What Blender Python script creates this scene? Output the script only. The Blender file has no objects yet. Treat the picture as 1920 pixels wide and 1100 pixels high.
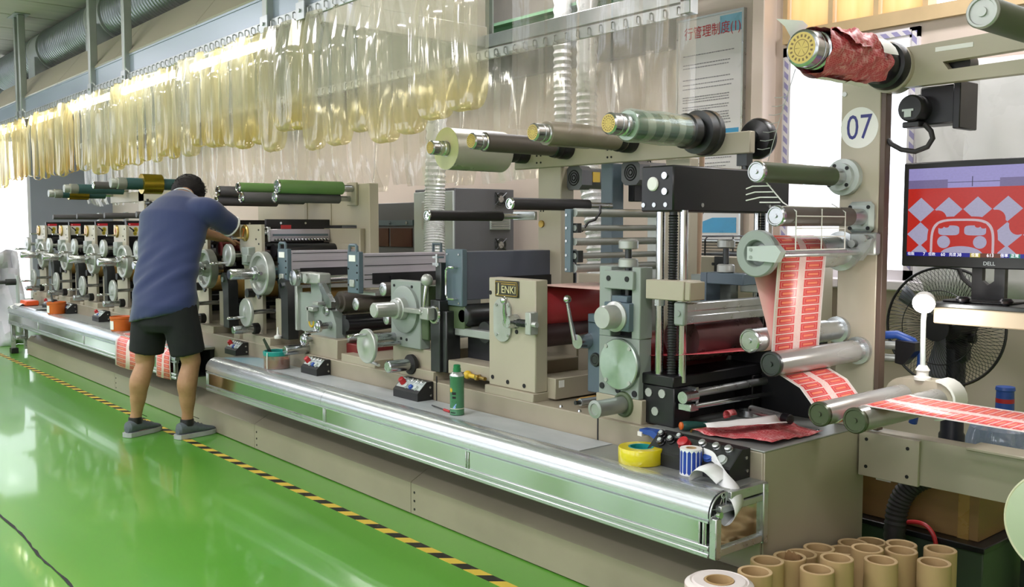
import bpy, math, random
from mathutils import Vector, Matrix
random.seed(7)
SC = bpy.context.scene
COL = SC.collection
PI = math.pi

# ------------------------------------------------------------------ camera, world, exposure
cam_d = bpy.data.cameras.new('camera'); cam_d.sensor_width = 36; cam_d.lens = 33.075
cam_d.clip_start = .05; cam_d.clip_end = 200
CAM = bpy.data.objects.new('camera', cam_d); COL.objects.link(CAM)
_a, _p = math.radians(39.97), math.radians(4.05)
_fh = Vector((-math.cos(_a), math.sin(_a), 0)); _r = Vector((math.sin(_a), math.cos(_a), 0))
_f = _fh * math.cos(_p) - Vector((0, 0, math.sin(_p))); _u = _r.cross(_f)
CAM.matrix_world = Matrix(((_r.x, _u.x, -_f.x, 0), (_r.y, _u.y, -_f.y, 0), (_r.z, _u.z, -_f.z, 1.35), (0, 0, 0, 1)))
SC.camera = CAM
vs = SC.view_settings
vs.view_transform = 'Standard'; vs.look = 'None'; vs.gamma = 1; vs.use_curve_mapping = False; vs.exposure = -0.5
W = bpy.data.worlds.new('daylight'); SC.world = W; W.use_nodes = True
_b = W.node_tree.nodes['Background']; _b.inputs[0].default_value = (.93, .96, 1, 1); _b.inputs[1].default_value = 5.0
SC.cycles.max_bounces = 10; SC.cycles.transparent_max_bounces = 24; SC.cycles.glossy_bounces = 4
SC.cycles.diffuse_bounces = 4; SC.cycles.transmission_bounces = 6; SC.cycles.caustics_reflective = False; SC.cycles.caustics_refractive = False
SC.cycles.use_adaptive_sampling = True; SC.cycles.adaptive_threshold = .02

def area(name, loc, rot, sx, sy, power, col=(1, 1, 1)):
    l = bpy.data.lights.new(name, 'AREA'); l.shape = 'RECTANGLE'; l.size = sx; l.size_y = sy; l.energy = power; l.color = col
    o = bpy.data.objects.new(name, l); COL.objects.link(o); o.location = loc; o.rotation_euler = rot
    return o

# ------------------------------------------------------------------ materials
def srgb(h):
    h = h.lstrip('#'); c = [int(h[i:i+2], 16) / 255 for i in (0, 2, 4)]
    return tuple((x / 12.92 if x <= .04045 else ((x + .055) / 1.055) ** 2.4) for x in c)
class NT:
    """small node helper"""
    def __init__(s, name):
        s.m = bpy.data.materials.new(name); s.m.use_nodes = True; s.t = s.m.node_tree; s.n = s.t.nodes; s.l = s.t.links
        s.b = s.n['Principled BSDF']; s.out = s.n['Material Output']
    def new(s, ty, **kw):
        x = s.n.new(ty)
        for k, v in kw.items(): setattr(x, k, v)
        return x
    def put(s, sock, v):
        if hasattr(v, 'is_linked') or isinstance(v, bpy.types.NodeSocket): s.l.new(v, sock)
        elif isinstance(v, (tuple, list)) and len(v) == 3 and sock.type == 'RGBA': sock.default_value = (*v, 1)
        else: sock.default_value = v
    def set(s, **kw):
        for k, v in kw.items(): s.put(s.b.inputs[k.replace('_', ' ')], v)
    def math(s, op, a, b=None, c=None):
        x = s.new('ShaderNodeMath', operation=op); s.put(x.inputs[0], a)
        if b is not None: s.put(x.inputs[1], b)
        if c is not None: s.put(x.inputs[2], c)
        return x.outputs[0]
    def mix(s, f, a, b):
        x = s.new('ShaderNodeMix', data_type='RGBA'); s.put(x.inputs[0], f); s.put(x.inputs[6], a); s.put(x.inputs[7], b); return x.outputs[2]
    def coord(s, kind='Object'):
        return s.new('ShaderNodeTexCoord').outputs[kind]
    def xyz(s, v):
        x = s.new('ShaderNodeSeparateXYZ'); s.put(x.inputs[0], v); return x.outputs
    def map(s, v, sc=(1, 1, 1), loc=(0, 0, 0)):
        x = s.new('ShaderNodeMapping'); s.put(x.inputs[0], v); x.inputs[3].default_value = sc; x.inputs[1].default_value = loc; return x.outputs[0]
    def noise(s, v=None, scale=5, detail=3, rough=.55):
        x = s.new('ShaderNodeTexNoise'); x.inputs['Scale'].default_value = scale; x.inputs['Detail'].default_value = detail; x.inputs['Roughness'].default_value = rough
        if v is not None: s.put(x.inputs['Vector'], v)
        return x.outputs[0]
    def ramp(s, f, pts):
        x = s.new('ShaderNodeValToRGB'); e = x.color_ramp.elements
        while len(e) < len(pts): e.new(.5)
        for q, (p, c) in zip(e, pts): q.position = p; q.color = (*c, 1) if len(c) == 3 else c
        s.put(x.inputs[0], f); return x.outputs[0]
    def bump(s, h, strength=.2, dist=.01):
        x = s.new('ShaderNodeBump'); x.inputs['Strength'].default_value = strength; x.inputs['Distance'].default_value = dist
        s.put(x.inputs['Height'], h); s.l.new(x.outputs[0], s.b.inputs['Normal'])
    def rng(s, v, a, b, lo, hi):
        x = s.new('ShaderNodeMapRange'); s.put(x.inputs[0], v)
        for i, q in enumerate((a, b, lo, hi)): x.inputs[1 + i].default_value = q
        return x.outputs[0]
def mat(name, col, rough=.5, metal=0., var=.12, scale=6, stretch=(1, 1, 1), bump=0., spec=None, coat=0., rv=.1):
    """painted / metal / plastic surface with a little procedural unevenness"""
    k = NT(name); c = srgb(col) if isinstance(col, str) else col
    v = k.map(k.coord(), stretch); n = k.noise(v, scale, 4)
    d = tuple(x * (1 - var) for x in c); e = tuple(min(1, x * (1 + var)) for x in c)
    k.set(Base_Color=k.mix(k.rng(n, .3, .7, 0, 1), d, e), Metallic=metal, Roughness=k.rng(n, .25, .75, max(.02, rough - rv), min(1, rough + rv)))
    if spec is not None: k.set(Specular_IOR_Level=spec)
    if coat: k.set(Coat_Weight=coat, Coat_Roughness=.1)
    if bump: k.bump(k.noise(v, scale * 6, 3), bump, .004)
    return k.m
def emit(name, col, strength):
    k = NT(name); c = srgb(col) if isinstance(col, str) else col
    n = k.noise(k.coord(), 3, 1)
    k.set(Base_Color=c, Emission_Color=c, Emission_Strength=k.rng(n, 0, 1, strength * .95, strength * 1.05)); return k.m
def plastic_film(name, tint, haze, gloss=.06, rough=.08, bump=.15, stain=None):
    """clear soft PVC / film: tinted see-through, a little milky, glossy"""
    k = NT(name); v = k.coord(); n = k.noise(k.map(v, (3, 3, .6)), 4, 3)
    tr = k.new('ShaderNodeBsdfTransparent'); tr.inputs[0].default_value = (*tint, 1)
    k.set(Base_Color=tuple(min(1, t * .95) for t in tint), Roughness=rough, Specular_IOR_Level=.6)
    tl = k.new('ShaderNodeBsdfTranslucent'); tl.inputs[0].default_value = (*tint, 1)
    m1 = k.new('ShaderNodeMixShader'); m1.inputs[0].default_value = .5; k.l.new(k.b.outputs[0], m1.inputs[1]); k.l.new(tl.outputs[0], m1.inputs[2])
    lw = k.new('ShaderNodeLayerWeight'); lw.inputs[0].default_value = .5
    f = k.math('ADD', k.math('MULTIPLY', k.math('POWER', lw.outputs['Facing'], 4), .6), k.rng(n, .3, .75, haze * .55, haze * 1.35))
    if stain:      # yellowing that has settled in the folded foot of the strip
        z = k.xyz(v)[2]; q = k.math('MULTIPLY', k.rng(z, -.40, -.58, 0, 1), k.rng(n, .25, .6, .55, 1)); col = k.mix(q, tint, stain)
        for s_ in (tr.inputs[0], tl.inputs[0], k.b.inputs['Base Color']): k.put(s_, col)
        f = k.math('ADD', f, k.math('MULTIPLY', q, .16))
    f = k.math('MINIMUM', f, .92)
    m2 = k.new('ShaderNodeMixShader'); k.l.new(f, m2.inputs[0]); k.l.new(tr.outputs[0], m2.inputs[1]); k.l.new(m1.outputs[0], m2.inputs[2])
    gl = k.new('ShaderNodeBsdfGlossy'); gl.inputs['Roughness'].default_value = rough
    m3 = k.new('ShaderNodeMixShader'); m3.inputs[0].default_value = gloss
    k.l.new(m2.outputs[0], m3.inputs[1]); k.l.new(gl.outputs[0], m3.inputs[2])
    k.l.new(m3.outputs[0], k.out.inputs[0])
    b = k.new('ShaderNodeBump'); b.inputs['Strength'].default_value = bump; b.inputs['Distance'].default_value = .02; k.put(b.inputs['Height'], n)
    k.l.new(b.outputs[0], gl.inputs['Normal']); k.l.new(b.outputs[0], k.b.inputs['Normal'])
    return k.m

MT = dict(
    beige=mat('beige machine enamel', '#a69e8b', .42, 0, .05, 3, rv=.06),
    beige_light=mat('pale machine enamel', '#b0a896', .4, 0, .04, 3),
    bed=mat('worn grey beige enamel', '#9a927f', .38, 0, .1, 2.2, (1, 1, 1.5)),
    mint=mat('grey green enamel', '#8f9893', .38, 0, .05, 4),
    cast=mat('bare cast steel', '#b4b7b3', .36, .45, .12, 9),
    alu=mat('satin aluminium', '#c3c7c8', .32, .85, .06, 5, (.4, 4, 4)),
    alu_dull=mat('dull aluminium', '#a9adaa', .45, .7, .1, 6),
    steel=mat('turned steel', '#b9bcbe', .24, .95, .08, 14),
    chrome=mat('chromed steel', '#cdd0d2', .12, 1, .04, 8, rv=.05),
    dsteel=mat('dark steel', '#4a4c4d', .38, .8, .15, 9),
    galv=mat('galvanised sheet', '#b6bbbd', .38, .75, .14, 7),
    black=mat('black enamel', '#17171b', .34, 0, .15, 5),
    blackp=mat('black plastic', '#1a1b1d', .45, 0, .15, 8),
    rubber=mat('black rubber', '#232122', .6, 0, .12, 7),
    greyrub=mat('grey rubber', '#58565a', .55, 0, .1, 7),
    brownrub=mat('brown grey rubber', '#57504a', .5, 0, .12, 7),
    greenrub=mat('green rubber', '#6b8f55', .5, 0, .08, 6),
    olive=mat('olive rubber', '#4b5a3e', .5, 0, .08, 6),
    tealrub=mat('teal rubber', '#33575c', .5, 0, .1, 6),
    slate=mat('slate blue enamel', '#5a6a75', .4, 0, .06, 4),
    steelblue=mat('dark blue grey enamel', '#5d6270', .36, .1, .05, 3),
    lilac=mat('brushed grey aluminium', '#c0bac4', .4, .35, .08, 5, (1, .3, 18)),
    white=mat('white plastic', '#e6e6e2', .45, 0, .03, 6),
    paper=mat('white paper', '#ecebe8', .7, 0, .03, 8),
    red=mat('red plastic', '#b3262b', .4, 0, .08, 6),
    redink=mat('red inked roller', '#b93a44', .4, 0, .12, 8, (1, .4, 1)),
    darkred=mat('dark red ink', '#6e1f22', .35, 0, .2, 8),
    yellow=mat('yellow plastic', '#d8b431', .4, 0, .06, 6),
    orange=mat('orange plastic', '#c8611f', .35, 0, .1, 8),
    gold=mat('gold foil', '#a8912c', .22, .8, .12, 9, (1, .3, 1)),
    brass=mat('brass', '#a98d4a', .3, .8, .1, 10),
    amber=mat('amber photopolymer', '#b08a4c', .35, 0, .15, 7, (1, .4, 1)),
    teal=mat('teal ink', '#1f8f8a', .35, 0, .12, 9),
    blue=mat('blue plastic', '#2a4fa0', .4, 0, .08, 8),
    green=mat('green plastic', '#23804f', .4, 0, .08, 8),
    kraft=mat('kraft card', '#b79a6d', .8, 0, .08, 9, (1, 1, .3), .1),
    kraft_in=mat('kraft card inside', '#9a7850', .85, 0, .08, 9),
    carton=mat('brown carton', '#86683f', .8, 0, .1, 5, (1, 1, 3), .1),
    ink=mat('blue black ink', '#2a2f7c', .5, 0, .03, 8),
    dark=mat('dark recess', '#15161a', .7, 0, .1, 6),
    brown=mat('brown panel', '#5a4940', .5, 0, .1, 4),
    lightgrey=mat('light grey enamel', '#b9c2c0', .4, 0, .04, 4),
    darkgrey=mat('dark grey enamel', '#5b5c60', .45, 0, .05, 4),
    tube=emit('fluorescent tube', '#fffdf2', 36.0),
)

# ------------------------------------------------------------------ mesh builder
class M:
    def __init__(s): s.v = []; s.f = []; s.uv = {}
    def add(s, vs, fs, uvs=None):
        k = len(s.v); s.v += [tuple(x) for x in vs]
        for i, f in enumerate(fs):
            if uvs: s.uv[len(s.f)] = [uvs[j] for j in f]
            s.f.append(tuple(k + j for j in f))
        return s
    def box(s, x0, y0, z0, x1, y1, z1, b=0):
        x0, x1 = min(x0, x1), max(x0, x1); y0, y1 = min(y0, y1), max(y0, y1); z0, z1 = min(z0, z1), max(z0, z1)
        if b <= 0:
            vs = [(x, y, z) for z in (z0, z1) for y in (y0, y1) for x in (x0, x1)]
            return s.add(vs, [(0, 2, 3, 1), (4, 5, 7, 6), (0, 1, 5, 4), (2, 6, 7, 3), (0, 4, 6, 2), (1, 3, 7, 5)])
        b = min(b, (x1 - x0) * .45, (y1 - y0) * .45, (z1 - z0) * .45)
        lo, hi = (x0, y0, z0), (x1, y1, z1); vs = []; idx = {}
        for c in range(8):
            sg = [(c >> i) & 1 for i in range(3)]
            for ax in range(3):
                idx[c, ax] = len(vs)
                vs.append(tuple((hi[i] if sg[i] else lo[i]) if i == ax else ((hi[i] - b) if sg[i] else (lo[i] + b)) for i in range(3)))
        fs = []; ctr = Vector([(lo[i] + hi[i]) / 2 for i in range(3)])
        def face(ids):
            p = [Vector(vs[i]) for i in ids]; n = (p[1] - p[0]).cross(p[2] - p[0]); m = sum(p, Vector()) / len(p)
            fs.append(tuple(ids) if n.dot(m - ctr) > 0 else tuple(reversed(ids)))
        for ax in range(3):
            o = [i for i in range(3) if i != ax]
            for sd in (0, 1):
                cs = []
                for q in ((0, 0), (1, 0), (1, 1), (0, 1)):
                    c = sd << ax | q[0] << o[0] | q[1] << o[1]; cs.append(idx[c, ax])
                face(cs)
            for q0 in (0, 1):
                for q1 in (0, 1):
                    ca = q0 << o[0] | q1 << o[1]; cb = ca | 1 << ax
                    face([idx[ca, o[0]], idx[cb, o[0]], idx[cb, o[1]], idx[ca, o[1]]])
        for c in range(8): face([idx[c, 0], idx[c, 1], idx[c, 2]])
        return s.add(vs, fs)
    def frame(s, p0, p1):
        a = Vector(p1) - Vector(p0); L = a.length; a = a / L
        u = a.cross(Vector((0, 0, 1)));
        if u.length < 1e-3: u = a.cross(Vector((0, 1, 0)))
        u.normalize(); return a, u, a.cross(u), L
    def lathe(s, p0, p1, prof, n=24, cap0=True, cap1=True):
        """prof: (radius, t) with t in metres along p0->p1"""
        a, u, w, L = s.frame(p0, p1); p0 = Vector(p0); vs = []; fs = []
        for r, t in prof:
            for i in range(n):
                th = 2 * PI * i / n; vs.append(p0 + a * t + (u * math.cos(th) + w * math.sin(th)) * r)
        for j in range(len(prof) - 1):
            for i in range(n):
                k = (i + 1) % n; fs.append((j * n + i, j * n + k, (j + 1) * n + k, (j + 1) * n + i))
        if cap0 and prof[0][0] > 1e-6: fs.append(tuple(reversed(range(n))))
        if cap1 and prof[-1][0] > 1e-6: fs.append(tuple((len(prof) - 1) * n + i for i in range(n)))
        return s.add(vs, fs)
    def cyl(s, p0, p1, r, r1=None, n=20, b=0):
        L = (Vector(p1) - Vector(p0)).length; r1 = r if r1 is None else r1
        pr = [(r, 0), (r1, L)] if not b else [(r - b, 0), (r, b), (r1, L - b), (r1 - b, L)]
        return s.lathe(p0, p1, pr, n)
    def pipe(s, p0, p1, ro, ri, n=24, b=0):
        L = (Vector(p1) - Vector(p0)).length
        return s.lathe(p0, p1, [(ri, 0), (ro, 0), (ro, L), (ri, L), (ri, 0)], n, False, False)
    def tube(s, pts, r, n=8, cap=True):
        pts = [Vector(p) for p in pts]; vs = []; fs = []; u = None
        for i, p in enumerate(pts):
            a = (pts[min(i + 1, len(pts) - 1)] - pts[max(i - 1, 0)]).normalized()
            if u is None:
                u = a.cross(Vector((0, 0, 1)))
                if u.length < 1e-3: u = a.cross(Vector((0, 1, 0)))
            u = (u - a * u.dot(a)).normalized(); w = a.cross(u); rr = r[i] if isinstance(r, (list, tuple)) else r
            for k in range(n):
                th = 2 * PI * k / n; vs.append(p + (u * math.cos(th) + w * math.sin(th)) * rr)
        for j in range(len(pts) - 1):
            for i in range(n):
                k = (i + 1) % n; fs.append((j * n + i, j * n + k, (j + 1) * n + k, (j + 1) * n + i))
        if cap: fs += [tuple(reversed(range(n))), tuple((len(pts) - 1) * n + i for i in range(n))]
        return s.add(vs, fs)
    def prism(s, pts, ax, a, b):
        """polygon pts extruded along ax from a to b; pts in the two other axes, in x,y,z order"""
        def p(q, t): return {'x': (t, q[0], q[1]), 'y': (q[0], t, q[1]), 'z': (q[0], q[1], t)}[ax]
        n = len(pts); ar = sum(pts[i][0] * pts[(i + 1) % n][1] - pts[(i + 1) % n][0] * pts[i][1] for i in range(n))
        if (ar < 0) != (ax == 'y'): pts = pts[::-1]
        if a > b: a, b = b, a
        vs = [p(q, a) for q in pts] + [p(q, b) for q in pts]
        fs = [tuple(reversed(range(n))), tuple(range(n, 2 * n))] + [(i, (i + 1) % n, n + (i + 1) % n, n + i) for i in range(n)]
        return s.add(vs, fs)
    def sphere(s, c, r, n=14, sc=(1, 1, 1)):
        m = max(6, n // 2); vs = []; fs = []
        for j in range(1, m):
            for i in range(n):
                ph, th = PI * j / m, 2 * PI * i / n
                vs.append((c[0] + r * sc[0] * math.sin(ph) * math.cos(th), c[1] + r * sc[1] * math.sin(ph) * math.sin(th), c[2] + r * sc[2] * math.cos(ph)))
        t = len(vs); vs += [(c[0], c[1], c[2] + r * sc[2]), (c[0], c[1], c[2] - r * sc[2])]
        for j in range(m - 2):
            for i in range(n):
                k = (i + 1) % n; fs.append((j * n + i, (j + 1) * n + i, (j + 1) * n + k, j * n + k))
        for i in range(n):
            k = (i + 1) % n; fs += [(t, i, k), (t + 1, (m - 2) * n + k, (m - 2) * n + i)]
        return s.add(vs, fs)
    def torus(s, c, axis, R, r, n=32, m=8):
        a = Vector(axis).normalized(); u = a.cross(Vector((0, 0, 1)))
        if u.length < 1e-3: u = Vector((1, 0, 0))
        u.normalize(); w = a.cross(u); c = Vector(c)
        vs = []; fs = []
        for i in range(n):
            th = 2 * PI * i / n; d = u * math.cos(th) + w * math.sin(th)
            for j in range(m):
                ph = 2 * PI * j / m; vs.append(c + d * (R + r * math.cos(ph)) + a * r * math.sin(ph))
        for i in range(n):
            for j in range(m):
                fs.append((i * m + j, ((i + 1) % n) * m + j, ((i + 1) % n) * m + (j + 1) % m, i * m + (j + 1) % m))
        return s.add(vs, fs)
    def grid(s, rows, uvs=None):
        """rows of points -> quad sheet; uv = (u across, v metres along)"""
        n = len(rows[0]); vs = [p for r in rows for p in r]; fs = []
        for j in range(len(rows) - 1):
            for i in range(n - 1): fs.append((j * n + i, j * n + i + 1, (j + 1) * n + i + 1, (j + 1) * n + i))
        if uvs is True:
            uvs = []; d = 0
            for j, r in enumerate(rows):
                if j: d += (Vector(r[n // 2]) - Vector(rows[j - 1][n // 2])).length
                uvs += [(i / (n - 1), d) for i in range(n)]
        return s.add(vs, fs, uvs)
    def build(s, name, off=Vector()):
        me = bpy.data.meshes.new(name); off = Vector(off)
        me.from_pydata([tuple(Vector(v) - off) for v in s.v], [], s.f)
        if s.uv:
            l = me.uv_layers.new(name='UVMap')
            for p in me.polygons:
                if p.index in s.uv:
                    for li, uv in zip(p.loop_indices, s.uv[p.index]): l.data[li].uv = uv
        for p in me.polygons: p.use_smooth = True
        me.set_sharp_from_angle(angle=math.radians(38))
        me.update(); return me

OFF = {}
def thing(name, label, cat, loc, group=None, kind=None):
    o = bpy.data.objects.new(name, None); COL.objects.link(o); o.location = loc; o.empty_display_size = .05
    o['label'] = label; o['category'] = cat
    if group: o['group'] = group
    if kind: o['kind'] = kind
    OFF[o.name] = Vector(loc); return o
def part(name, m, material, parent, label=None, kind=None, solid=0):
    off = OFF[parent.name]
    o = bpy.data.objects.new(name, m.build(name, off)); COL.objects.link(o); o.parent = parent; OFF[o.name] = off
    o.data.materials.append(MT[material] if isinstance(material, str) else material)
    if label: o['label'] = label
    if kind: o['kind'] = kind
    if solid: md = o.modifiers.new('thickness', 'SOLIDIFY'); md.thickness = solid; md.offset = 0
    return o
def one(name, label, cat, m, material, group=None, kind=None, solid=0):
    """a thing that is one mesh"""
    xs, ys, zs = zip(*m.v); off = Vector(((min(xs) + max(xs)) / 2, (min(ys) + max(ys)) / 2, min(zs)))
    o = bpy.data.objects.new(name, m.build(name, off)); COL.objects.link(o); o.location = off; OFF[o.name] = off
    o.data.materials.append(MT[material] if isinstance(material, str) else material)
    o['label'] = label; o['category'] = cat
    if group: o['group'] = group
    if kind: o['kind'] = kind
    if solid: md = o.modifiers.new('thickness', 'SOLIDIFY'); md.thickness = solid; md.offset = 0
    return o
def struct(name, m, material, parent=None):
    o = bpy.data.objects.new(name, m.build(name)); COL.objects.link(o); OFF[o.name] = Vector()
    o.data.materials.append(MT[material] if isinstance(material, str) else material)
    if parent: o.parent = parent
    else: o['kind'] = 'structure'
    return o
KIDS = {}
def dup(root, loc, label=None, group=None, skip=()):
    r = root.copy(); COL.objects.link(r); r.location = loc; OFF[r.name] = Vector(loc)
    if label: r['label'] = label
    if group: r['group'] = group
    for ch in root.children:
        if ch.name.split('.')[0] in skip: continue
        c = ch.copy(); COL.objects.link(c); c.parent = r; OFF[c.name] = Vector(loc)
        for g in ch.children:
            d = g.copy(); COL.objects.link(d); d.parent = c; OFF[d.name] = Vector(loc)
    return r
def text(name, s, size, loc, rot, material, parent=None, ext=.0008, align='CENTER', sx=1., font=None):
    cu = bpy.data.curves.new(name, 'FONT'); cu.body = s; cu.size = size; cu.extrude = ext; cu.align_x = align; cu.align_y = 'CENTER'
    cu.resolution_u = 3
    tmp = bpy.data.objects.new(name, cu); COL.objects.link(tmp); bpy.context.view_layer.update()
    me = bpy.data.meshes.new_from_object(tmp.evaluated_get(bpy.context.evaluated_depsgraph_get())); bpy.data.objects.remove(tmp); bpy.data.curves.remove(cu)
    me.name = name; me.materials.clear(); me.materials.append(MT[material] if isinstance(material, str) else material)
    o = bpy.data.objects.new(name, me); COL.objects.link(o); o.rotation_euler = rot; o.scale = (sx, 1, 1)
    if parent: o.parent = parent; o.location = Vector(loc) - OFF[parent.name]
    else: o.location = loc
    return o
FRONT = (PI / 2, 0, 0)      # text that faces the aisle (-y)
def screws(m, pts, y, r=.006, d=.004):
    for x, z in pts: m.cyl((x, y, z), (x, y - d, z), r, n=10)
    return m
# ------------------------------------------------------------------ room
ZC = 3.48; XL, XR, YF, YB = -15.0, 2.4, -3.6, 4.6
def floor_mat():
    k = NT('green epoxy'); v = k.coord()
    n = k.noise(v, .7, 3, .5); n2 = k.noise(k.map(v, (1, 3, 1)), 6, 4)
    c = k.mix(k.rng(n, .3, .72, 0, 1), srgb('#50962a'), srgb('#67a640'))
    c = k.mix(k.rng(n2, .66, .85, 0, .2), c, srgb('#95ba74'))
    k.set(Base_Color=c, Roughness=k.rng(n, .3, .75, .30, .40), Specular_IOR_Level=.5, Coat_Weight=.45, Coat_Roughness=.05)
    return k.m
FL = struct('floor', M().box(XL - .2, YF - .2, -.1, XR + .2, YB + .2, 0), floor_mat())
# ragged open joint in the coating
random.seed(3); a = []; b = []
for i in range(60):
    x = -6.2 + i * .06; y = .945 + .004 * math.sin(i * .5) + random.uniform(-.003, .003); w = .003 + random.random() * .004
    a.append((x, y - w, .0015)); b.append((x, y + w, .0015))
struct('floor_crack', M().grid([a, b]), 'dark', FL)
def tape_mat():
    k = NT('hazard tape'); x, y, z = k.xyz(k.coord())
    q = k.math('FRACT', k.math('DIVIDE', k.math('SUBTRACT', x, k.math('MULTIPLY', y, .84)), .165))
    n = k.noise(k.coord(), 30, 3)
    c = k.mix(k.math('GREATER_THAN', q, .5), srgb('#d9bd4a'), srgb('#24231f'))
    c = k.mix(k.rng(n, .6, .8, 0, .4), c, srgb('#8a8a5a'))
    k.set(Base_Color=c, Roughness=.45); return k.m
one('hazard_tape', 'yellow and black striped hazard tape running along the green floor', 'floor tape', M().box(-15, 2.184, 0, -1.0, 2.234, .0012), tape_mat())

ceil_m = mat('grey ceiling board', '#c4b8b6', .7, 0, .1, 2.2, (3, .4, 1))
CE = struct('ceiling', M().box(XL - .2, YF - .2, ZC + .02, XR + .2, YB + .2, ZC + .12), mat('dark slab', '#6d726d', .8))
pm = M().box(0, 0, 0, .71, 1.85, .018, .004); pmesh = pm.build('ceiling_panel'); pmesh.materials.append(ceil_m)
for i in range(24):
    for j in range(4):
        o = bpy.data.objects.new('ceiling_panel', pmesh); COL.objects.link(o); o.parent = CE; o.location = (XL + i * .73, 2.93 - j * 1.87 + .03, ZC + .001)
        if j == 0: o.scale.y = .88
wall_m = mat('warm off white wall', '#d8c8bd', .75, 0, .05, 1.5)
wall_g = mat('blue grey wall', '#8d909e', .75, 0, .06, 1.5)
# back wall with a window opening x -3.11..-2.33 and a transom band above it
WX0, WX1, WZ0, WZ1, TZ0, TZ1, TX1 = -3.11, -2.33, 1.08, 2.34, 2.42, 3.3, -1.2
m = M()
m.box(XL, YB, 0, -3.17, YB + .2, ZC).box(-3.17, YB, 0, XR, YB + .2, WZ0).box(-3.17, YB, WZ0, WX0, YB + .2, ZC)
m.box(WX1, YB, WZ0, XR, YB + .2, WZ1).box(-3.11, YB, WZ1, XR, YB + .2, TZ0).box(-3.11, YB, TZ1, XR, YB + .2, ZC).box(TX1, YB, TZ0, XR, YB + .2, TZ1)
struct('wall_back', m, wall_m)
struct('trim_1', M().box(-3.25, YB - .12, 0, -3.17, YB + .02, ZC, .005), wall_m)            # pier edge beside the window
# far wall with a bright doorway window
m = M(); m.box(XL - .2, YF, 0, XL, -.2, ZC).box(XL - .2, -.2, 0, XL, 3.46, .25).box(XL - .2, -.2, 2.62, XL, 3.46, ZC).box(XL - .2, 3.46, 0, XL, YB + .2, ZC)
struct('wall_far', m, wall_g)
struct('wall_near', M().box(XR, YF, 0, XR + .2, YB, ZC), wall_m)
m = M(); m.box(XL, YF - .2, 0, XR, YF, .9).box(XL, YF - .2, 2.9, XR, YF, ZC)
for i in range(7): m.box(XL + i * 2.8, YF - .2, .9, XL + i * 2.8 + .6, YF, 2.9)
struct('wall_front', m, wall_m)
frame_m = mat('white window frame', '#e4dfe4', .4, 0, .03, 6)
glass_m = None
def glass():
    k = NT('window glass'); tr = k.new('ShaderNodeBsdfTransparent'); tr.inputs[0].default_value = (.97, .98, 1, 1)
    gl = k.new('ShaderNodeBsdfGlossy'); gl.inputs['Roughness'].default_value = .03
    mx = k.new('ShaderNodeMixShader'); k.l.new(k.math('MULTIPLY', k.noise(k.coord(), 3, 1), .12), mx.inputs[0]); k.l.new(tr.outputs[0], mx.inputs[1]); k.l.new(gl.outputs[0], mx.inputs[2])
    k.l.new(mx.outputs[0], k.out.inputs[0]); return k.m
glass_m = glass()
def dash_mat():
    k = NT('printed frame film'); x, y, z = k.xyz(k.coord())
    q = k.math('FRACT', k.math('MULTIPLY', k.math('ADD', x, z), 17)); c = k.mix(k.math('GREATER_THAN', q, .45), srgb('#e4dfe4'), srgb('#9d97c4'))
    k.set(Base_Color=c, Roughness=.4); return k.m
dm = dash_mat()
# window_1: pale frame whose protective film has a dashed print
m = M(); m.box(WX0, YB - .02, WZ0, WX0 + .05, YB + .08, WZ1).box(WX1 - .05, YB - .02, WZ0, WX1, YB + .08, WZ1).box(WX0, YB - .02, WZ1 - .05, WX1, YB + .08, WZ1).box(WX0, YB - .02, WZ0, WX1, YB + .08, WZ0 + .05)
m.box(-2.69, YB, WZ0, -2.65, YB + .06, WZ1)
w1 = struct('window_1', m, frame_m)
struct('frame_film', M().box(WX0 + .012, YB - .024, WZ0 + .05, WX0 + .036, YB - .021, WZ1 - .05).box(WX1 - .036, YB - .024, WZ0 + .05, WX1 - .012, YB - .021, WZ1 - .02).box(WX0 + .05, YB - .024, WZ1 - .036, WX1 - .04, YB - .021, WZ1 - .012), dm, w1)
for a, b in ((WX0 + .05, -2.69), (-2.65, WX1 - .05)): struct('pane', M().box(a, YB + .03, WZ0 + .05, b, YB + .036, WZ1 - .05), glass_m, w1)
struct('window_sill', M().box(WX0 - .04, YB - .1, WZ0 - .05, WX1 + .3, YB + .02, WZ0, .006), frame_m, w1)
# transom band: timber lined, yellow blinds in most lights, one clear
m = M()
xs = [-3.11, -2.83, -2.57, -2.31, -1.95, -1.6, TX1]
for x in xs: m.box(x - .014, YB - .01, TZ0, x + .014, YB + .08, TZ1)
m.box(-3.11, YB - .03, TZ0 - .06, TX1, YB + .08, TZ0 + .01).box(-3.11, YB - .03, TZ1 - .03, TX1, YB + .08, TZ1)
w2 = struct('window_2', m, mat('pale timber frame', '#cdb28a', .5, 0, .08, 5))
def blind():
    k = NT('yellow roller blind'); v = k.coord(); n = k.noise(k.map(v, (1, 1, .15)), 14, 3)
    t = k.new('ShaderNodeBsdfTranslucent'); c = k.mix(k.rng(n, .3, .7, 0, 1), srgb('#e9cfa4'), srgb('#f0dcba')); k.put(t.inputs[0], c)
    k.set(Base_Color=c, Roughness=.8); mx = k.new('ShaderNodeMixShader'); mx.inputs[0].default_value = .85; k.l.new(k.b.outputs[0], mx.inputs[1]); k.l.new(t.outputs[0], mx.inputs[2]); k.l.new(mx.outputs[0], k.out.inputs[0]); return k.m
bl = blind()
for i in range(3): struct('blind', M().box(xs[i] + .02, YB + .02, TZ0 + .02, xs[i + 1] - .02, YB + .024, TZ1 - .04), bl, w2)
for i in range(3, 6): struct('pane', M().box(xs[i] + .014, YB + .03, TZ0, xs[i + 1] - .014, YB + .036, TZ1), glass_m, w2)
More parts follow.
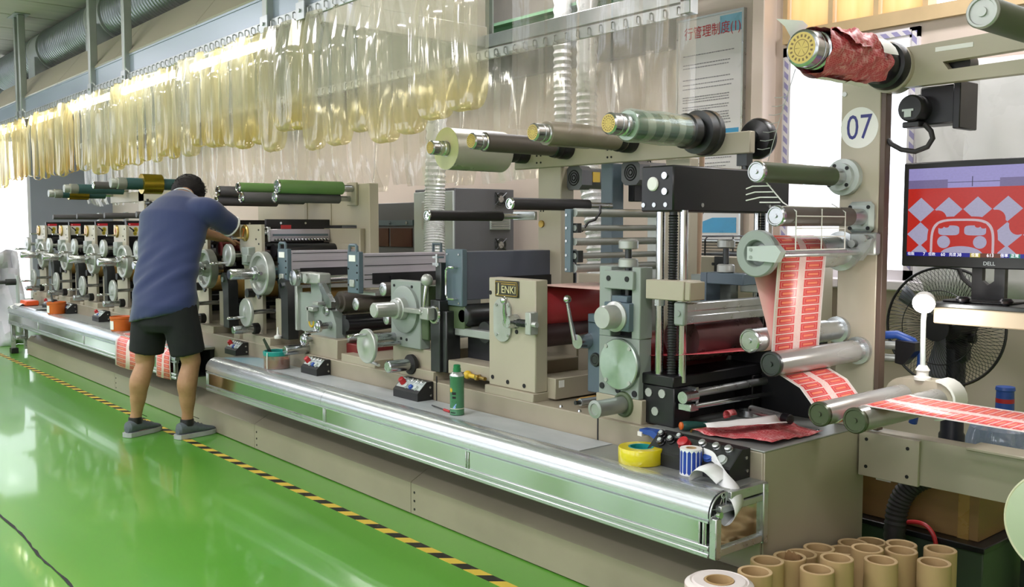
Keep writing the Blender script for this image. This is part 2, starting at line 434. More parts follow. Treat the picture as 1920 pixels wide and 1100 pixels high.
# far window
m = M()
for y in (-.2, 1.0, 2.2, 3.42): m.box(XL - .1, y, .25, XL - .02, y + .05, 2.62)
m.box(XL - .1, -.2, .25, XL - .02, 3.46, .31).box(XL - .1, -.2, 2.57, XL - .02, 3.46, 2.62)
w3 = struct('window_3', m, frame_m)
for y in (-.15, 1.05, 2.25): struct('pane', M().box(XL - .06, y, .31, XL - .054, y + 1.15, 2.57), glass_m, w3)
m = M()
for i in range(6):
    x = XL + i * 2.8 + .6
    m.box(x, YF - .1, .9, x + .05, YF - .02, 2.9).box(x + 2.15, YF - .1, .9, x + 2.2, YF - .02, 2.9).box(x + 1.07, YF - .1, .9, x + 1.12, YF - .02, 2.9)
w4 = struct('window_4', m, frame_m)
for i in range(6): struct('pane', M().box(XL + i * 2.8 + .6, YF - .07, .9, XL + i * 2.8 + 2.8, YF - .064, 2.9), glass_m, w4)
# green steel beam on the back wall, dark band under the ceiling
struct('trim_2', M().box(XL, 4.36, 2.70, -3.4, 4.44, 2.80, .004).box(XL, 4.30, 2.78, -3.4, 4.5, 2.80), mat('green painted steel', '#6f9a78', .5))
struct('trim_3', M().box(XL, 4.5, 2.82, -3.4, 4.6, ZC).box(XL, 4.52, 2.45, -3.9, 4.6, 2.70), mat('grey brown wall and beam shade', '#77736c', .7))  # lower strip is the shadow below the beam, put in as dark colour
# added fill light panels above the aisle
m_fix = 'white'
for i, x in enumerate((-12.2, -9.2, -6.2, -3.2, -.2)):
    t = thing('fill_panel', 'added white fill light panel on the ceiling above the green aisle', 'added fill light', (x, .2, ZC - .06), 'added aisle fill lights')
    part('frame', M().box(x - .62, -.1, ZC - .06, x + .62, -.06, ZC).box(x - .62, .46, ZC - .06, x + .62, .5, ZC).box(x - .62, -.06, ZC - .06, x - .58, .46, ZC).box(x + .58, -.06, ZC - .06, x + .62, .46, ZC), 'white', t)
    part('diffuser', M().box(x - .58, -.06, ZC - .045, x + .58, .46, ZC - .03), emit('fill panel glow', '#f6faff', 7.0) if i == 0 else bpy.data.materials['fill panel glow'], t)
    area('aisle_fill', (x, .2, ZC - .08), (0, 0, 0), 1.15, .5, 66.0, (1, .925, .975))  # unseen fill: panel and lamp added to brighten the aisle side

for x in (-10.5, -7.5, -4.5, -1.5):
    t = thing('fill_panel', 'added white fill light panel on the ceiling behind the press', 'added fill light', (x, 4.0, ZC - .06), 'added rear fill lights')
    part('frame', M().box(x - .5, 3.86, ZC - .05, x + .5, 4.14, ZC, .005), 'white', t)
    part('diffuser', M().box(x - .48, 3.88, ZC - .055, x + .48, 4.12, ZC - .051), bpy.data.materials['fill panel glow'], t)
    area('rear_fill', (x, 4.0, ZC - .07), (0, 0, 0), .95, .24, 58.0, (1, .96, .96))  # fill added out of view to lift the back wall and press rear
for x in (-10.7, -7.7, -4.7, -1.7, 1.0):
    t = thing('fill_panel', 'added white fill light panel on the ceiling over the open side of the hall', 'added fill light', (x, -2.0, ZC - .06), 'added hall fill lights')
    part('frame', M().box(x - .5, -2.14, ZC - .05, x + .5, -1.86, ZC, .005), 'white', t)
    part('diffuser', M().box(x - .48, -2.12, ZC - .055, x + .48, -1.88, ZC - .051), bpy.data.materials['fill panel glow'], t)
    area('hall_fill', (x, -2.0, ZC - .07), (0, 0, 0), .95, .24, 46.0, (1, .925, .975))  # extra fill added on the camera side, no known fixture here
# ------------------------------------------------------------------ press bed: plinth, body, end face
YB0, YB1 = 2.58, 3.21      # body front and rear
XB0, XB1 = -11.25, -1.80
bed = thing('press_bed', 'long grey beige enamelled bed that carries all the printing units', 'machine bed', (-6.5, 2.9, 0))
pxs = [-10.9, -8.0, -5.34, -3.64, -1.82]
for i, (a, b) in enumerate(zip(pxs[:-1], pxs[1:])):
    m = M().prism([(2.43, .006), (2.43, .15), (2.437, .157), (2.52, .20), (2.60, .20), (2.60, .006)], 'x', a + .002, b - .002)
    pl = part('plinth_panel', m, 'bed', bed)
    if i: part('bolts', screws(M(), [(a + .03, z) for z in (.03, .07, .11)], 2.431, .006, .003), 'black', pl)
part('plinth_nose', M().lathe((-10.9, 2.53, .006), (-10.9, 2.53, .2), [(.1, 0), (.1, .144), (.06, .19)], 24), 'bed', bed)
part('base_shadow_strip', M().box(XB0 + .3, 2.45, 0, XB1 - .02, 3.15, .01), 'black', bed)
part('body', M().box(XB0, YB0, .2, XB1, YB1, .612, .004), 'bed', bed)
part('end_panel', M().box(XB1, YB0 + .004, .015, XB1 + .006, YB1 - .004, .616, .002), 'beige', bed)
part('top_plate', M().box(-2.30, YB0, .612, XB1 + .008, YB1 + .02, .618, .002), 'alu_dull', bed)
part('joint_strip', M().box(-2.56, YB0 - .002, .2, -2.554, YB0 + .002, .612).box(-3.64, YB0 - .002, .2, -3.634, YB0 + .002, .64), 'dark', bed)
# raised pads the units are bolted to
for a, b, y0, z in ((-3.275, -2.945, 2.585, .648), (-2.59, -2.35, 2.6, .703), (-3.97, -3.68, 2.59, .655), (-4.08, -3.72, 2.62, .748), (-4.55, -4.2, 2.585, .655), (-4.95, -4.62, 2.6, .72)):
    part('mounting_pad', M().box(a, y0, .61, b, 3.2, z, .003), 'beige', bed)
for k in range(7):
    x = -10.83 + .88 * k
    part('mounting_pad', M().box(x - .28, 2.585, .61, x + .12, 3.2, .66, .003).box(x - .42, 2.585, .61, x - .33, 3.2, .64, .003), 'beige', bed)
# chromed screw heads on the bed top
m = M()
for x, y in ((-3.16, 2.62), (-2.8, 2.61), (-2.68, 2.6), (-2.6, 2.6), (-4.05, 2.6), (-1.86, 2.75), (-1.86, 3.0)): m.cyl((x, y, .612), (x, y, .62), .008, .006, n=10)
part('bolts', m, 'chrome', bed)

# ------------------------------------------------------------------ step benches of aluminium profile
panel_m = mat('polished panel', '#c4c7c3', .11, 1, .05, 3, rv=.04)
alu_rail = mat('anodised rail', '#cfd4d8', .26, .8, .04, 6, (.15, 5, 5), rv=.05)
def bench(label, x0, x1, cuts, seam):
    t = thing('step_bench', label, 'bench', ((x0 + x1) / 2, 2.44, .32))
    arc = [(2.372 - .07 * math.sin(PI / 2 * q / 8), .455 + .07 * math.cos(PI / 2 * q / 8)) for q in range(9)]
    pts = [(2.385, .45), (2.385, .525)] + arc + [(2.302, .448), (2.310, .446), (2.310, .440), (2.302, .438), (2.302, .432), (2.33, .432), (2.33, .45)]
    ss = [x0] + seam + [x1]
    for a, b in zip(ss[:-1], ss[1:]): part('rounded_rail', M().prism(pts, 'x', a + .0015, b - .0015), alu_rail, t)
    part('bottom_rail', M().box(x0, 2.302, .32, x1, 2.33, .336, .003).box(x0, 2.306, .336, x1, 2.33, .343).box(x0, 2.302, .343, x1, 2.33, .360, .003), 'alu', t)
    for a, b in zip([x0] + cuts, cuts + [x1]): part('front_panel', M().box(a + .012, 2.309, .358, b - .012, 2.314, .436), panel_m, t)
    for c in [x0 + .012] + cuts + [x1 - .03]: part('mullion', M().box(c - .012, 2.304, .336, c - .004, 2.33, .44, .002).box(c - .004, 2.309, .336, c + .004, 2.33, .44).box(c + .004, 2.304, .336, c + .012, 2.33, .44, .002), 'alu', t)
    part('top_board', M().box(x0 + .02, 2.386, .505, x1, 2.578, .522, .002), 'alu_dull', t)
    part('inner_frame', M().box(x0 + .02, 2.55, .33, x1 - .01, 2.578, .505).box(x0 + .02, 2.34, .322, x1 - .01, 2.57, .33), 'dark', t)
    return t
nb = bench('near aluminium step bench with rounded front rail and polished panels', -5.76, -1.80, [-4.24, -3.04], [-4.27])
# cut end of the profile and the framed end panel
m = M().box(-1.80, 2.306, .32, -1.772, 2.334, .45, .003).box(-1.80, 2.552, .32, -1.772, 2.578, .52, .003).box(-1.80, 2.334, .325, -1.775, 2.552, .352, .003).box(-1.80, 2.334, .462, -1.775, 2.552, .485, .003).box(-1.8, 2.385, .49, -1.776, 2.578, .522, .002)
part('end_frame', m, 'alu', nb)
part('end_panel', M().box(-1.80, 2.33, .35, -1.787, 2.555, .465), panel_m, nb)
m = M()
arc = [(2.370 - .066 * math.sin(PI / 2 * q / 8), .453 + .066 * math.cos(PI / 2 * q / 8)) for q in range(9)]
m.prism([(2.383, .452), (2.383, .522)] + arc + [(2.306, .434), (2.328, .434), (2.33, .452)], 'x', -1.80, -1.797)
part('profile_hollow', m, 'dark', nb)
m = M(); seq = [(2.383, .452), (2.383, .522)] + arc + [(2.306, .434), (2.328, .434), (2.33, .452), (2.383, .452)]
m.tube([(-1.795, y, z) for y, z in seq], .0028, 5)
for (y, z) in ((2.37, .51), (2.37, .466), (2.318, .444), (2.345, .47)): m.torus((-1.795, y, z), (1, 0, 0), .009, .0022, 14, 5)
for a, b in (((2.345, .47), (2.318, .444)), ((2.345, .47), (2.362, .5)), ((2.345, .47), (2.315, .475)), ((2.345, .47), (2.37, .466)), ((2.37, .51), (2.37, .466))): m.tube([(-1.795, *a), (-1.795, *b)], .002, 5)
part('profile_web', m, 'alu', nb)
part('end_bolt', M().cyl((-1.776, 2.32, .463), (-1.764, 2.32, .463), .011, n=12).cyl((-1.776, 2.40, .478), (-1.766, 2.40, .478), .009, n=12), 'chrome', nb)
fb = bench('far aluminium step bench beyond the man, end nearest the white sheeting', -11.12, -6.28, [-9.9, -8.4], [-8.4])
part('end_frame', M().box(-11.12, 2.32, .05, -11.08, 2.36, .33, .003).box(-11.02, 2.42, .05, -10.98, 2.46, .33, .003).box(-11.12, 2.34, .16, -10.95, 2.44, .19, .003), 'alu', fb)
part('foot', M().box(-11.15, 2.31, 0, -11.06, 2.38, .06, .004), 'black', fb)
# pale film lying over the bench top, with a worn blue tint at the far end
def sheet_m():
    k = NT('worn bench film'); v = k.coord(); x, y, z = k.xyz(v); n = k.noise(k.map(v, (1, 2, 1)), 3, 5)
    c = k.mix(k.rng(n, .35, .7, 0, 1), srgb('#b9bec0'), srgb('#a3abad')); c = k.mix(k.math('MULTIPLY', k.rng(x, -1.6, -.9, 1, 0), k.rng(n, .3, .7, .5, 1)), c, srgb('#5f9fae'))
    k.set(Base_Color=c, Roughness=.4); return k.m
one('bench_film', 'pale protective film lying over the near bench top, tinted blue at its far end', 'sheet', M().prism([(-5.70, 2.405), (-2.47, 2.395), (-2.47, 2.571), (-5.55, 2.571)], 'z', .5225, .5245), sheet_m())
# ------------------------------------------------------------------ printing units 1 to 7 (built once at station seven, copied along the bed)
def crank_wheel(name, root, c, r, thick, hang, hl, material='cast', hr=.009):
    """solid hand wheel on a y axle with a crank handle that points to the aisle; c = centre of front face"""
    x, y, z = c
    w = part(name, M().lathe((x, y, z), (x, y + thick, z), [(.012, -.004), (.02, 0), (r * .55, .004), (r * .86, .001), (r - .004, 0), (r, .004), (r, thick - .004), (r - .005, thick), (.02, thick), (.014, thick + .03)], 32), material, root)
    hx, hz = x + hang[0], z + hang[1]
    part('crank_handle', M().lathe((hx, y, hz), (hx, y - hl, hz), [(.006, 0), (hr, .01), (hr * 1.15, hl * .6), (hr, hl - .006), (hr * .5, hl)], 12), 'chrome', w)
    return w
U7 = (-5.55, 2.9, .66)
label_m = None
def warn_mat():
    k = NT('warning label print'); x, y, z = k.xyz(k.coord('UV'))
    def disc(cx, cy, r):
        dx = k.math('SUBTRACT', x, cx); dy = k.math('SUBTRACT', y, cy)
        return k.math('LESS_THAN', k.math('ADD', k.math('MULTIPLY', dx, dx), k.math('MULTIPLY', dy, dy)), r * r)
    c = k.mix(k.math('GREATER_THAN', y, .8), srgb('#e9e7e0'), srgb('#c02630'))
    for q in ((.66, .5, .2), (.6, .22, .17)): c = k.mix(disc(*q), c, srgb('#c9b53a'))
    for q in ((.66, .5, .1), (.6, .22, .08)): c = k.mix(disc(*q), c, srgb('#8e8427'))
    arm = k.math('MULTIPLY', k.math('LESS_THAN', k.math('ABSOLUTE', k.math('SUBTRACT', y, k.math('SUBTRACT', .75, k.math('MULTIPLY', x, .62)))), .06), k.math('LESS_THAN', k.math('ABSOLUTE', k.math('SUBTRACT', x, .3)), .2))
    c = k.mix(arm, c, srgb('#18181a')); c = k.mix(disc(.47, .42, .09), c, srgb('#18181a')); c = k.mix(disc(.14, .9, .05), c, srgb('#f0d9d9'))
    k.set(Base_Color=c, Roughness=.4); return k.m
label_m = warn_mat()
def warn_label(root, x, y0, y1, z0, z1, parent=None):
    m = M().grid([[(x, y0, z0), (x, y1, z0)], [(x, y0, z1), (x, y1, z1)]]); m.uv = {0: [(0, 0), (1, 0), (1, 1), (0, 1)]}
    part('warning_label', m, label_m, root, 'red topped white warning label with yellow rollers')
u = thing('printing_unit', 'printing unit seven, its plate carrying an orange 7 badge', 'printing unit', U7, 'printing units with handwheels')
fp = part('frame_plate', M().prism([(-5.99, 1.365), (-5.66, 1.365), (-5.66, 1.19), (-5.585, 1.12), (-5.585, 1.07), (-5.66, 1.0), (-5.66, .66), (-5.93, .66), (-5.93, 1.08), (-5.99, 1.2)], 'y', 2.65, 2.672), 'beige_light', u)
part('screw_heads', screws(M(), [(-5.7, 1.33), (-5.7, 1.24), (-5.62, 1.1), (-5.74, 1.27)], 2.65), 'dsteel', fp)
bd = part('badge', M().lathe((-5.90, 2.652, 1.31), (-5.90, 2.636, 1.31), [(.055, 0), (.055, .01), (.048, .016), (0, .016)], 28), 'brass', u)
part('latch_pin', M().cyl((-5.93, 2.64, 1.275), (-5.93, 2.57, 1.275), .009, n=10), 'chrome', u)
# main register wheel
bw = part('register_wheel', M().lathe((-5.555, 2.63, 1.057), (-5.555, 2.54, 1.057), [(.02, 0), (.128, 0), (.138, .006), (.138, .052), (.132, .058), (.112, .056), (.104, .03), (.06, .03), (.05, .06), (.05, .075), (.036, .075)], 40), 'cast', u)
part('hub', M().lathe((-5.555, 2.56, 1.057), (-5.555, 2.37, 1.057), [(.042, 0), (.042, .03), (.034, .034), (.034, .17), (.028, .18), (.0, .18)], 24), 'steel', bw)
part('clamp_lever', M().tube([(-5.52, 2.55, 1.06), (-5.46, 2.53, 1.062), (-5.42, 2.53, 1.064)], .011, 8), 'chrome', bw)
crank_wheel('adjusting_wheel', u, (-5.905, 2.52, 1.165), .074, .03, (.0, -.052), .12)
crank_wheel('pressure_wheel', u, (-5.60, 2.50, .812), .09, .022, (.0, -.03), .12)
part('axle', M().cyl((-5.905, 2.55, 1.165), (-5.905, 2.66, 1.165), .014), 'steel', u); part('axle', M().cyl((-5.60, 2.52, .812), (-5.60, 2.7, .812), .014), 'steel', u); part('axle', M().cyl((-5.555, 2.62, 1.057), (-5.555, 2.7, 1.057), .05), 'steel', u)
sc_ = part('stub_shaft', M().lathe((-5.66, 2.60, .70), (-5.66, 2.44, .70), [(.026, 0), (.026, .15), (.022, .155), (0, .155)], 20), 'steel', u)
part('collar', M().lathe((-5.66, 2.62, .70), (-5.66, 2.575, .70), [(.03, 0), (.036, .006), (.036, .04), (.027, .044)], 22), 'rubber', sc_)
br = part('side_bracket', M().prism([(-5.36, .66), (-5.27, .66), (-5.27, .96), (-5.30, 1.02), (-5.36, 1.035), (-5.40, 1.01), (-5.39, .96), (-5.36, .9)], 'y', 2.63, 2.70), 'dsteel', u)
part('cap_nut', M().cyl((-5.335, 2.63, .99), (-5.335, 2.615, .99), .02, n=6), 'chrome', br)
part('pressure_arm', M().prism([(-5.74, 1.0), (-5.70, 1.01), (-5.60, .91), (-5.62, .89)], 'y', 2.6, 2.615), 'chrome', u)
part('guide_block', M().box(-5.86, 2.6, 1.10, -5.76, 2.66, 1.22, .006).box(-5.80, 2.58, 1.12, -5.74, 2.62, 1.17, .004), 'mint', u)
part('clamp_column', M().box(-5.50, 2.66, .66, -5.42, 2.74, .9, .004), 'beige', u)
part('ink_cup', M().cyl((-5.79, 2.6, .92), (-5.79, 2.66, .92), .03), 'black', u)
# rollers between the side plates
part('plate_cylinder', M().cyl((-5.40, 2.72, .925), (-5.40, 3.18, .925), .078, n=32), 'amber', u)
part('form_roller', M().cyl((-5.55, 2.72, 1.02), (-5.55, 3.18, 1.02), .05, n=24), 'black', u)
part('form_roller', M().cyl((-5.52, 2.72, 1.14), (-5.52, 3.18, 1.14), .04, n=24), 'rubber', u)
part('ink_roller', M().cyl((-5.64, 2.72, 1.195), (-5.64, 3.18, 1.195), .045, n=24), 'black', u)
part('drain_tray', M().box(-5.62, 2.7, .80, -5.24, 3.18, .83, .003), 'black', u)
part('dark_filler', M().box(-5.95, 2.9, .66, -5.75, 3.2, 1.2), 'dark', u)  # dark block stands in for the shaded recess and stops see-through
part('rear_plate', M().box(-5.99, 3.16, .62, -5.30, 3.2, 1.34, .004), 'beige', u)
ft = part('ink_fountain', M().prism([(-5.76, 1.335), (-5.69, 1.335), (-5.675, 1.29), (-5.67, 1.25), (-5.76, 1.25)], 'x', 0, 0) if False else M().box(-5.76, 2.72, 1.255, -5.69, 3.16, 1.335, .004).box(-5.69, 2.74, 1.285, -5.682, 3.14, 1.305), 'lilac', u)
m = M()
for i in range(17): m.lathe((-5.69, 2.755 + i * .0235, 1.268), (-5.665, 2.755 + i * .0235, 1.268), [(.009, 0), (.009, .02), (.006, .025), (0, .025)], 10)
part('ink_keys', m, 'chrome', ft, kind='stuff')
part('scale_strip', M().box(-5.689, 2.74, 1.29, -5.680, 3.14, 1.304), 'slate', ft)
part('fountain_rail', M().box(-5.75, 2.70, 1.222, -5.70, 3.2, 1.245, .003), 'dsteel', u)
part('fountain_end', M().box(-5.77, 2.70, 1.25, -5.68, 2.725, 1.35, .004).cyl((-5.71, 2.70, 1.31), (-5.71, 2.68, 1.31), .02), 'steel', u)
cv = part('fountain_cover', M().prism([(2.74, 1.40), (3.3, 1.40), (3.3, 1.2), (2.74, 1.2)], 'x', -5.80, -5.775), 'black', u)
part('cover_screws', M().cyl((-5.775, 2.84, 1.375), (-5.77, 2.84, 1.375), .008, n=8).cyl((-5.775, 3.02, 1.375), (-5.77, 3.02, 1.375), .008, n=8), 'chrome', cv)
UNITS = [u]
names = ['one, last of the row by the white sheeting', 'two, second from the white sheeting', 'three, with a tub of orange ink before it', 'four, with its warning label beside the blue shirt', 'five, mostly hidden behind the man', 'six, where the man reaches its red roller']
plain = {k: 'printing unit ' + n for k, n in enumerate(names, 1)}
for k in range(1, 7):
    UNITS.append(dup(u, (U7[0] - .88 * (7 - k), U7[1], U7[2]), plain[k], None, ('ink_fountain', 'fountain_rail', 'fountain_end', 'fountain_cover') if k <= 5 else ()))
for o, k in zip(UNITS, [7, 1, 2, 3, 4, 5, 6]):
    dx = -.88 * (7 - k)
    n_ = text('number', str(k), .075, (-5.90 + dx, 2.634, 1.31), FRONT, 'orange', o)
    warn_label(o, *((-5.768, 3.17, 3.25, 1.235, 1.33) if k == 7 else (-5.771 + dx, 2.705, 2.80, 1.268, 1.382)))
    if k <= 5: part('guard_cover', M().box(-5.80 + dx, 2.69, 1.12, -5.773 + dx, 3.15, 1.402, .003), 'black', o)
    if k in (1, 2, 3, 4):
        part('idler_roller', M().cyl((-5.60 + dx, 2.72, 1.455), (-5.60 + dx, 3.2, 1.455), .026), 'greyrub', o)
        part('idler_roller', M().cyl((-5.74 + dx, 2.95, 1.385), (-5.74 + dx, 3.2, 1.385), .026), 'greyrub', o)
        part('idler_post', M().box(-5.64 + dx, 3.18, 1.3, -5.56 + dx, 3.21, 1.5), 'alu_dull', o)
    if k == 6: part('red_roller', M().cyl((-5.60 + dx, 2.72, 1.195), (-5.60 + dx, 3.18, 1.195), .05, n=24), 'darkred', o)
    if k == 7: part('red_tag', M().box(-5.69, 2.80, 1.337, -5.683, 2.87, 1.362), 'red', o)
# teal inked roller ends beside unit seven
tr = thing('ink_roller_set', 'teal inked rollers showing between unit seven and the first lamp box', 'ink rollers', (-5.42, 2.9, 1.0), None)
for z in (1.175, 1.125, 1.07): part('roller', M().cyl((-5.49, 2.70, z), (-5.49, 3.15, z), .024, n=16), 'teal', tr)
part('end_plate', M().box(-5.5, 3.14, .66, -5.4, 3.17, 1.24), 'beige', tr)

# ------------------------------------------------------------------ uv lamp boxes
def lamp_box(label, x0, x1, y1, z0, z1, body, face, handle, ribs=True):
    t = thing('lamp_box', label, 'lamp housing', ((x0 + x1) / 2, 2.9, z0), 'uv lamp housings' if ribs else None)
    bd = part('housing', M().box(x0 + .01, 2.68, z0 + .03, x1, y1, z1 - .012, .003), body, t)
    if ribs:
        m = M()
        for z in (z0 + .075, z0 + .1, z0 + .15, z0 + .2): m.box(x1 - .001, 2.69, z, x1 + .002, y1 - .01, z + .004)
        part('ribs', m, 'dsteel', bd)
    f = part('front_panel', M().box(x0, 2.65, z0, x1 + .004, 2.682, z1, .004), face, t)
    return t, f
for lab, x0, x1, y1 in (('first grey ribbed lamp box, right of the wheel of unit seven', -5.44, -5.316, 3.2), ('second grey ribbed lamp box, above the dark rollers of unit eight', -4.585, -4.468, 3.24)):
    t, f = lamp_box(lab, x0, x1, y1, .985, 1.215, 'lilac', 'slate', None)
    part('grip', M().tube([(x0 + .02, 2.655, 1.21), (x0 + .02, 2.655, 1.243), (x0 + .03, 2.655, 1.25), (x1 - .03, 2.655, 1.25), (x1 - .02, 2.655, 1.243), (x1 - .02, 2.655, 1.21)], .009, 8), 'slate', f)
    part('grip', M().tube([(x0 + .02, y1 - .02, 1.2), (x0 + .02, y1 - .02, 1.25), (x1 - .02, y1 - .02, 1.25), (x1 - .02, y1 - .02, 1.2)], .009, 8), 'slate', t)
    part('plate_label', M().box(x0 + .025, 2.646, 1.16, x1 - .025, 2.651, 1.195), 'paper', f)
    part('latch', M().box(x0 + .035, 2.64, 1.02, x1 - .035, 2.652, 1.06, .003), 'cast', f)
    part('screw_heads', screws(M(), [(x1 - .01, z) for z in (1.01, 1.06, 1.1, 1.14)] + [(x0 + .015, z) for z in (1.03, 1.12)], 2.65, .005), 'dark', f)
    part('slot_plate', M().box(x1, 2.74, 1.035, x1 + .006, y1 - .02, 1.095).cyl((x1 + .006, 2.86, 1.07), (x1 + .014, 2.86, 1.07), .008, n=8), 'black', t)
    part('support_arm', M().box(x0 + .02, y1 - .06, .62, x1 - .02, y1, 1.0, .004), 'dsteel', t)
    part('mirror_tray', M().prism([(2.72, .99), (y1 - .06, .99), (y1 - .06, .965), (2.72, .975)], 'x', x0, x1 + .06), 'alu', t)
t, f = lamp_box('large blue grey lamp box with a grey bow handle behind the name plate', -3.66, -3.53, 3.40, .975, 1.245, 'steelblue', 'slate', None, False)
part('bow_handle', M().tube([(-3.565, 2.652, 1.16), (-3.565, 2.63, 1.16), (-3.60, 2.622, 1.16), (-3.615, 2.622, 1.145), (-3.615, 2.622, 1.03), (-3.60, 2.622, 1.01), (-3.565, 2.63, 1.01), (-3.565, 2.652, 1.01)], .0065, 8), 'chrome', f)
part('screw_heads', screws(M(), [(-3.64, 1.22), (-3.55, 1.22), (-3.64, .99), (-3.55, .99)], 2.65, .005), 'chrome', f)
part('lower_skirt', M().box(-3.655, 2.66, .865, -3.52, 2.70, .975, .003), 'olive', t)
part('slot_plate', M().box(-3.53, 2.86, .95, -3.52, 3.38, 1.11), 'black', t)
m = M()
for y, z in ((2.90, 1.09), (2.88, 1.04), (2.92, 1.03), (2.95, 1.0), (2.88, .985)): m.cyl((-3.52, y, z), (-3.512, y, z), .009, n=8)
part('bolts', m, 'chrome', t); part('support_arm', M().box(-3.62, 3.3, .62, -3.55, 3.36, 1.0), 'dsteel', t)

# ------------------------------------------------------------------ unit eight
g = thing('printing_unit', 'printing unit eight, slim grey green plate with a yellow 8', 'printing unit', (-4.85, 2.9, .72), None)
pl = part('frame_plate', M().prism([(-5.13, .735), (-5.13, .96), (-4.99, .96), (-4.99, 1.06), (-4.86, 1.06), (-4.86, .90), (-4.74, .87), (-4.70, .80), (-4.70, .62), (-4.93, .62), (-5.0, .72)], 'y', 2.64, 2.70), 'mint', g)
m = M(); m.torus((-4.985, 2.638, .838), (0, 1, 0), .021, .006, 20, 6).torus((-4.985, 2.638, .79), (0, 1, 0), .026, .006, 20, 6)
part('number', m, 'yellow', pl, 'yellow figure 8')
part('edge_bar', M().box(-5.16, 2.62, .73, -5.13, 2.66, 1.0, .004), 'cast', g)
part('top_block', M().box(-5.06, 2.60, 1.02, -4.82, 2.68, 1.085, .008).cyl((-4.96, 2.60, 1.05), (-4.96, 2.585, 1.05), .028), 'cast', g)
kn = part('end_knob', M().lathe((-5.06, 2.6, 1.05), (-5.06, 2.54, 1.05), [(.02, 0), (.045, .006), (.05, .02), (.045, .04), (.02, .045)], 24), 'steel', g)
part('lever', M().prism([(-4.84, 1.03), (-4.79, 1.03), (-4.68, .93), (-4.68, .895), (-4.73, .895)], 'y', 2.60, 2.63), 'steel', g)
part('chrome_bar', M().cyl((-4.90, 2.64, 1.045), (-4.90, 3.18, 1.045), .022), 'chrome', g)
part('impression_roller', M().lathe((-4.72, 2.66, .925), (-4.72, 3.18, .925), [(.04, 0), (.04, .02), (.06, .02), (.06, .5), (.03, .51)], 26), 'brownrub', g)
part('press_shaft', M().lathe((-4.80, 2.62, .872), (-4.80, 3.18, .872), [(.02, 0), (.03, .01), (.03, .06), (.048, .065), (.048, .085), (.044, .088), (.044, .1), (.032, .105), (.032, .55)], 24), 'steel', g)
part('doctor_blade', M().prism([(2.68, .85), (3.18, .85), (3.18, .77), (2.68, .74)], 'x', -4.70, -4.66), 'dsteel', g)
part('lower_roller', M().cyl((-4.62, 2.66, .80), (-4.62, 3.18, .80), .035), 'black', g)
part('tie_bar', M().cyl((-4.60, 2.66, .72), (-4.60, 3.18, .72), .012), 'alu', g)
part('trough', M().box(-4.75, 2.66, .63, -4.5, 3.18, .70, .004), 'darkred', g)
part('rear_plate', M().box(-5.05, 3.18, .62, -4.55, 3.2, 1.05, .003), 'beige', g)
crank_wheel('small_wheel', g, (-4.76, 2.55, .79), .035, .025, (0, -.03), .075, 'steel', .008)
crank_wheel('small_wheel', g, (-4.91, 2.54, .70), .036, .022, (.0, -.03), .004, 'steel', .006)
part('axle', M().cyl((-4.91, 2.55, .70), (-4.91, 2.66, .70), .012), 'steel', g); part('axle', M().cyl((-4.76, 2.56, .79), (-4.76, 2.66, .79), .02), 'steel', g)
sv = part('stub_shaft', M().lathe((-4.96, 2.60, .64), (-4.96, 2.45, .64), [(.028, 0), (.028, .145), (.024, .15), (0, .15)], 20), 'steel', g)
part('slot', M().box(-4.962, 2.47, .6625, -4.945, 2.56, .669), 'dark', sv)
part('t_handle', M().box(-4.99, 2.60, .86, -4.90, 2.64, .885, .004).box(-4.97, 2.60, .80, -4.955, 2.64, .885).box(-4.9, 2.6, .9, -4.84, 2.66, .92, .003), 'cast', g)
# free idler rollers between unit eight and nine
for lab, x, z, r, y1 in (('brown grey idler roller ending left of the square plate, lower one', -4.51, .925, .034, 3.18), ('short grey idler roller end against the square plate', -4.23, 1.022, .036, 3.18), ('slim grey idler roller low behind the square plate', -4.20, .865, .028, 3.18)):
    t = thing('idler_roller', lab, 'roller', (x, 2.9, z - r), 'idlers by the square plate')
    part('sleeve', M().cyl((x, 2.66, z), (x, 3.15, z), r, n=24, b=.002), 'brownrub', t)
    cp = part('end_cap', M().lathe((x, 2.66, z), (x, 2.652, z), [(r, 0), (r, .004), (r - .006, .008), (r * .4, .008), (r * .35, .004), (0, .004)], 24), 'steel', t)
    part('axle', M().cyl((x, 3.1, z), (x, 3.2, z), .012), 'steel', t)

# ------------------------------------------------------------------ unit nine: square plate with the turned disc
g = thing('press_unit', 'grey green square plate unit with a large turned disc and a crank wheel', 'press unit', (-3.93, 2.9, .748), None)
sp = part('square_plate', M().box(-4.065, 2.60, .748, -3.80, 2.66, 1.082, .004), 'mint', g)
part('screw_heads', screws(M(), [(-4.03, 1.055), (-3.87, 1.055), (-3.97, .79), (-3.92, .788), (-4.04, .795)], 2.60, .007), 'dark', sp)
part('side_block', M().box(-3.80, 2.605, .80, -3.74, 2.70, 1.065, .004), 'olive', g)
part('disc', M().lathe((-3.925, 2.60, .94), (-3.925, 2.57, .94), [(.118, 0), (.118, .016), (.112, .02), (.05, .02)], 40), 'mint', g)
hb = part('hub', M().lathe((-3.925, 2.58, .945), (-3.925, 2.40, .945), [(.056, 0), (.056, .03), (.05, .034), (.05, .05), (.037, .052), (.037, .165), (.032, .17), (0, .17)], 28), 'cast', g)
part('clamp_bar', M().box(-3.89, 2.55, .93, -3.73, 2.585, .955, .004).box(-3.75, 2.56, .905, -3.68, 2.64, .965, .004), 'cast', g)
crank_wheel('crank_wheel', g, (-3.985, 2.40, .765), .086, .02, (-.0, .055), .10, 'cast')
part('stub_shaft', M().cyl((-4.04, 2.49, .79), (-4.04, 2.60, .79), .026).cyl((-3.985, 2.42, .765), (-3.985, 2.6, .765), .012), 'steel', g)
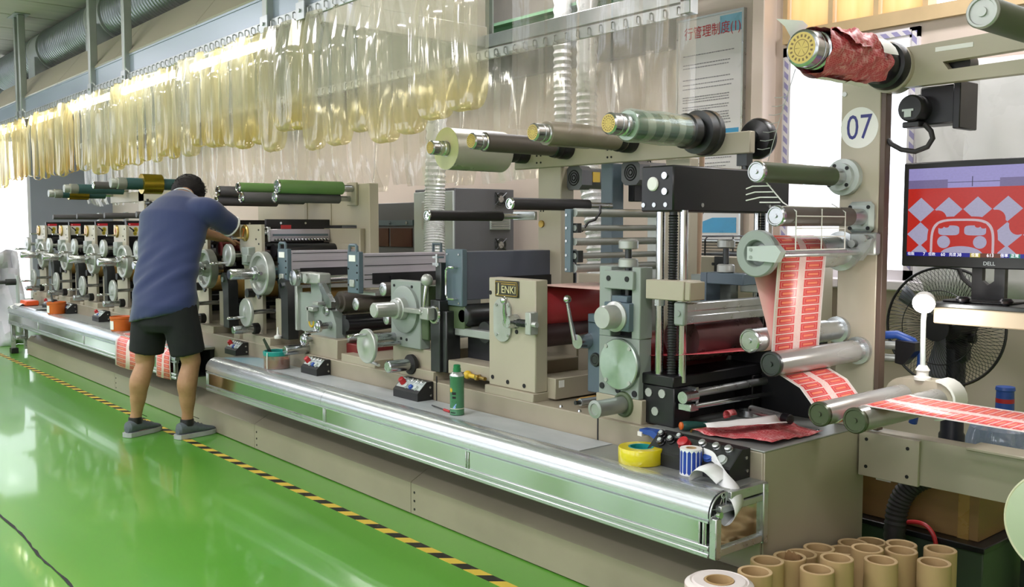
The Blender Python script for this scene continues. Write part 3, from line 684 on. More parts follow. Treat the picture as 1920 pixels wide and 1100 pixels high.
lw = part('lower_shaft', M().lathe((-3.87, 2.60, .67), (-3.87, 2.45, .67), [(.03, 0), (.03, .145), (.024, .15), (0, .15)], 22), 'steel', g)
part('collar', M().lathe((-3.87, 2.605, .67), (-3.87, 2.575, .67), [(.045, 0), (.05, .006), (.05, .024), (.03, .03)], 24), 'rubber', lw)
part('link_rod', M().tube([(-4.22, 2.55, .655), (-4.05, 2.5, .66), (-3.96, 2.46, .668)], .008, 6), 'alu', g)
part('rear_plate', M().box(-4.065, 3.18, .62, -3.7, 3.2, 1.05, .003), 'beige', g)
# upright with ball levers beside the square plate
g2 = thing('lever_upright', 'steel upright with a ball lever and round opening beside the square plate', 'upright', (-3.66, 2.62, .655), None)
part('upright', M().box(-3.715, 2.60, .655, -3.64, 2.655, 1.0, .003).box(-3.70, 2.62, 1.0, -3.655, 2.66, 1.18, .003), 'dsteel', g2)
part('bearing_ring', M().torus((-3.678, 2.598, .93), (0, 1, 0), .038, .008, 26, 6), 'chrome', g2)
part('spring_pin', M().cyl((-3.685, 2.62, 1.16), (-3.685, 2.62, 1.22), .008).box(-3.71, 2.61, 1.165, -3.66, 2.65, 1.178).box(-3.71, 2.61, 1.2, -3.67, 2.65, 1.21), 'steel', g2)
lv = part('ball_lever', M().tube([(-3.72, 2.585, 1.08), (-3.725, 2.575, 1.0), (-3.73, 2.57, .945)], [.012, .009, .006], 10), 'chrome', g2)
part('ball', M().sphere((-3.72, 2.585, 1.095), .03, 16), 'cast', lv); part('ball', M().sphere((-3.73, 2.568, .94), .012, 10), 'cast', lv)
part('side_bar', M().box(-3.64, 2.615, .655, -3.605, 2.70, .95, .004), 'dsteel', g2)
# coating rollers right of the upright
g3 = thing('coating_station', 'dark rollers and grey tray between the square plate and the name plate', 'roller station', (-3.45, 2.9, .655), None)
part('roller', M().lathe((-3.54, 2.66, .93), (-3.54, 3.18, .93), [(.03, 0), (.045, .004), (.055, .02), (.055, .5), (.03, .52)], 26), 'dsteel', g3)
part('roller', M().cyl((-3.42, 2.70, .86), (-3.42, 3.18, .86), .05, n=24), 'black', g3)
part('cross_bar', M().box(-3.60, 2.66, .835, -3.28, 2.70, .872, .003), 'alu_dull', g3)
part('black_screen', M().box(-3.6, 2.74, .66, -3.28, 2.76, .83), 'dark', g3)
part('tray', M().box(-3.6, 2.62, .655, -3.28, 3.18, .72, .004), 'beige', g3)
part('rear_plate', M().box(-3.65, 3.18, .62, -3.3, 3.2, 1.0, .003), 'beige', g3)
# ------------------------------------------------------------------ name plate unit
g = thing('nameplate_unit', 'tall beige plate unit with the JENKI name plate and a red inked roller', 'press unit', (-3.1, 2.9, .648))
fp = part('front_plate', M().box(-3.262, 2.60, .648, -2.948, 2.67, 1.127, .004), 'beige_light', g)
part('screw_heads', screws(M(), [(-3.235, .685), (-3.13, .675), (-3.02, .672), (-3.25, 1.06), (-3.07, .90)], 2.60, .0095, .003), 'dark', fp)
np_ = part('name_plate', M().box(-3.213, 2.594, 1.046, -3.052, 2.60, 1.118, .004), mat('black olive plate', '#2f2c1e', .35), fp)
m = M()
for a, b, c, d in ((-3.207, 1.051, -3.058, 1.0545), (-3.207, 1.1095, -3.058, 1.113), (-3.2085, 1.051, -3.2065, 1.113), (-3.0615, 1.051, -3.058, 1.113)): m.box(a, 2.5925, b, c, 2.5945, d)
m.box(-3.168, 2.5925, 1.100, -3.068, 2.5945, 1.1045)
part('rim', m, 'brass', fp)
pale = mat('pale gold lettering', '#d8cfa0', .35, .4)
text('lettering', 'J', .058, (-3.186, 2.593, 1.0835), FRONT, pale, fp, .001)
text('lettering', 'ENKI', .046, (-3.117, 2.593, 1.077), FRONT, pale, fp, .001)
cov = part('oval_cover', M().prism([(-3.160 + .058 * math.cos(t) , .945 + (.045 if math.sin(t) > 0 else -.045) + .05 * math.sin(t)) for t in [2 * PI * i / 32 for i in range(32)]], 'y', 2.590, 2.60), 'cast', g)
part('screw_heads', screws(M(), [(-3.195, 1.01), (-3.115, 1.01), (-3.195, .88), (-3.115, .88)], 2.59, .007, .004), 'steel', cov)
kl = part('clamp_lever', M().tube([(-3.085, 2.555, .94), (-3.08, 2.54, .99), (-3.062, 2.525, 1.035)], [.011, .009, .006], 10).cyl((-3.075, 2.60, .945), (-3.075, 2.545, .945), .032, .026, 24), 'steel', g)
part('ball', M().sphere((-3.06, 2.522, 1.04), .017, 14), 'chrome', kl)
m = M().cyl((-3.05, 2.57, .945), (-2.93, 2.57, .945), .010)
for i in range(9): m.torus((-3.025 + i * .0085, 2.57, .945), (1, 0, 0), .014, .0028, 14, 5)
part('spring', m, 'dsteel', g)
part('stop_block', M().box(-2.965, 2.555, .90, -2.93, 2.60, .995, .003).cyl((-2.93, 2.57, .945), (-2.905, 2.57, .945), .012, n=8), 'cast', g)
part('rear_plate', M().box(-3.262, 3.15, .62, -2.948, 3.20, 1.127, .004), 'beige', g)
part('base_block', M().box(-3.0, 2.67, .62, -2.90, 3.15, .71, .003).box(-3.26, 2.67, .62, -3.0, 3.15, .66), 'beige', g)
part('red_roller', M().lathe((-3.06, 2.672, 1.0), (-3.06, 3.15, 1.0), [(.03, 0), (.095, .003), (.095, .40), (.088, .402), (.088, .44), (.07, .445), (.07, .478)], 40), 'redink', g)
part('backing_roller', M().cyl((-3.02, 2.672, .885), (-3.02, 3.15, .885), .055, n=30), mat('dark red grey rubber', '#453033', .42), g)
part('paper_tag', M().box(-2.9, 2.69, .67, -2.898, 2.72, .70), 'paper', g)
# second lever block behind the plate
lb = part('lever_block', M().box(-2.80, 2.76, .66, -2.70, 2.86, .955, .004).box(-2.79, 2.75, .955, -2.70, 2.85, .99, .003), 'slate', g)
part('bore', M().torus((-2.75, 2.758, .80), (0, 1, 0), .022, .008, 22, 6).cyl((-2.75, 2.757, .80), (-2.75, 2.752, .80), .016), 'dsteel', lb)
kl = part('clamp_lever', M().tube([(-2.815, 2.70, .88), (-2.83, 2.69, .96), (-2.84, 2.68, 1.04)], [.012, .009, .0065], 10).cyl((-2.80, 2.76, .875), (-2.80, 2.70, .875), .034, .03, 24), 'steel', g)
part('ball', M().sphere((-2.84, 2.68, 1.05), .018, 14), 'chrome', kl)
m = M()
for i in range(6): m.torus((-2.745, 2.79, .93 + i * .014), (0, 0, 1), .016, .004, 14, 5)
part('spring', m, 'steel', g)
# inked web running right of the name plate
ink_web = mat('red printed film', '#b4454c', .35, 0, .15, 12)
one('film_web', 'dull red printed film running over the inked roller towards the grey green slotted plate', 'film web', M().grid([[(x, 2.69, z), (x, 3.02, z)] for x, z in ((-3.13, 1.080), (-3.06, 1.098), (-2.95, 1.098), (-2.60, 1.098), (-2.45, 1.08))]), mat('pink backed film', '#c9a79c', .4, 0, .1, 10), None, None, .0006)

# ------------------------------------------------------------------ slotted plate with pressure block
g = thing('press_unit', 'grey green slotted plate with pressure screw and brushed round cover', 'press unit', (-2.46, 2.9, .703))
m = M().box(-2.575, 2.60, .703, -2.365, 2.67, .93, .003).box(-2.575, 2.60, .93, -2.512, 2.67, 1.20, .003).box(-2.405, 2.60, .93, -2.362, 2.67, 1.20, .003)
sp = part('side_plate', m, 'mint', g)
part('screw_heads', screws(M(), [(-2.555, .735), (-2.47, .728), (-2.385, .724)], 2.60, .0125, .004), 'dark', sp)
part('recess', M().box(-2.515, 2.655, .92, -2.40, 2.67, 1.17), 'dark', g)
tb = part('top_bridge', M().box(-2.535, 2.585, 1.115, -2.385, 2.68, 1.185, .003), 'mint', g)
part('screw_heads', screws(M(), [(-2.51, 1.155), (-2.415, 1.155)], 2.585, .0105, .003), 'dark', tb)
part('pressure_screw', M().cyl((-2.46, 2.64, 1.03), (-2.46, 2.64, 1.30), .013), 'dsteel', g)
for z in (1.195, 1.265): part('knurled_nut', M().lathe((-2.46, 2.64, z), (-2.46, 2.64, z + .036), [(.03, 0), (.038, .004), (.038, .03), (.032, .036)], 14), 'cast', g)
bk = part('sliding_block', M().box(-2.525, 2.575, .958, -2.395, 2.65, 1.065, .003).box(-2.50, 2.59, 1.065, -2.42, 2.64, 1.09, .003), 'slate', g)
part('pin', M().lathe((-2.462, 2.58, 1.012), (-2.462, 2.50, 1.012), [(.058, 0), (.058, .012), (.045, .018), (.045, .07), (.040, .08), (0, .08)], 30), 'cast', bk)
def brushed():
    k = NT('radially brushed steel'); x, y, z = k.xyz(k.coord())
    an = k.new('ShaderNodeTexCoord'); n = k.noise(k.coord(), 40, 2)
    k.set(Base_Color=k.mix(n, srgb('#9fb0a6'), srgb('#b5c2ba')), Metallic=.8, Roughness=.34, Anisotropic=.8)
    tg = k.new('ShaderNodeTangent', direction_type='RADIAL', axis='Y'); k.l.new(tg.outputs[0], k.b.inputs['Tangent']); return k.m
dk = part('round_cover', M().lathe((0, 0, 0), (0, -.02, 0), [(.098, 0), (.098, .016), (.094, .02), (0, .02)], 48), brushed(), g)
dk.location = Vector((-2.455, 2.60, .83)) ; dk.data.transform(Matrix.Translation(OFF[g.name])); dk.location -= OFF[g.name]
part('screw_heads', screws(M(), [(-2.515, .895), (-2.395, .895), (-2.515, .765), (-2.395, .765)], 2.58, .008, .004), 'cast', g)
st = part('stub_shaft', M().lathe((-2.44, 2.62, .677), (-2.44, 2.45, .677), [(.031, 0), (.031, .165), (.034, .168), (.034, .176), (.022, .178), (.02, .174), (0, .174)], 26), 'alu_dull', g)
part('collar', M().torus((-2.44, 2.60, .677), (0, 1, 0), .038, .012, 26, 8), 'olive', st)
part('anvil_roller', M().cyl((-2.45, 2.68, .86), (-2.45, 3.18, .86), .085, n=36), 'darkred', g)
part('rear_plate', M().box(-2.575, 3.15, .62, -2.365, 3.20, 1.15, .003), 'mint', g)

# ------------------------------------------------------------------ black die head on guide rods
g = thing('die_head', 'black die cutting head on chromed guide rods over a black base', 'die cutter', (-2.28, 2.9, .618))
hd = part('head_block', M().box(-2.382, 2.62, 1.405, -2.225, 3.34, 1.572, .006), 'black', g)
part('button', M().lathe((-2.321, 2.622, 1.506), (-2.321, 2.612, 1.506), [(.026, 0), (.026, .006), (.022, .01), (0, .01)], 24), 'white', hd)
part('screw_heads', screws(M(), [(-2.265, 1.535), (-2.264, 1.478)], 2.62, .013, .006), 'chrome', hd)
part('screw_heads', screws(M(), [(-2.367, 1.43), (-2.315, 1.43), (-2.261, 1.43)], 2.62, .009, .003), 'steel', hd)
part('side_screws', M().cyl((-2.225, 2.78, 1.43), (-2.22, 2.78, 1.43), .008, n=10).cyl((-2.225, 3.2, 1.43), (-2.22, 3.2, 1.43), .008, n=10), 'steel', hd)
for x, y in ((-2.305, 2.645), (-2.225, 2.68), (-2.305, 3.24), (-2.225, 3.20)):
    part('guide_rod', M().cyl((x, y, .78), (x, y, 1.41), .0155, n=18), 'chrome', g)
for x, y in ((-2.262, 2.665), (-2.262, 3.225)):
    m = M().cyl((x, y, .78), (x, y, 1.41), .015, n=14)
    for i in range(60): m.torus((x, y, .80 + i * .01), (0, 0, 1), .0155, .0035, 12, 4)
    part('threaded_rod', m, 'dsteel', g)
part('clamp_block', M().box(-2.345, 2.61, 1.085, -2.165, 2.71, 1.157, .003), 'beige_light', g)
part('clamp_block', M().box(-2.345, 3.18, 1.085, -2.165, 3.27, 1.157, .003), 'cast', g)
part('clamp_cap', M().box(-2.165, 2.615, 1.088, -2.14, 2.70, 1.154, .003), 'beige', g)
for x, y in ((-2.305, 2.645), (-2.225, 2.68)): part('nut', M().cyl((x, y, 1.06), (x, y, 1.085), .02, n=6), 'steel', g)
m = M().box(-2.215, 2.64, 1.045, -2.175, 3.18, 1.075, .003).box(-2.215, 2.64, 1.03, -2.178, 3.18, 1.045).box(-2.215, 2.64, 1.0, -2.175, 3.18, 1.03, .003)
cb = part('cross_bar', m, 'alu', g)
part('end_cap', M().box(-2.22, 2.62, .995, -2.17, 2.645, 1.08, .006).cyl((-2.195, 2.62, 1.04), (-2.195, 2.615, 1.04), .011, n=8), 'mint', cb)
part('base_slab', M().box(-2.375, 2.62, .765, -2.215, 3.2, .806, .004), 'black', g)
fb_ = part('base_block', M().box(-2.372, 2.625, .618, -2.215, 2.72, .765, .004), 'black', g); part('base_block', M().box(-2.372, 3.1, .618, -2.215, 3.2, .765, .004), 'black', g)
part('screw_caps', screws(M(), [(-2.336, .735), (-2.271, .738), (-2.304, .668)], 2.625, .0165, .004), 'cast', fb_)
part('inner_wall', M().box(-2.375, 2.72, .618, -2.30, 3.1, .765), 'dark', g)
part('tie_rod', M().cyl((-2.20, 2.66, .738), (-2.20, 3.2, .738), .015, n=16), 'alu', g)
part('tie_rod', M().cyl((-2.17, 2.68, .698), (-2.17, 3.2, .690), .010, n=14), 'chrome', g)
part('rod_clip', M().box(-2.21, 2.64, .685, -2.15, 2.675, .712, .003).box(-2.215, 2.70, .68, -2.175, 2.715, .765), 'steel', g)
part('spring_cup', M().cyl((-2.18, 2.63, .735), (-2.18, 2.70, .735), .022), 'steel', g)
part('rear_wall', M().box(-2.4, 3.16, .618, -1.95, 3.2, .92, .003), 'dark', g)
# pressure knob standing on the rear clamp
kn = part('rear_bridge', M().box(-2.42, 3.06, 1.12, -2.24, 3.15, 1.165, .003).box(-2.45, 3.06, 1.02, -2.42, 3.15, 1.165), 'slate', g)
part('rear_screw', M().cyl((-2.355, 3.1, 1.16), (-2.355, 3.1, 1.28), .012), 'dsteel', g)
for z in (1.165, 1.265): part('knurled_nut', M().lathe((-2.355, 3.1, z), (-2.355, 3.1, z + .035), [(.03, 0), (.036, .004), (.036, .03), (.03, .035)], 14), 'cast', g)
part('cutting_roller', M().cyl((-2.28, 2.74, .93), (-2.28, 3.14, .93), .085, n=36), mat('red stained steel', '#6a4a4c', .3, .5, .15, 7), g)
one('film_web', 'red film sheet leaving the die rollers towards the column with 07', 'film web', M().grid([[(x, 2.66, z), (x, 2.95, z)] for x, z in ((-2.42, .862), (-2.30, .872), (-2.1, .90), (-1.95, .925), (-1.877, .932))]), ink_web, None, None, .0006)

# ------------------------------------------------------------------ idler rack between name plate and die head
g = thing('idler_rack', 'grey bracket rack of five bare steel idler rods above the slotted plate', 'roller rack', (-2.89, 3.0, 1.16))
rp = part('side_bracket', M().box(-2.922, 2.74, 1.158, -2.885, 2.757, 1.425, .002), 'slate', g)
part('screw_heads', screws(M(), [(-2.91, z) for z in (1.40, 1.345, 1.29, 1.23, 1.17)], 2.74, .006, .003), 'steel', rp)
for z, r in ((1.41, .018), (1.345, .013), (1.287, .016), (1.227, .013), (1.175, .018)): part('idler_rod', M().cyl((-2.88, 2.757, z), (-2.88, 3.26, z), r, n=18), 'alu_dull', g)
part('rear_bracket', M().box(-2.922, 3.26, .62, -2.85, 3.275, 1.45, .002), 'cast', g)
part('rod_clamp', M().box(-2.895, 2.76, 1.325, -2.865, 2.785, 1.365).box(-2.895, 2.76, 1.2, -2.86, 2.79, 1.25), 'dsteel', g)
part('cable', M().tube([(-2.88, 2.80, 1.33), (-2.86, 2.82, 1.37), (-2.84, 2.84, 1.38), (-2.83, 2.86, 1.41), (-2.84, 2.87, 1.44)], .006, 6).tube([(-2.93, 2.80, 1.30), (-2.97, 2.80, 1.27), (-2.95, 2.8, 1.22), (-2.92, 2.8, 1.19)], .005, 6), 'black', g)
# steel rod lying on the bed
t = thing('steel_rod', 'bare steel rod lying across the bed top before the slotted plate', 'rod', (-2.72, 2.78, .615))
part('rod', M().cyl((-2.74, 2.66, .634), (-2.70, 2.98, .634), .0155, n=16), 'alu', t)
part('journal', M().cyl((-2.74, 2.66, .634), (-2.743, 2.635, .634), .009, n=12), 'dsteel', t)
one('wooden_tool_handle', 'ochre tool handle lying behind the bare steel rod', 'tool', M().lathe((-2.80, 2.70, .631), (-2.74, 2.92, .631), [(.004, 0), (.009, .02), (.012, .06), (.016, .1), (.016, .2), (.01, .225)], 12), 'amber')

# ------------------------------------------------------------------ unwinding beam with four spindles
g = thing('unwind_stand', 'beige cross beam on posts that carries four winding spindles', 'stand', (-3.05, 3.22, .612))
bm = part('beam', M().box(-3.80, 3.2, 1.648, -2.32, 3.235, 1.738, .004), 'beige_light', g)
m = M()
for x in (-3.12, -3.095, -3.62, -3.59): m.cyl((x, 3.2, 1.71), (x, 3.197, 1.71), .005, n=8).cyl((x, 3.2, 1.675), (x, 3.197, 1.675), .005, n=8)
part('screw_holes', m, 'dark', bm)
part('post', M().box(-3.622, 3.21, .6, -3.45, 3.30, 1.65, .004), 'beige_light', g)
part('post', M().box(-3.204, 3.24, .6, -3.126, 3.32, 1.65, .004), 'slate', g)
part('post', M().box(-2.80, 3.24, .6, -2.66, 3.30, 1.65, .004), 'beige_light', g)
part('post_holes', screws(M(), [(-3.60, 1.455), (-3.58, 1.455), (-3.60, 1.43), (-3.58, 1.43)], 3.21, .004, .002), 'dark', g)
part('post_bolt', M().cyl((-3.59, 3.21, 1.365), (-3.59, 3.20, 1.365), .018), 'brass', g)
part('brake_knob', M().lathe((-2.37, 3.235, 1.715), (-2.37, 3.36, 1.715), [(.03, 0), (.03, .05), (.075, .06), (.085, .075), (.085, .1), (.07, .12)], 32), 'black', g)
part('brake_bracket', M().box(-2.40, 3.22, 1.60, -2.35, 3.26, 1.66).cyl((-2.37, 3.24, 1.57), (-2.37, 3.24, 1.61), .015), 'dsteel', g)
cap_m = None
def cap_print():
    k = NT('yellow cap print'); u, v, w = k.xyz(k.coord('UV'))
    dx = k.math('SUBTRACT', u, .5); dy = k.math('SUBTRACT', v, .5); r = k.math('SQRT', k.math('ADD', k.math('MULTIPLY', dx, dx), k.math('MULTIPLY', dy, dy)))
    an = k.math('ARCTAN2', dy, dx); ray = k.math('MULTIPLY', k.math('LESS_THAN', k.math('ABSOLUTE', k.math('SINE', k.math('MULTIPLY', an, 3))), .16), k.math('LESS_THAN', r, .23))
    ring = k.math('LESS_THAN', k.math('ABSOLUTE', k.math('SUBTRACT', r, .26)), .012)
    dots = k.math('MULTIPLY', k.math('LESS_THAN', k.math('ABSOLUTE', k.math('SUBTRACT', r, .38)), .045), k.math('GREATER_THAN', k.math('SINE', k.math('MULTIPLY', an, 17)), .1))
    f = k.math('MAXIMUM', k.math('MAXIMUM', ray, ring), dots)
    k.set(Base_Color=k.mix(f, srgb('#c8ae58'), srgb('#6b5418')), Roughness=.35); return k.m
cap_m = cap_print()
def cap_face(x, y, z, r):
    n = 28; pts = [(x, y, z)] + [(x + r * math.cos(2 * PI * i / n), y, z + r * math.sin(2 * PI * i / n)) for i in range(n)]
    uv = [(.5, .5)] + [(.5 + .5 * math.cos(2 * PI * i / n), .5 + .5 * math.sin(2 * PI * i / n)) for i in range(n)]
    m = M(); m.add(pts, [(0, 1 + i, 1 + (i + 1) % n) for i in range(n)], uv); return m
def spindle(label, x, z, y0, r, sleeve, sy0, sy1, sr, flange=True, y1=3.2, extra=None):
    t = thing('winding_spindle', label, 'spindle', (x, y0, z - r))
    cp = part('cap', M().lathe((x, y0, z), (x, y0 + .04, z), [(r * .85, 0), (r, .006), (r, .04)], 28), 'steel', t)
    part('cap_plate', cap_face(x, y0 - .0008, z, r * .84), cap_m, cp, 'yellow printed cap')
    part('collar', M().lathe((x, y0 + .04, z), (x, sy0 + .05, z), [(r * .85, 0), (r * 1.02, .004), (r * 1.02, .02), (r * .9, .022), (r * .9, .03), (r * 1.04, .034), (r * 1.04, .05), (r * .92, .055), (r * .92, sy0 + .01 - y0)], 28), 'steel', t)
    part('mandrel', M().cyl((x, sy0, z), (x, y1, z), r * .88, n=28), 'dsteel', t)
    if sleeve: part('sleeve', M().pipe((x, sy0, z), (x, sy1, z), sr, r * .9, 40), sleeve, t)
    if flange: part('flange', M().lathe((x, y1 - .11, z), (x, y1, z), [(r, 0), (r * 1.35, .01), (r * 1.45, .03), (r * 1.3, .05), (r * 1.5, .06), (r * 1.5, .11)], 30), 'black', t)
    return t
film_side = mat('film roll', '#d8d6b4', .18, .25, .05, 8, (1, .3, 1))
t = spindle('spindle with a fat roll of clear film, at the far end of the beam', -3.716, 1.727, 2.605, .034, None, 2.66, 3.05, .1)
rl = part('film_roll', M().lathe((-3.716, 2.70, 1.727), (-3.716, 3.04, 1.727), [(.04, 0), (.102, 0), (.102, .34), (.04, .34)], 48), mat('clear film wound', '#c4c2b8', .3, .25, .03, 4), t)
m = M(); n = 48
for i in range(n):
    a, b = 2 * PI * i / n, 2 * PI * (i + 1) / n
    m.add([(-3.716 + rr * math.cos(q), 2.699, 1.727 + rr * math.sin(q)) for rr, q in ((.040, a), (.101, a), (.101, b), (.040, b))], [(0, 1, 2, 3)])
part('roll_side', m, mat('pale yellow roll side', '#cdcba4', .45), rl)
spindle('spindle with a bare dark grey sleeve, second along the beam', -3.395, 1.736, 2.605, .037, 'brownrub', 2.68, 3.12, .044)
t = spindle('spindle wrapped in dusty brown film, seen behind the clear end strips', -2.975, 1.743, 2.605, .038, mat('dusty film', '#8a8272', .35, .1, .12, 9), 2.68, 3.15, .050)
m = M(); prng = random.Random(5)
m.grid([[(-2.975 + .053 * math.cos(a) , y + .01 * math.sin(a * 2), 1.743 + .053 * math.sin(a)) for y in (2.70, 2.80, 2.93)] for a in [i * .3 + 1.2 for i in range(14)]])
part('loose_film', m, plastic_film('loose film', srgb('#cfc8b8'), .45, .08), t)
def green_band():
    k = NT('green banded film'); x, y, z = k.xyz(k.coord()); n = k.noise(k.coord(), 9, 3)
    q = k.math('FRACT', k.math('ADD', k.math('MULTIPLY', y, 11), k.math('MULTIPLY', n, .35)))
    k.set(Base_Color=k.mix(k.math('GREATER_THAN', q, .45), srgb('#a8bcab'), srgb('#2f6c50')), Roughness=.15, Coat_Weight=.8, Coat_Roughness=.05); k.bump(n, .4, .01); return k.m
t = spindle('spindle with green banded film under clear wrap, nearest end of the beam', -2.537, 1.743, 2.605, .042, green_band(), 2.71, 3.06, .058)
part('clear_wrap', M().lathe((-2.537, 2.705, 1.743), (-2.537, 3.08, 1.743), [(.063, 0), (.066, .02), (.063, .1), (.068, .2), (.064, .3), (.066, .37)], 30, False, False), plastic_film('clear wrap', srgb('#eef3ee'), .22, .12), t)
part('drum', M().lathe((-2.537, 3.04, 1.743), (-2.537, 3.22, 1.743), [(.06, 0), (.072, .01), (.072, .05), (.06, .055), (.06, .08), (.09, .085), (.09, .13), (.095, .135), (.095, .16)], 34), 'dsteel', t)
# two geared motors behind the beam
def motor(label, x, z, y):
    t = thing('gear_motor', label, 'motor', (x, y, z - .06))
    o = .058; c = .022
    pts = [(x - o + c, z - o), (x + o - c, z - o), (x + o, z - o + c), (x + o, z + o - c), (x + o - c, z + o), (x - o + c, z + o), (x - o, z + o - c), (x - o, z - o + c)]
    cv = part('fan_cover', M().prism(pts, 'y', y, y + .07), 'darkgrey', t)
    m = M()
    for r in (.012, .024, .036): m.torus((x, y - .001, z), (0, 1, 0), r, .0035, 26, 5)
    part('grille', m, 'dark', cv)
    part('body', M().cyl((x, y + .07, z), (x, y + .24, z), .052, n=26), 'darkgrey', t)
    part('rating_plate', M().box(x + .048, y + .08, z - .02, x + .0535, y + .13, z + .03), 'yellow', t)
    return t
motor('grey geared motor with a yellow rating plate under the beam', -3.40, 1.592, 3.25)
motor('grey geared motor half hidden by the black die head', -3.02, 1.602, 3.25)
ch = thing('cable_chain', 'black drive bracket with a link chain hanging under the beam', 'chain', (-3.08, 3.35, 1.45))
part('bracket', M().box(-3.11, 3.33, 1.47, -3.07, 3.40, 1.66, .004), 'black', ch)
m = M()
for i in range(9): m.torus((-3.04 + i * .0, 3.40 + .004 * i, 1.655 - i * .021), (1, 0, 0) if i % 2 else (0, 1, 0), .010, .0035, 10, 5)
part('chain', m, 'black', ch, kind='stuff')
# cantilever rollers under the beam
def canti(label, x, y0, y1, z, r, col, group, yaxle=3.2, cap='chrome', nub=True):
    t = thing('cantilever_roller', label, 'roller', (x, (y0 + y1) / 2, z - r), group)
    part('sleeve', M().cyl((x, y0, z), (x, y1, z), r, n=30, b=.0015), col, t)
    ec = part('end_cap', M().lathe((x, y0, z), (x, y0 - .008, z), [(r, -.004), (r, .003), (r - .004, .008), (r * .78, .008), (r * .74, .003), (r * .3, .003), (r * .28, .009), (0, .009)], 30), cap, t)
    part('axle', M().cyl((x, y1, z), (x, yaxle, z), r * .55, n=18), 'steel', t)
    return t
canti('slim black cantilever roller before the large grey cabinet', -3.76, 2.62, 3.08, 1.405, .0255, 'rubber', None, 3.2)
canti('slim black cantilever roller above the five idler rods', -3.136, 2.62, 3.09, 1.45, .0265, 'rubber', None, 3.24)
one('bracket_arm', 'white flat bracket arm joining the black roller to the beige post', 'bracket', M().box(-3.80, 3.19, 1.385, -3.625, 3.21, 1.43, .003), 'alu')
# green and grey cantilever rollers over unit seven, on their own stand
g = thing('roller_stand', 'pale beige stand with a tall post holding the green and grey rollers', 'stand', (-5.9, 3.22, .6))
part('post', M().box(-5.41, 3.2, .6, -5.245, 3.27, 1.63, .004), 'beige_light', g)
part('panel', M().box(-6.9, 3.205, 1.36, -5.41, 3.225, 1.535, .003), 'beige_light', g)
part('panel_seam', M().box(-6.13, 3.2, 1.36, -6.09, 3.206, 1.535).box(-5.75, 3.2, 1.36, -5.745, 3.206, 1.535), 'beige', g)
part('hub_plate', M().box(-5.50, 3.18, 1.49, -5.38, 3.2, 1.64, .004), 'beige_light', g)
for lab, x, z, r, c in (('thick green roller, nearest and uppermost over unit seven', -5.42, 1.60, .042, 'greenrub'), ('green roller farther from us, behind the nearest green one', -5.998, 1.609, .036, 'greenrub'), ('grey roller directly under the nearest green roller', -5.46, 1.535, .034, 'greyrub'), ('grey roller under the farther green roller, wide pale end', -5.95, 1.543, .038, 'greyrub'), ('grey roller beside the man, upper of two', -6.333, 1.597, .036, 'greyrub'), ('grey roller beside the man, lower of two', -6.364, 1.53, .034, 'greyrub')):
    canti(lab, x, 2.65, 3.10, z, r, c, None, 3.2, 'chrome')
# far stand with foil rolls
g = thing('roller_stand', 'beige stand with brake lever holding foil rolls beyond the man', 'stand', (-9.2, 3.2, .6))
part('post', M().box(-9.62, 3.2, .6, -9.46, 3.27, 1.70, .004), 'beige_light', g)
part('beam', M().box(-10.5, 3.2, 1.60, -8.2, 3.225, 1.70, .004), 'beige', g)
part('post', M().box(-8.6, 3.2, .6, -8.45, 3.27, 1.66, .004), 'beige_light', g)
part('brake_rod', M().cyl((-9.3, 3.18, 1.4), (-9.3, 3.18, 1.62), .012).cyl((-9.33, 3.18, 1.58), (-9.2, 3.18, 1.58), .016).cyl((-9.3, 3.18, 1.36), (-9.3, 3.18, 1.42), .025), 'dsteel', g)
def roll(label, x, z, y0, y1, r, col, foil=None):
    t = thing('foil_spindle', label, 'spindle', (x, (y0 + y1) / 2, z - r))
    part('hub', M().lathe((x, y0 - .13, z), (x, y0 + .01, z), [(r * .8, 0), (r * .85, .01), (r * .85, .05), (r, .055), (r, .12), (r * .9, .13)], 20), 'alu_dull', t)
    part('sleeve', M().cyl((x, y0, z), (x, y1, z), r, n=24), col, t)
    if foil: part('foil_roll', M().lathe((x, foil[0], z), (x, foil[1], z), [(r, 0), (foil[2], 0), (foil[2], foil[1] - foil[0]), (r, foil[1] - foil[0])], 32), 'gold', t)
    part('axle', M().cyl((x, y1, z), (x, 3.2, z), r * .5, n=14), 'steel', t)
roll('spindle with the big gold foil roll beside the man', -8.42, 1.725, 2.70, 3.14, .05, 'tealrub', (2.83, 3.0, .088))
roll('teal spindle in the middle of the far foil stand', -9.93, 1.725, 2.72, 3.15, .047, 'tealrub')
roll('spindle with the small gold foil roll, farthest on the stand', -10.42, 1.69, 2.70, 3.12, .045, 'tealrub', (2.76, 2.95, .06))
canti('dark grey roller on the far foil stand', -9.2, 2.66, 3.1, 1.735, .034, 'greyrub', None)
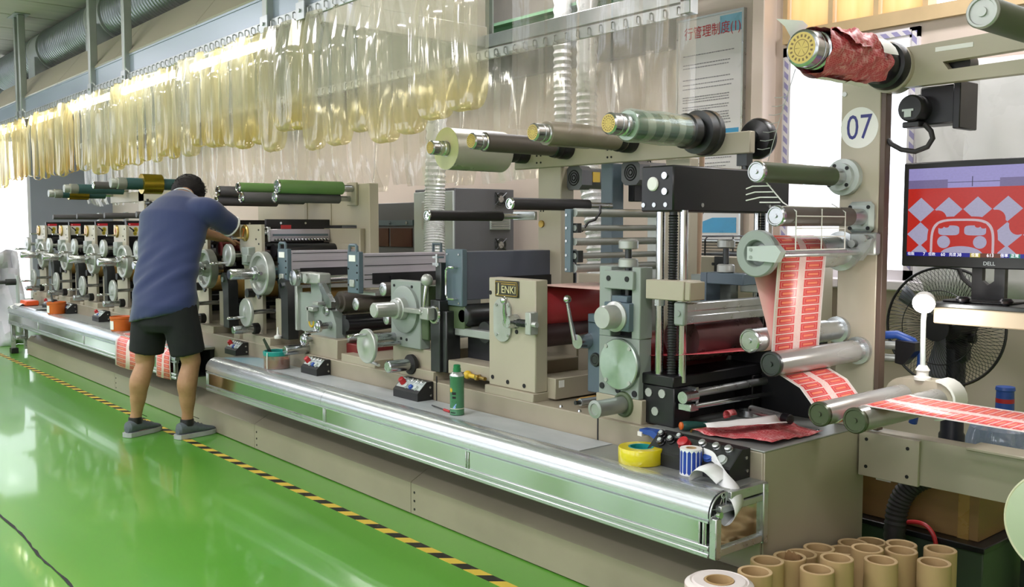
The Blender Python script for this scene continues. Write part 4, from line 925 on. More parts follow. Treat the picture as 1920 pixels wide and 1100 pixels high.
# ------------------------------------------------------------------ column 07, its rollers and the web
g = thing('unwinder_column', 'tall beige column plate with a round white 07 sticker', 'column plate', (-1.81, 3.16, .618))
cp = part('plate', M().box(-1.888, 3.15, .618, -1.735, 3.18, 1.93, .003), 'beige_light', g)
part('edge_strip', M().box(-1.735, 3.152, .618, -1.715, 3.19, 1.93, .002), 'brown', g)
part('screw_heads', screws(M(), [(-1.875, 1.83), (-1.76, 1.845)], 3.15, .009, .003), 'cast', cp)
stk = part('number_sticker', M().cyl((-1.815, 3.15, 1.705), (-1.815, 3.149, 1.705), .073, n=48), 'white', cp)
tx = text('number', '07', .125, (-1.815, 3.1485, 1.703), FRONT, 'ink', cp, .0002, 'CENTER', .82)
def web_mat():
    k = NT('red label print'); u, v, w = k.xyz(k.coord('UV'))
    col = k.math('FRACT', k.math('MULTIPLY', u, 2)); row = k.math('FRACT', k.math('DIVIDE', v, .0305))
    cx = k.math('ABSOLUTE', k.math('SUBTRACT', col, .5)); ry = k.math('ABSOLUTE', k.math('SUBTRACT', row, .5))
    def rect(a, b): return k.math('MULTIPLY', k.math('LESS_THAN', cx, a), k.math('LESS_THAN', ry, b))
    n = k.new('ShaderNodeTexBrick'); cv = k.new('ShaderNodeCombineXYZ'); k.put(cv.inputs[0], u); k.put(cv.inputs[1], v)
    k.put(n.inputs['Vector'], k.map(cv.outputs[0], (36, 130, 1))); n.inputs['Scale'].default_value = 1; n.inputs['Mortar Size'].default_value = .06; n.offset = .37
    n.inputs['Color1'].default_value = (*srgb('#e98084'), 1); n.inputs['Color2'].default_value = (*srgb('#f6cbc6'), 1); n.inputs['Mortar'].default_value = (*srgb('#fdf4f0'), 1)
    c = n.outputs[0]
    c = k.mix(rect(.365, .44), c, srgb('#f2b5a8')); c = k.mix(rect(.355, .42), c, srgb('#ea4a50')); c = k.mix(rect(.29, .29), c, srgb('#f9c4b4')); c = k.mix(rect(.276, .26), c, srgb('#e8474e'))
    c = k.mix(rect(.21, .12), c, srgb('#ff9a78'))
    edge = k.math('GREATER_THAN', k.math('ABSOLUTE', k.math('SUBTRACT', u, .5)), .475); c = k.mix(edge, c, srgb('#f3eeea'))
    k.set(Base_Color=c, Roughness=.35)
    t = k.new('ShaderNodeBsdfTranslucent'); k.put(t.inputs[0], c); mx = k.new('ShaderNodeMixShader'); mx.inputs[0].default_value = .08
    k.l.new(k.b.outputs[0], mx.inputs[1]); k.l.new(t.outputs[0], mx.inputs[2]); k.l.new(mx.outputs[0], k.out.inputs[0]); return k.m
WEB = web_mat()
def arcp(cx, cz, r, a0, a1, n=8): return [(cx + r * math.cos(math.radians(a0 + (a1 - a0) * i / n)), cz + r * math.sin(math.radians(a0 + (a1 - a0) * i / n))) for i in range(n + 1)]
def web(name, label, path, y0, y1, material):
    return one(name, label, 'label web', M().grid([[(x, y0, z), ((x), (y0 + y1) / 2, z), (x, y1, z)] for x, z in path], True), material, None, None, .0005)
AX, AZ, AR = -1.868, 1.262, .058      # lay-on roller the web turns over
LX, LZ, LR = -1.792, .903, .040      # clear sleeve roller
# back run is unprinted pink, front run printed
path = arcp(-1.877, .972, .040, -90, 10, 8) + arcp(AX, AZ, AR, 200, 120, 4)
web('label_web', 'pale pink back run of the label web rising behind the printed front', path, 2.662, 2.948, mat('pink web back', '#e6b5b0', .5, 0, .04, 6))
path = arcp(AX, AZ, AR + .0012, 120, 5, 10) + [(-1.815, 1.20), (-1.825, 1.05)] + arcp(LX, LZ, LR + .001, 185, 255, 5)
path += [(-1.72, .828)] + arcp(-1.611, .766, .039, 240, 300, 4) + arcp(-1.49, .765, .0395, 150, 70, 6) + [(-1.3, .800), (-.95, .798), (-.6, .795)]
web('label_web', 'red and white printed label web hanging before the column and running out over two rollers', path, 2.662, 2.948, WEB)
def col_roller(label, x, z, r, y0, y1, col, cap, ring=True, yr=3.15):
    t = thing('guide_roller', label, 'roller', (x, y0, z - r))
    part('sleeve', M().cyl((x, y0 + .012, z), (x, y1, z), r, n=36, b=.001), col, t)
    ec = part('end_cap', M().lathe((x, y0 + .014, z), (x, y0, z), [(r + .0015, 0), (r + .0015, .010), (r - .003, .014), (r - .006, .014), (r - .008, .011), (r * .22, .011), (r * .2, .016), (0, .016)], 36), cap, t)
    part('bearing', M().lathe((x, y1, z), (x, yr, z), [(r * .9, 0), (r * .9, (yr - y1) - .02), (r * 1.25, (yr - y1) - .018), (r * 1.25, yr - y1)], 30), 'alu', t)
    return t
clear_sleeve = mat('silvery sleeve', '#a9a9a8', .26, .4, .04, 5, (1, .2, 1))
olive_cap = mat('olive steel cap', '#55594a', .25, .5, .05, 8, rv=.05)
t = col_roller('olive roller at the top of the column plate, large round flange', -1.862, 1.53, .034, 2.60, 3.05, 'olive', 'steel')
part('flange', M().lathe((-1.862, 3.10, 1.53), (-1.862, 3.15, 1.53), [(.05, 0), (.05, .02), (.066, .024), (.066, .05)], 32), 'lightgrey', t)
part('screw_heads', screws(M(), [(-1.83, 1.56), (-1.83, 1.5), (-1.9, 1.5), (-1.88, 1.57)], 3.10, .007, .003), 'dark', t)
t = col_roller('brown grey roller behind the white wire guide, second on the column', -1.785, 1.385, .033, 2.60, 3.04, 'brownrub', 'steel')
part('flange', M().box(-1.84, 3.12, 1.33, -1.74, 3.15, 1.44, .02), 'lightgrey', t)
part('screw_heads', screws(M(), [(-1.825, 1.42), (-1.755, 1.42), (-1.825, 1.345), (-1.755, 1.345)], 3.12, .007, .003), 'dark', t)
t = col_roller('steel lay-on roller with a big grey ring, the web turns over it', AX, AZ, AR, 2.645, 3.08, 'alu', 'cast')
part('ring', M().lathe((-1.868, 2.645, AZ), (-1.868, 2.615, AZ), [(.03, 0), (.075, 0), (.078, .004), (.078, .026), (.074, .03), (.046, .03), (.042, .024), (.042, 0)], 40, False, False), 'mint', t)
part('clamp_plate', M().prism([(-1.89, 1.24), (-1.89, 1.285), (-1.78, 1.29), (-1.76, 1.27), (-1.78, 1.235)], 'y', 2.60, 2.63), 'lightgrey', t)
part('screw_heads', screws(M(), [(-1.875, 1.275), (-1.875, 1.25)], 2.60, .006, .002), 'mint', t)
t = thing('tension_bar', 'clear plastic bar pressing on the web under the wire guide', 'bar', (-1.78, 2.9, 1.25))
part('bar', M().cyl((-1.775, 2.63, 1.262), (-1.775, 3.12, 1.262), .012, n=16), 'alu', t)
part('lever', M().prism([(-1.80, 1.25), (-1.76, 1.30), (-1.72, 1.31), (-1.73, 1.28), (-1.77, 1.23)], 'y', 3.09, 3.12), 'alu_dull', t)
part('pivot_block', M().box(-1.82, 3.11, 1.25, -1.72, 3.15, 1.33, .006).cyl((-1.80, 3.11, 1.29), (-1.80, 3.09, 1.29), .014).cyl((-1.75, 3.11, 1.31), (-1.75, 3.08, 1.31), .012), 'alu_dull', t)
col_roller('bright steel roller low beside the die head, web passes under it', -1.877, .972, .039, 2.60, 3.06, 'alu', 'steel')
col_roller('clear sleeved roller below the hanging web, white curved marks on it', LX, LZ, LR, 2.60, 3.10, clear_sleeve, 'dsteel')
t = col_roller('clear sleeved bottom roller at the edge of the bed end', -1.611, .766, .038, 2.60, 3.12, clear_sleeve, olive_cap)
t = col_roller('clear sleeved roller the web leaves the press over', -1.49, .765, .039, 2.60, 3.12, clear_sleeve, olive_cap)
# bearing housing of the two bottom rollers
g = thing('bearing_housing', 'rounded beige housing holding the two bottom rollers', 'housing', (-1.55, 3.16, .70))
pts = arcp(-1.611, .766, .062, 90, 270, 10) + arcp(-1.49, .766, .062, -90, 90, 10)
part('body', M().prism(pts, 'y', 3.12, 3.20), 'beige_light', g)
part('rim', M().prism([(x * 1 + 0, z) for x, z in arcp(-1.49, .766, .07, -90, 90, 10) + arcp(-1.49, .766, .062, 90, -90, 10)], 'y', 3.11, 3.2), 'white', g)
# beige cantilever arm that carries the web on to the rewinder
g = thing('support_arm', 'broad beige arm running on from the bed end under the outgoing web', 'arm', (-1.2, 3.2, .44))
part('arm_plate', M().prism([(-1.78, .448), (-1.78, .612), (-.55, .612), (-.55, .46)], 'y', 3.165, 3.24), 'beige_light', g)
ap = part('joint_plate', M().box(-1.785, 3.15, .446, -1.56, 3.166, .608, .002), 'beige_light', g)
part('screw_heads', screws(M(), [(-1.755, .582), (-1.755, .482), (-1.60, .575), (-1.60, .475)], 3.15, .0065, .002), 'dark', ap)
part('end_post', M().box(-.62, 3.165, 0, -.52, 3.42, 2.0, .004), 'beige_light', g)
part('top_lip', M().box(-1.40, 3.15, .606, -.55, 3.26, .618, .003), 'beige_light', g)
# upper fork arm
g = thing('fork_arm', 'beige slotted fork arm reaching out at the top from the wrapped roll', 'arm', (-1.4, 3.17, 1.82))
m = M().prism([(-1.66, 1.83), (-1.66, 1.965), (-.6, 1.99), (-.6, 1.925), (-1.52, 1.90)] , 'y', 3.15, 3.19)
m.prism([(-1.66, 1.83), (-1.52, 1.90), (-1.50, 1.872), (-.6, 1.885), (-.6, 1.832)], 'y', 3.15, 3.19)
part('fork', m, 'beige_light', g)
part('fork_end', M().cyl((-1.70, 3.13, 1.90), (-1.70, 3.19, 1.90), .085, n=40), 'beige_light', g)
part('screw_heads', screws(M(), [(-1.655, 1.945), (-1.645, 1.895), (-1.645, 1.855)], 3.15, .008, .004), 'dsteel', g)
part('slot_wheel', M().cyl((-1.50, 3.2, 1.895), (-1.50, 3.26, 1.895), .05, n=28), 'dsteel', g)
part('label_strip', M().box(-1.545, 3.148, 1.935, -1.42, 3.151, 1.95), 'white', g)
# wrapped waste roll on its spindle
t = spindle('spindle wrapped in crumpled red waste film and white tape', -1.70, 1.905, 2.60, .058, None, 2.66, 3.0, .06, False, 3.15)
prng = random.Random(9)
def waste_mat():
    k = NT('red waste film'); v = k.coord(); n = k.noise(k.map(v, (14, 30, 14)), 3, 4); n2 = k.noise(v, 7, 3)
    b = k.new('ShaderNodeTexBrick'); x, y, z = k.xyz(v); cv = k.new('ShaderNodeCombineXYZ'); k.put(cv.inputs[0], k.math('ADD', y, k.math('MULTIPLY', n2, .1))); k.put(cv.inputs[1], k.math('ADD', z, x))
    k.put(b.inputs['Vector'], cv.outputs[0]); b.inputs['Scale'].default_value = 34; b.inputs['Mortar Size'].default_value = .05
    b.inputs['Color1'].default_value = (*srgb('#c2434d'), 1); b.inputs['Color2'].default_value = (*srgb('#b93a44'), 1); b.inputs['Mortar'].default_value = (*srgb('#cf7072'), 1)
    c = k.mix(k.rng(n, .50, .66, 0, .75), b.outputs[0], srgb('#e0b0ac')); k.set(Base_Color=c, Roughness=.45); k.bump(n2, .6, .02); return k.m
waste = waste_mat()
def crumple(y0, y1, r, amp, seed, a0=0, a1=2 * PI, n=34, rows=14):
    q = random.Random(seed); ph = [q.random() * 6 for _ in range(6)]; out = []
    for j in range(rows + 1):
        y = y0 + (y1 - y0) * j / rows; row = []
        for i in range(n + 1):
            a = a0 + (a1 - a0) * i / n; rr = r + amp * (math.sin(3 * a + ph[0] + y * 30) * .5 + math.sin(7 * a + ph[1] - y * 55) * .35 + math.sin(y * 90 + ph[2] + 2 * a) * .4) + q.uniform(-amp, amp) * .25
            row.append((-1.70 + rr * math.cos(a), y + amp * .6 * math.sin(5 * a + ph[3]), 1.905 + rr * math.sin(a)))
        out.append(row)
    return M().grid(out)
part('waste_wrap', crumple(2.665, 3.03, .070, .011, 1), waste, t)
part('waste_layer', crumple(2.74, 2.93, .084, .012, 2, .3, 3.9), waste, t)
part('paper_flap', crumple(2.645, 2.715, .070, .002, 3, 1.3, 4.4, 20, 5), mat('red backed paper', '#c58a8c', .6, 0, .2, 12), t)
m = M().grid([[(-1.755, 2.64, 1.93), (-1.75, 2.66, 1.935)], [(-1.765, 2.635, 1.955), (-1.74, 2.665, 1.965)], [(-1.775, 2.62, 1.985), (-1.72, 2.665, 1.985)], [(-1.795, 2.60, 2.01), (-1.73, 2.65, 2.0)]])
part('tape_tail', m, 'paper', t)
part('white_tape', crumple(2.69, 2.84, .083, .002, 4, 3.5, 4.9, 14, 4), 'paper', t); part('white_tape', crumple(2.95, 3.04, .083, .003, 5, .2, 1.9, 14, 4), 'paper', t); part('white_tape', crumple(2.85, 2.96, .083, .003, 6, 3.7, 5.0, 14, 4), 'paper', t)
part('flange', M().lathe((-1.70, 3.03, 1.905), (-1.70, 3.13, 1.905), [(.06, 0), (.066, .01), (.066, .06), (.078, .064), (.082, .08), (.082, .1)], 36), 'black', t)
# thick green roller at the top edge
canti('thick olive green roller with a steel end disc under the added fill light', -1.15, 2.60, 3.12, 1.92, .044, 'olive', None, 3.15, 'cast')
# servo motor under the fork arm
g = thing('servo_motor', 'black servo motor with a looped cable under the fork arm', 'motor', (-1.56, 3.3, 1.66))
part('bracket', M().box(-1.62, 3.2, 1.70, -1.48, 3.3, 1.83, .005).box(-1.50, 3.19, 1.68, -1.475, 3.32, 1.84, .003), 'black', g)
cn = part('can', M().lathe((-1.62, 3.13, 1.755), (-1.62, 3.3, 1.755), [(.0, 0), (.04, .002), (.046, .01), (.046, .07), (.052, .074), (.052, .17)], 30), 'blackp', g)
part('rating_label', M().box(-1.645, 3.127, 1.745, -1.605, 3.1305, 1.752).box(-1.637, 3.127, 1.725, -1.613, 3.1305, 1.745), 'lightgrey', cn)
part('foot', M().box(-1.65, 3.14, 1.69, -1.59, 3.2, 1.71, .003), 'blackp', g)
part('cable', M().tube([(-1.585, 3.17, 1.70), (-1.562, 3.17, 1.675), (-1.555, 3.17, 1.65), (-1.57, 3.165, 1.622), (-1.61, 3.16, 1.608), (-1.66, 3.16, 1.618), (-1.70, 3.165, 1.64), (-1.715, 3.17, 1.655)], .009, 10), 'rubber', g)
# white wire guide draped on the rollers and the string ladder above it
def wire(name, label, segs, r, mt, cat):
    t = thing(name, label, cat, segs[0][0])
    for i, s in enumerate(segs): part('wire', M().tube(s, r, 6), mt, t)
    return t
x0 = -1.752
wire('wire_guide', 'white bent wire guide hanging over the second column roller', [
    [(-1.862, 2.66, 1.497), (-1.80, 2.665, 1.43), (x0 + .0, 2.67, 1.40), (x0, 2.67, 1.36), (x0, 2.67, 1.275)],
    [(x0, 2.82, 1.41), (x0, 2.82, 1.36), (x0, 2.82, 1.275)],
    [(-1.80, 2.955, 1.43), (x0, 2.965, 1.40), (x0, 2.965, 1.36), (x0, 2.965, 1.275)],
    [(x0, 2.67, 1.275), (x0, 2.965, 1.275)], [(x0, 2.67, 1.385), (x0, 2.965, 1.385)], [(x0, 2.67, 1.318), (x0, 2.965, 1.318)], [(x0, 2.67, 1.345), (x0, 2.965, 1.345)],
    [(-1.77, 2.62, 1.415), (-1.77, 2.96, 1.415)],
    [(-1.85, 2.665, 1.485), (-1.93, 2.68, 1.487), (-1.97, 2.70, 1.48)], [(-1.835, 2.665, 1.465), (-1.92, 2.68, 1.467), (-1.97, 2.70, 1.46)], [(-1.82, 2.665, 1.447), (-1.90, 2.68, 1.449), (-1.97, 2.70, 1.44)], [(-1.81, 2.665, 1.43), (-1.9, 2.68, 1.432)]], .0022, 'white', 'wire guide')
sg = [[(-1.74, 2.63, 1.848), (-1.80, 2.64, 1.70), (-1.85, 2.65, 1.565)]]
for i in range(7):
    f = i / 7; x = -1.772 - .075 * f; z = 1.77 - .19 * f; sg.append([(x, 2.64, z), (x - .04, 2.655, z - .002), (x - .07, 2.67, z + .003)])
wire('string_ladder', 'thin grey string with short rungs hanging before the bright window', sg, .0012, 'alu_dull', 'string')

# ------------------------------------------------------------------ monitor on its shelf
g = thing('monitor', 'black flat monitor showing a red and white diamond pattern', 'monitor', (-1.41, 3.3, 1.10))
MX0, MX1, MZ0, MZ1 = -1.716, -1.11, 1.208, 1.579
fr = part('bezel', M().box(MX0, 3.29, MZ0, MX1, 3.33, MZ1, .004), 'blackp', g)
SX0, SX1, SZ0, SZ1 = MX0 + .02, MX1 - .02, MZ0 + .038, MZ1 - .022
def screen_mat():
    k = NT('screen picture'); u, v, w = k.xyz(k.coord('UV'))
    def seg(a, lo, hi): return k.math('MULTIPLY', k.math('GREATER_THAN', a, lo), k.math('LESS_THAN', a, hi))
    def dia(cx, cy, r): return k.math('LESS_THAN', k.math('ADD', k.math('ABSOLUTE', k.math('SUBTRACT', u, cx)), k.math('MULTIPLY', k.math('ABSOLUTE', k.math('SUBTRACT', v, cy)), .62)), r)
    def ell(cx, cy, a, b):
        dx = k.math('DIVIDE', k.math('SUBTRACT', u, cx), a); dy = k.math('DIVIDE', k.math('SUBTRACT', v, cy), b)
        return k.math('LESS_THAN', k.math('ADD', k.math('MULTIPLY', dx, dx), k.math('MULTIPLY', dy, dy)), 1)
    RED, PAL, LIL = srgb('#e02a1e'), srgb('#c9c4e4'), srgb('#b7aef0')
    n = k.noise(k.coord('UV'), 60, 2)
    c = k.mix(k.math('GREATER_THAN', v, .77), RED, LIL)
    gb = k.math('MULTIPLY', seg(v, .77, .865), k.math('MAXIMUM', k.math('LESS_THAN', u, .25), k.math('GREATER_THAN', u, .56)))
    c = k.mix(gb, c, srgb('#8a7db0'))
    c = k.mix(k.math('MULTIPLY', seg(v, .828, .834), seg(u, .25, .56)), c, srgb('#28204a')); c = k.mix(k.math('MULTIPLY', seg(u, .397, .402), seg(v, .78, .89)), c, srgb('#28204a'))
    for q in ((.085, .53), (.26, .53), (.435, .53), (.61, .53), (.785, .53), (.96, .53), (.085, .25), (.61, .25), (.785, .25), (.96, .25), (.085, .0), (.61, .0), (.785, .0)): c = k.mix(dia(*q, .085), c, PAL)
    for q in ((.195, .42, .055, .1), (.545, .42, .055, .1), (.67, .35, .05, .1)): c = k.mix(ell(*q), c, RED)
    # plain rounded mask shape with four light patches
    def sq(cx, cy, a, b):
        dx = k.math('POWER', k.math('ABSOLUTE', k.math('DIVIDE', k.math('SUBTRACT', u, cx), a)), 4); dy = k.math('POWER', k.math('ABSOLUTE', k.math('DIVIDE', k.math('SUBTRACT', v, cy), b)), 4); return k.math('LESS_THAN', k.math('ADD', dx, dy), 1)
    c = k.mix(sq(.345, .09, .215, .36), c, RED); c = k.mix(sq(.345, .09, .195, .335), c, srgb('#f0d6e0')); c = k.mix(sq(.345, .09, .18, .31), c, RED)
    for q in ((.265, .295, .065, .055), (.425, .295, .065, .055)): c = k.mix(sq(*q), c, PAL)
    for q in ((.215, .345, .02, .03), (.25, .35, .018, .025), (.475, .345, .02, .03), (.44, .35, .018, .025)): c = k.mix(ell(*q), c, RED)
    for q in ((.235, .165, .04, .07), (.455, .165, .04, .07), (.345, .02, .13, .1)): c = k.mix(ell(*q), c, PAL)
    bar = k.math('LESS_THAN', v, .045)
    c = k.mix(bar, c, srgb('#1a1fa8')); c = k.mix(k.math('MULTIPLY', bar, seg(u, .40, .46)), c, srgb('#e8d24a')); c = k.mix(k.math('MULTIPLY', bar, seg(u, .46, .58)), c, srgb('#7a3a20')); c = k.mix(k.math('MULTIPLY', bar, seg(u, .63, .69)), c, srgb('#1f9a86'))
    k.set(Base_Color=(0, 0, 0), Emission_Color=c, Emission_Strength=k.rng(n, .3, .7, .78, .86), Roughness=.3); return k.m
m = M().grid([[(SX0, 3.2885, SZ0), (SX1, 3.2885, SZ0)], [(SX0, 3.2885, SZ1), (SX1, 3.2885, SZ1)]]); m.uv = {0: [(0, 0), (1, 0), (1, 1), (0, 1)]}
sc = part('screen', m, screen_mat(), g)
lit = emit('screen lettering', '#f4f4ff', .85)
for s, u in (('7', .115), ('60', .235), ('38', .335), ('613', .52)): text('screen_text', s, .016, (SX0 + u * (SX1 - SX0), 3.287, SZ0 + .007), FRONT, lit, fr, .0001)
for s, u in (('倍数', .03), ('倍数', .165), ('亮度', .295), ('位置', .43), ('倍率', .60), ('正常', .66)): text('screen_text', s, .013, (SX0 + u * (SX1 - SX0), 3.287, SZ0 + .007), FRONT, lit, fr, .0001)
text('maker_mark', 'DELL', .018, (-1.405, 3.2885, MZ0 + .017), FRONT, 'alu', fr, .0002)
part('neck', M().prism([(-1.475, 1.10), (-1.475, 1.21), (-1.44, 1.21), (-1.44, 1.165), (-1.42, 1.15), (-1.40, 1.165), (-1.40, 1.21), (-1.365, 1.21), (-1.365, 1.10)], 'y', 3.32, 3.345), 'blackp', g)
part('foot', M().box(-1.52, 3.2, 1.094, -1.30, 3.40, 1.102, .003), 'blackp', g)
part('cable', M().tube([(-1.53, 3.34, 1.20), (-1.51, 3.33, 1.17), (-1.48, 3.33, 1.145), (-1.44, 3.33, 1.13)], .008, 8), 'rubber', g)
g = thing('monitor_shelf', 'beige box arm carrying the monitor before the standing fan', 'shelf', (-1.2, 3.25, 1.02))
part('box_arm', M().box(-1.53, 3.16, 1.022, -.6, 3.40, 1.078, .004), mat('warm beige enamel', '#cdbda4', .4, 0, .03, 4), g)
part('deck', M().box(-1.54, 3.15, 1.078, -.6, 3.42, 1.094, .003), 'dsteel', g)
for x in (-1.44, -1.30): part('clamp_knob', M().lathe((x, 3.18, 1.094), (x, 3.18, 1.118), [(.01, 0), (.012, .006), (.02, .008), (.022, .016), (.015, .024)], 14), 'black', g)
# work lamp on a flexible neck
g = thing('work_lamp', 'small glaring white lamp on a clear flexible neck', 'lamp', (-1.545, 3.14, .828))
part('base', M().lathe((-1.55, 3.14, .826), (-1.55, 3.14, .88), [(.028, 0), (.028, .01), (.02, .014), (.02, .03), (.024, .034), (.014, .05)], 22), 'white', g)
part('flex_neck', M().tube([(-1.55, 3.14, .87), (-1.552, 3.14, .95), (-1.548, 3.13, 1.03), (-1.535, 3.11, 1.08)], .009, 10), 'lightgrey', g)
hdl = part('head', M().lathe((-1.53, 3.105, 1.115), (-1.51, 3.04, 1.075), [(.012, 0), (.03, .012), (.036, .03), (.036, .04)], 24), 'white', g)
part('lens', M().lathe((-1.518, 3.066, 1.091), (-1.51, 3.04, 1.075), [(.034, 0), (.033, .003), (0, .004)], 24), emit('lamp lens', '#fffaf0', 40), hdl)
_l = bpy.data.lights.new('work_lamp_light', 'POINT'); _l.energy = 4.5; _l.shadow_soft_size = .03; _l.color = (1, .98, .94)
_o = bpy.data.objects.new('work_lamp_light', _l); COL.objects.link(_o); _o.location = (-1.50, 3.01, 1.06)
# ------------------------------------------------------------------ fan, bottle, hoses
g = thing('standing_fan', 'black standing fan with a round wire guard behind the monitor shelf', 'fan', (-1.83, 3.95, 0))
FX, FY, FZ, FR = -1.83, 3.88, .935, .248
m = M()
for i in range(88):
    a = 2 * PI * i / 88; pts = []
    for f in (.22, .5, .8, .95, 1.0):
        y = FY - .07 * (1 - f ** 3) ; tw = a + .35 * f
        pts.append((FX + FR * f * math.cos(tw), y, FZ + FR * f * math.sin(tw)))
    m.tube(pts, .0011, 4, False)
    m.tube([(FX + FR * math.cos(a), FY, FZ + FR * math.sin(a)), (FX + FR * .8 * math.cos(a), FY + .07, FZ + FR * .8 * math.sin(a)), (FX + .06 * math.cos(a), FY + .09, FZ + .06 * math.sin(a))], .0011, 4, False)
part('guard_wires', m, 'black', g, kind='stuff')
part('guard_ring', M().torus((FX, FY, FZ), (0, 1, 0), FR, .006, 60, 8).torus((FX, FY - .055, FZ), (0, 1, 0), FR * .62, .002, 50, 6), 'black', g)
part('hub_badge', M().cyl((FX, FY - .068, FZ), (FX, FY - .078, FZ), .055, n=30), 'blackp', g)
for i in range(3):
    a = 2 * PI * i / 3 + .4; rows = []
    for j in range(7):
        f = .18 + .74 * j / 6; w = .5 * (1 - .3 * j / 6)
        rows.append([(FX + FR * f * math.cos(a + s * w), FY - .012 + .03 * s, FZ + FR * f * math.sin(a + s * w)) for s in (-.5, 0, .5)])
    part('blade', M().grid(rows), mat('smoky fan blade', '#6a6f78', .3) if i == 0 else bpy.data.materials['smoky fan blade'], g, None, None, .003)
part('motor', M().lathe((FX, FY + .01, FZ), (FX, FY + .2, FZ), [(.02, 0), (.06, .02), (.075, .08), (.07, .15), (.04, .19)], 26), 'blackp', g)
part('yoke', M().box(FX - .06, FY + .06, FZ - .16, FX + .06, FY + .14, FZ - .06, .02).cyl((FX + .06, FY + .1, FZ - .05), (FX + .085, FY + .1, FZ - .05), .02), 'blackp', g)
part('pole', M().lathe((FX, FY + .1, .02), (FX, FY + .1, FZ - .1), [(.052, 0), (.052, .45), (.046, .46), (.046, FZ - .12)], 26), mat('navy black tube', '#20232f', .4), g)
part('base', M().lathe((FX, FY + .1, 0), (FX, FY + .1, .06), [(.24, 0), (.24, .02), (.08, .045), (.06, .06)], 40), 'blackp', g)
g = thing('water_bottle', 'large clear blue water bottle with a bright blue neck cap', 'bottle', (-1.545, 3.8, .2))
part('bottle', M().lathe((-1.545, 3.8, .2), (-1.545, 3.8, .62), [(.12, 0), (.135, .01), (.135, .12), (.128, .13), (.135, .14), (.135, .32), (.12, .37), (.06, .405), (.032, .43)], 34, True, False), plastic_film('clear blue pet', srgb('#c5d4ee'), .3, .1), g)
cp = part('neck_cap', M().lathe((-1.545, 3.8, .618), (-1.545, 3.8, .73), [(.044, 0), (.044, .01), (.034, .02), (.032, .095), (.036, .1), (.034, .112), (0, .112)], 26), 'blue', g)
part('red_band', M().lathe((-1.545, 3.8, .668), (-1.545, 3.8, .685), [(.0335, 0), (.0335, .017)], 26, False, False), 'red', cp)
one('bottle_stool', 'low dark stool under the water bottle behind the beige arm', 'stool', M().box(-1.75, 3.62, .17, -1.35, 3.98, .199, .004).box(-1.74, 3.63, 0, -1.70, 3.67, .17).box(-1.4, 3.63, 0, -1.36, 3.67, .17).box(-1.74, 3.93, 0, -1.7, 3.97, .17).box(-1.4, 3.93, 0, -1.36, 3.97, .17), 'dsteel')
g = thing('tension_lever', 'grey twin tube lever with a black elbow and blue hose behind the column', 'lever', (-1.75, 3.3, .85))
part('tube', M().cyl((-1.86, 3.26, .91), (-1.70, 3.32, .915), .016, n=16), 'alu_dull', g); part('tube', M().cyl((-1.86, 3.26, .865), (-1.70, 3.32, .865), .014, n=16), 'alu_dull', g)
part('elbow', M().prism([(-1.73, .85), (-1.70, .845), (-1.655, .90), (-1.655, .93), (-1.73, .935)], 'y', 3.29, 3.34), 'black', g)
part('blue_hose', M().tube([(-1.80, 3.3, .945), (-1.74, 3.32, .952), (-1.69, 3.34, .93), (-1.665, 3.36, .88), (-1.665, 3.36, .80), (-1.68, 3.37, .70), (-1.70, 3.38, .62)], .016, 10), 'blue', g, 'blue hose')
g = thing('floor_chest', 'dark green grey chest under the support arm behind the card tubes', 'chest', (-1.66, 3.55, 0))
part('body', M().box(-1.96, 3.36, 0, -1.42, 3.72, .20, .004), mat('green grey chest', '#3d4a3d', .4, 0, .06, 4), g)
part('lid', M().box(-1.97, 3.345, .2, -1.41, 3.73, .222, .003), 'black', g)
g = thing('carton', 'worn brown carton with brown tape standing on the dark chest', 'box', (-1.70, 3.56, .222))
cb = part('carton_body', M().box(-1.95, 3.40, .222, -1.455, 3.70, .50, .003), 'carton', g)
part('tape', M().box(-1.53, 3.3985, .222, -1.49, 3.4, .50), mat('brown tape', '#9c7c46', .25, 0, .1, 9), cb)
part('paper_label', M().box(-1.915, 3.398, .38, -1.865, 3.4, .465), 'paper', cb); part('paper_label', M().box(-1.85, 3.398, .37, -1.79, 3.4, .455), 'paper', cb)
part('pen_mark', M().tube([(-1.825, 3.397, .40), (-1.82, 3.397, .42), (-1.815, 3.397, .41), (-1.822, 3.397, .395)], .0015, 4), 'black', cb)
g = thing('suction_hose', 'thick black ribbed hose curving down beside the bed end', 'hose', (-1.62, 3.3, 0))
pts = [(-1.50, 3.30, .47), (-1.58, 3.30, .455), (-1.65, 3.29, .41), (-1.69, 3.28, .34), (-1.70, 3.27, .25), (-1.70, 3.27, .12), (-1.70, 3.27, .0)]
def smooth(pts, n=8):
    P_ = [Vector(p) for p in pts]; P_ = [P_[0] * 2 - P_[1]] + P_ + [P_[-1] * 2 - P_[-2]]; out = []
    for i in range(1, len(P_) - 2):
        for j in range(n):
            t = j / n; a, b, c, d = P_[i - 1:i + 3]
            out.append(.5 * ((2 * b) + (c - a) * t + (2 * a - 5 * b + 4 * c - d) * t * t + (3 * b - a - 3 * c + d) * t ** 3))
    return out + [P_[-2]]
sp = smooth(pts, 10); part('hose', M().tube(sp, [.036 + (.004 if i % 2 else 0) for i in range(len(sp))], 16), 'rubber', g)
t = thing('red_hose', 'thin red air hose looping over the dark chest', 'hose', (-1.70, 3.33, .2))
part('hose', M().tube(smooth([(-1.74, 3.32, .23), (-1.70, 3.32, .25), (-1.66, 3.33, .262), (-1.62, 3.33, .262), (-1.59, 3.33, .24), (-1.575, 3.33, .20), (-1.57, 3.33, .13)], 6), .008, 8), 'red', t)
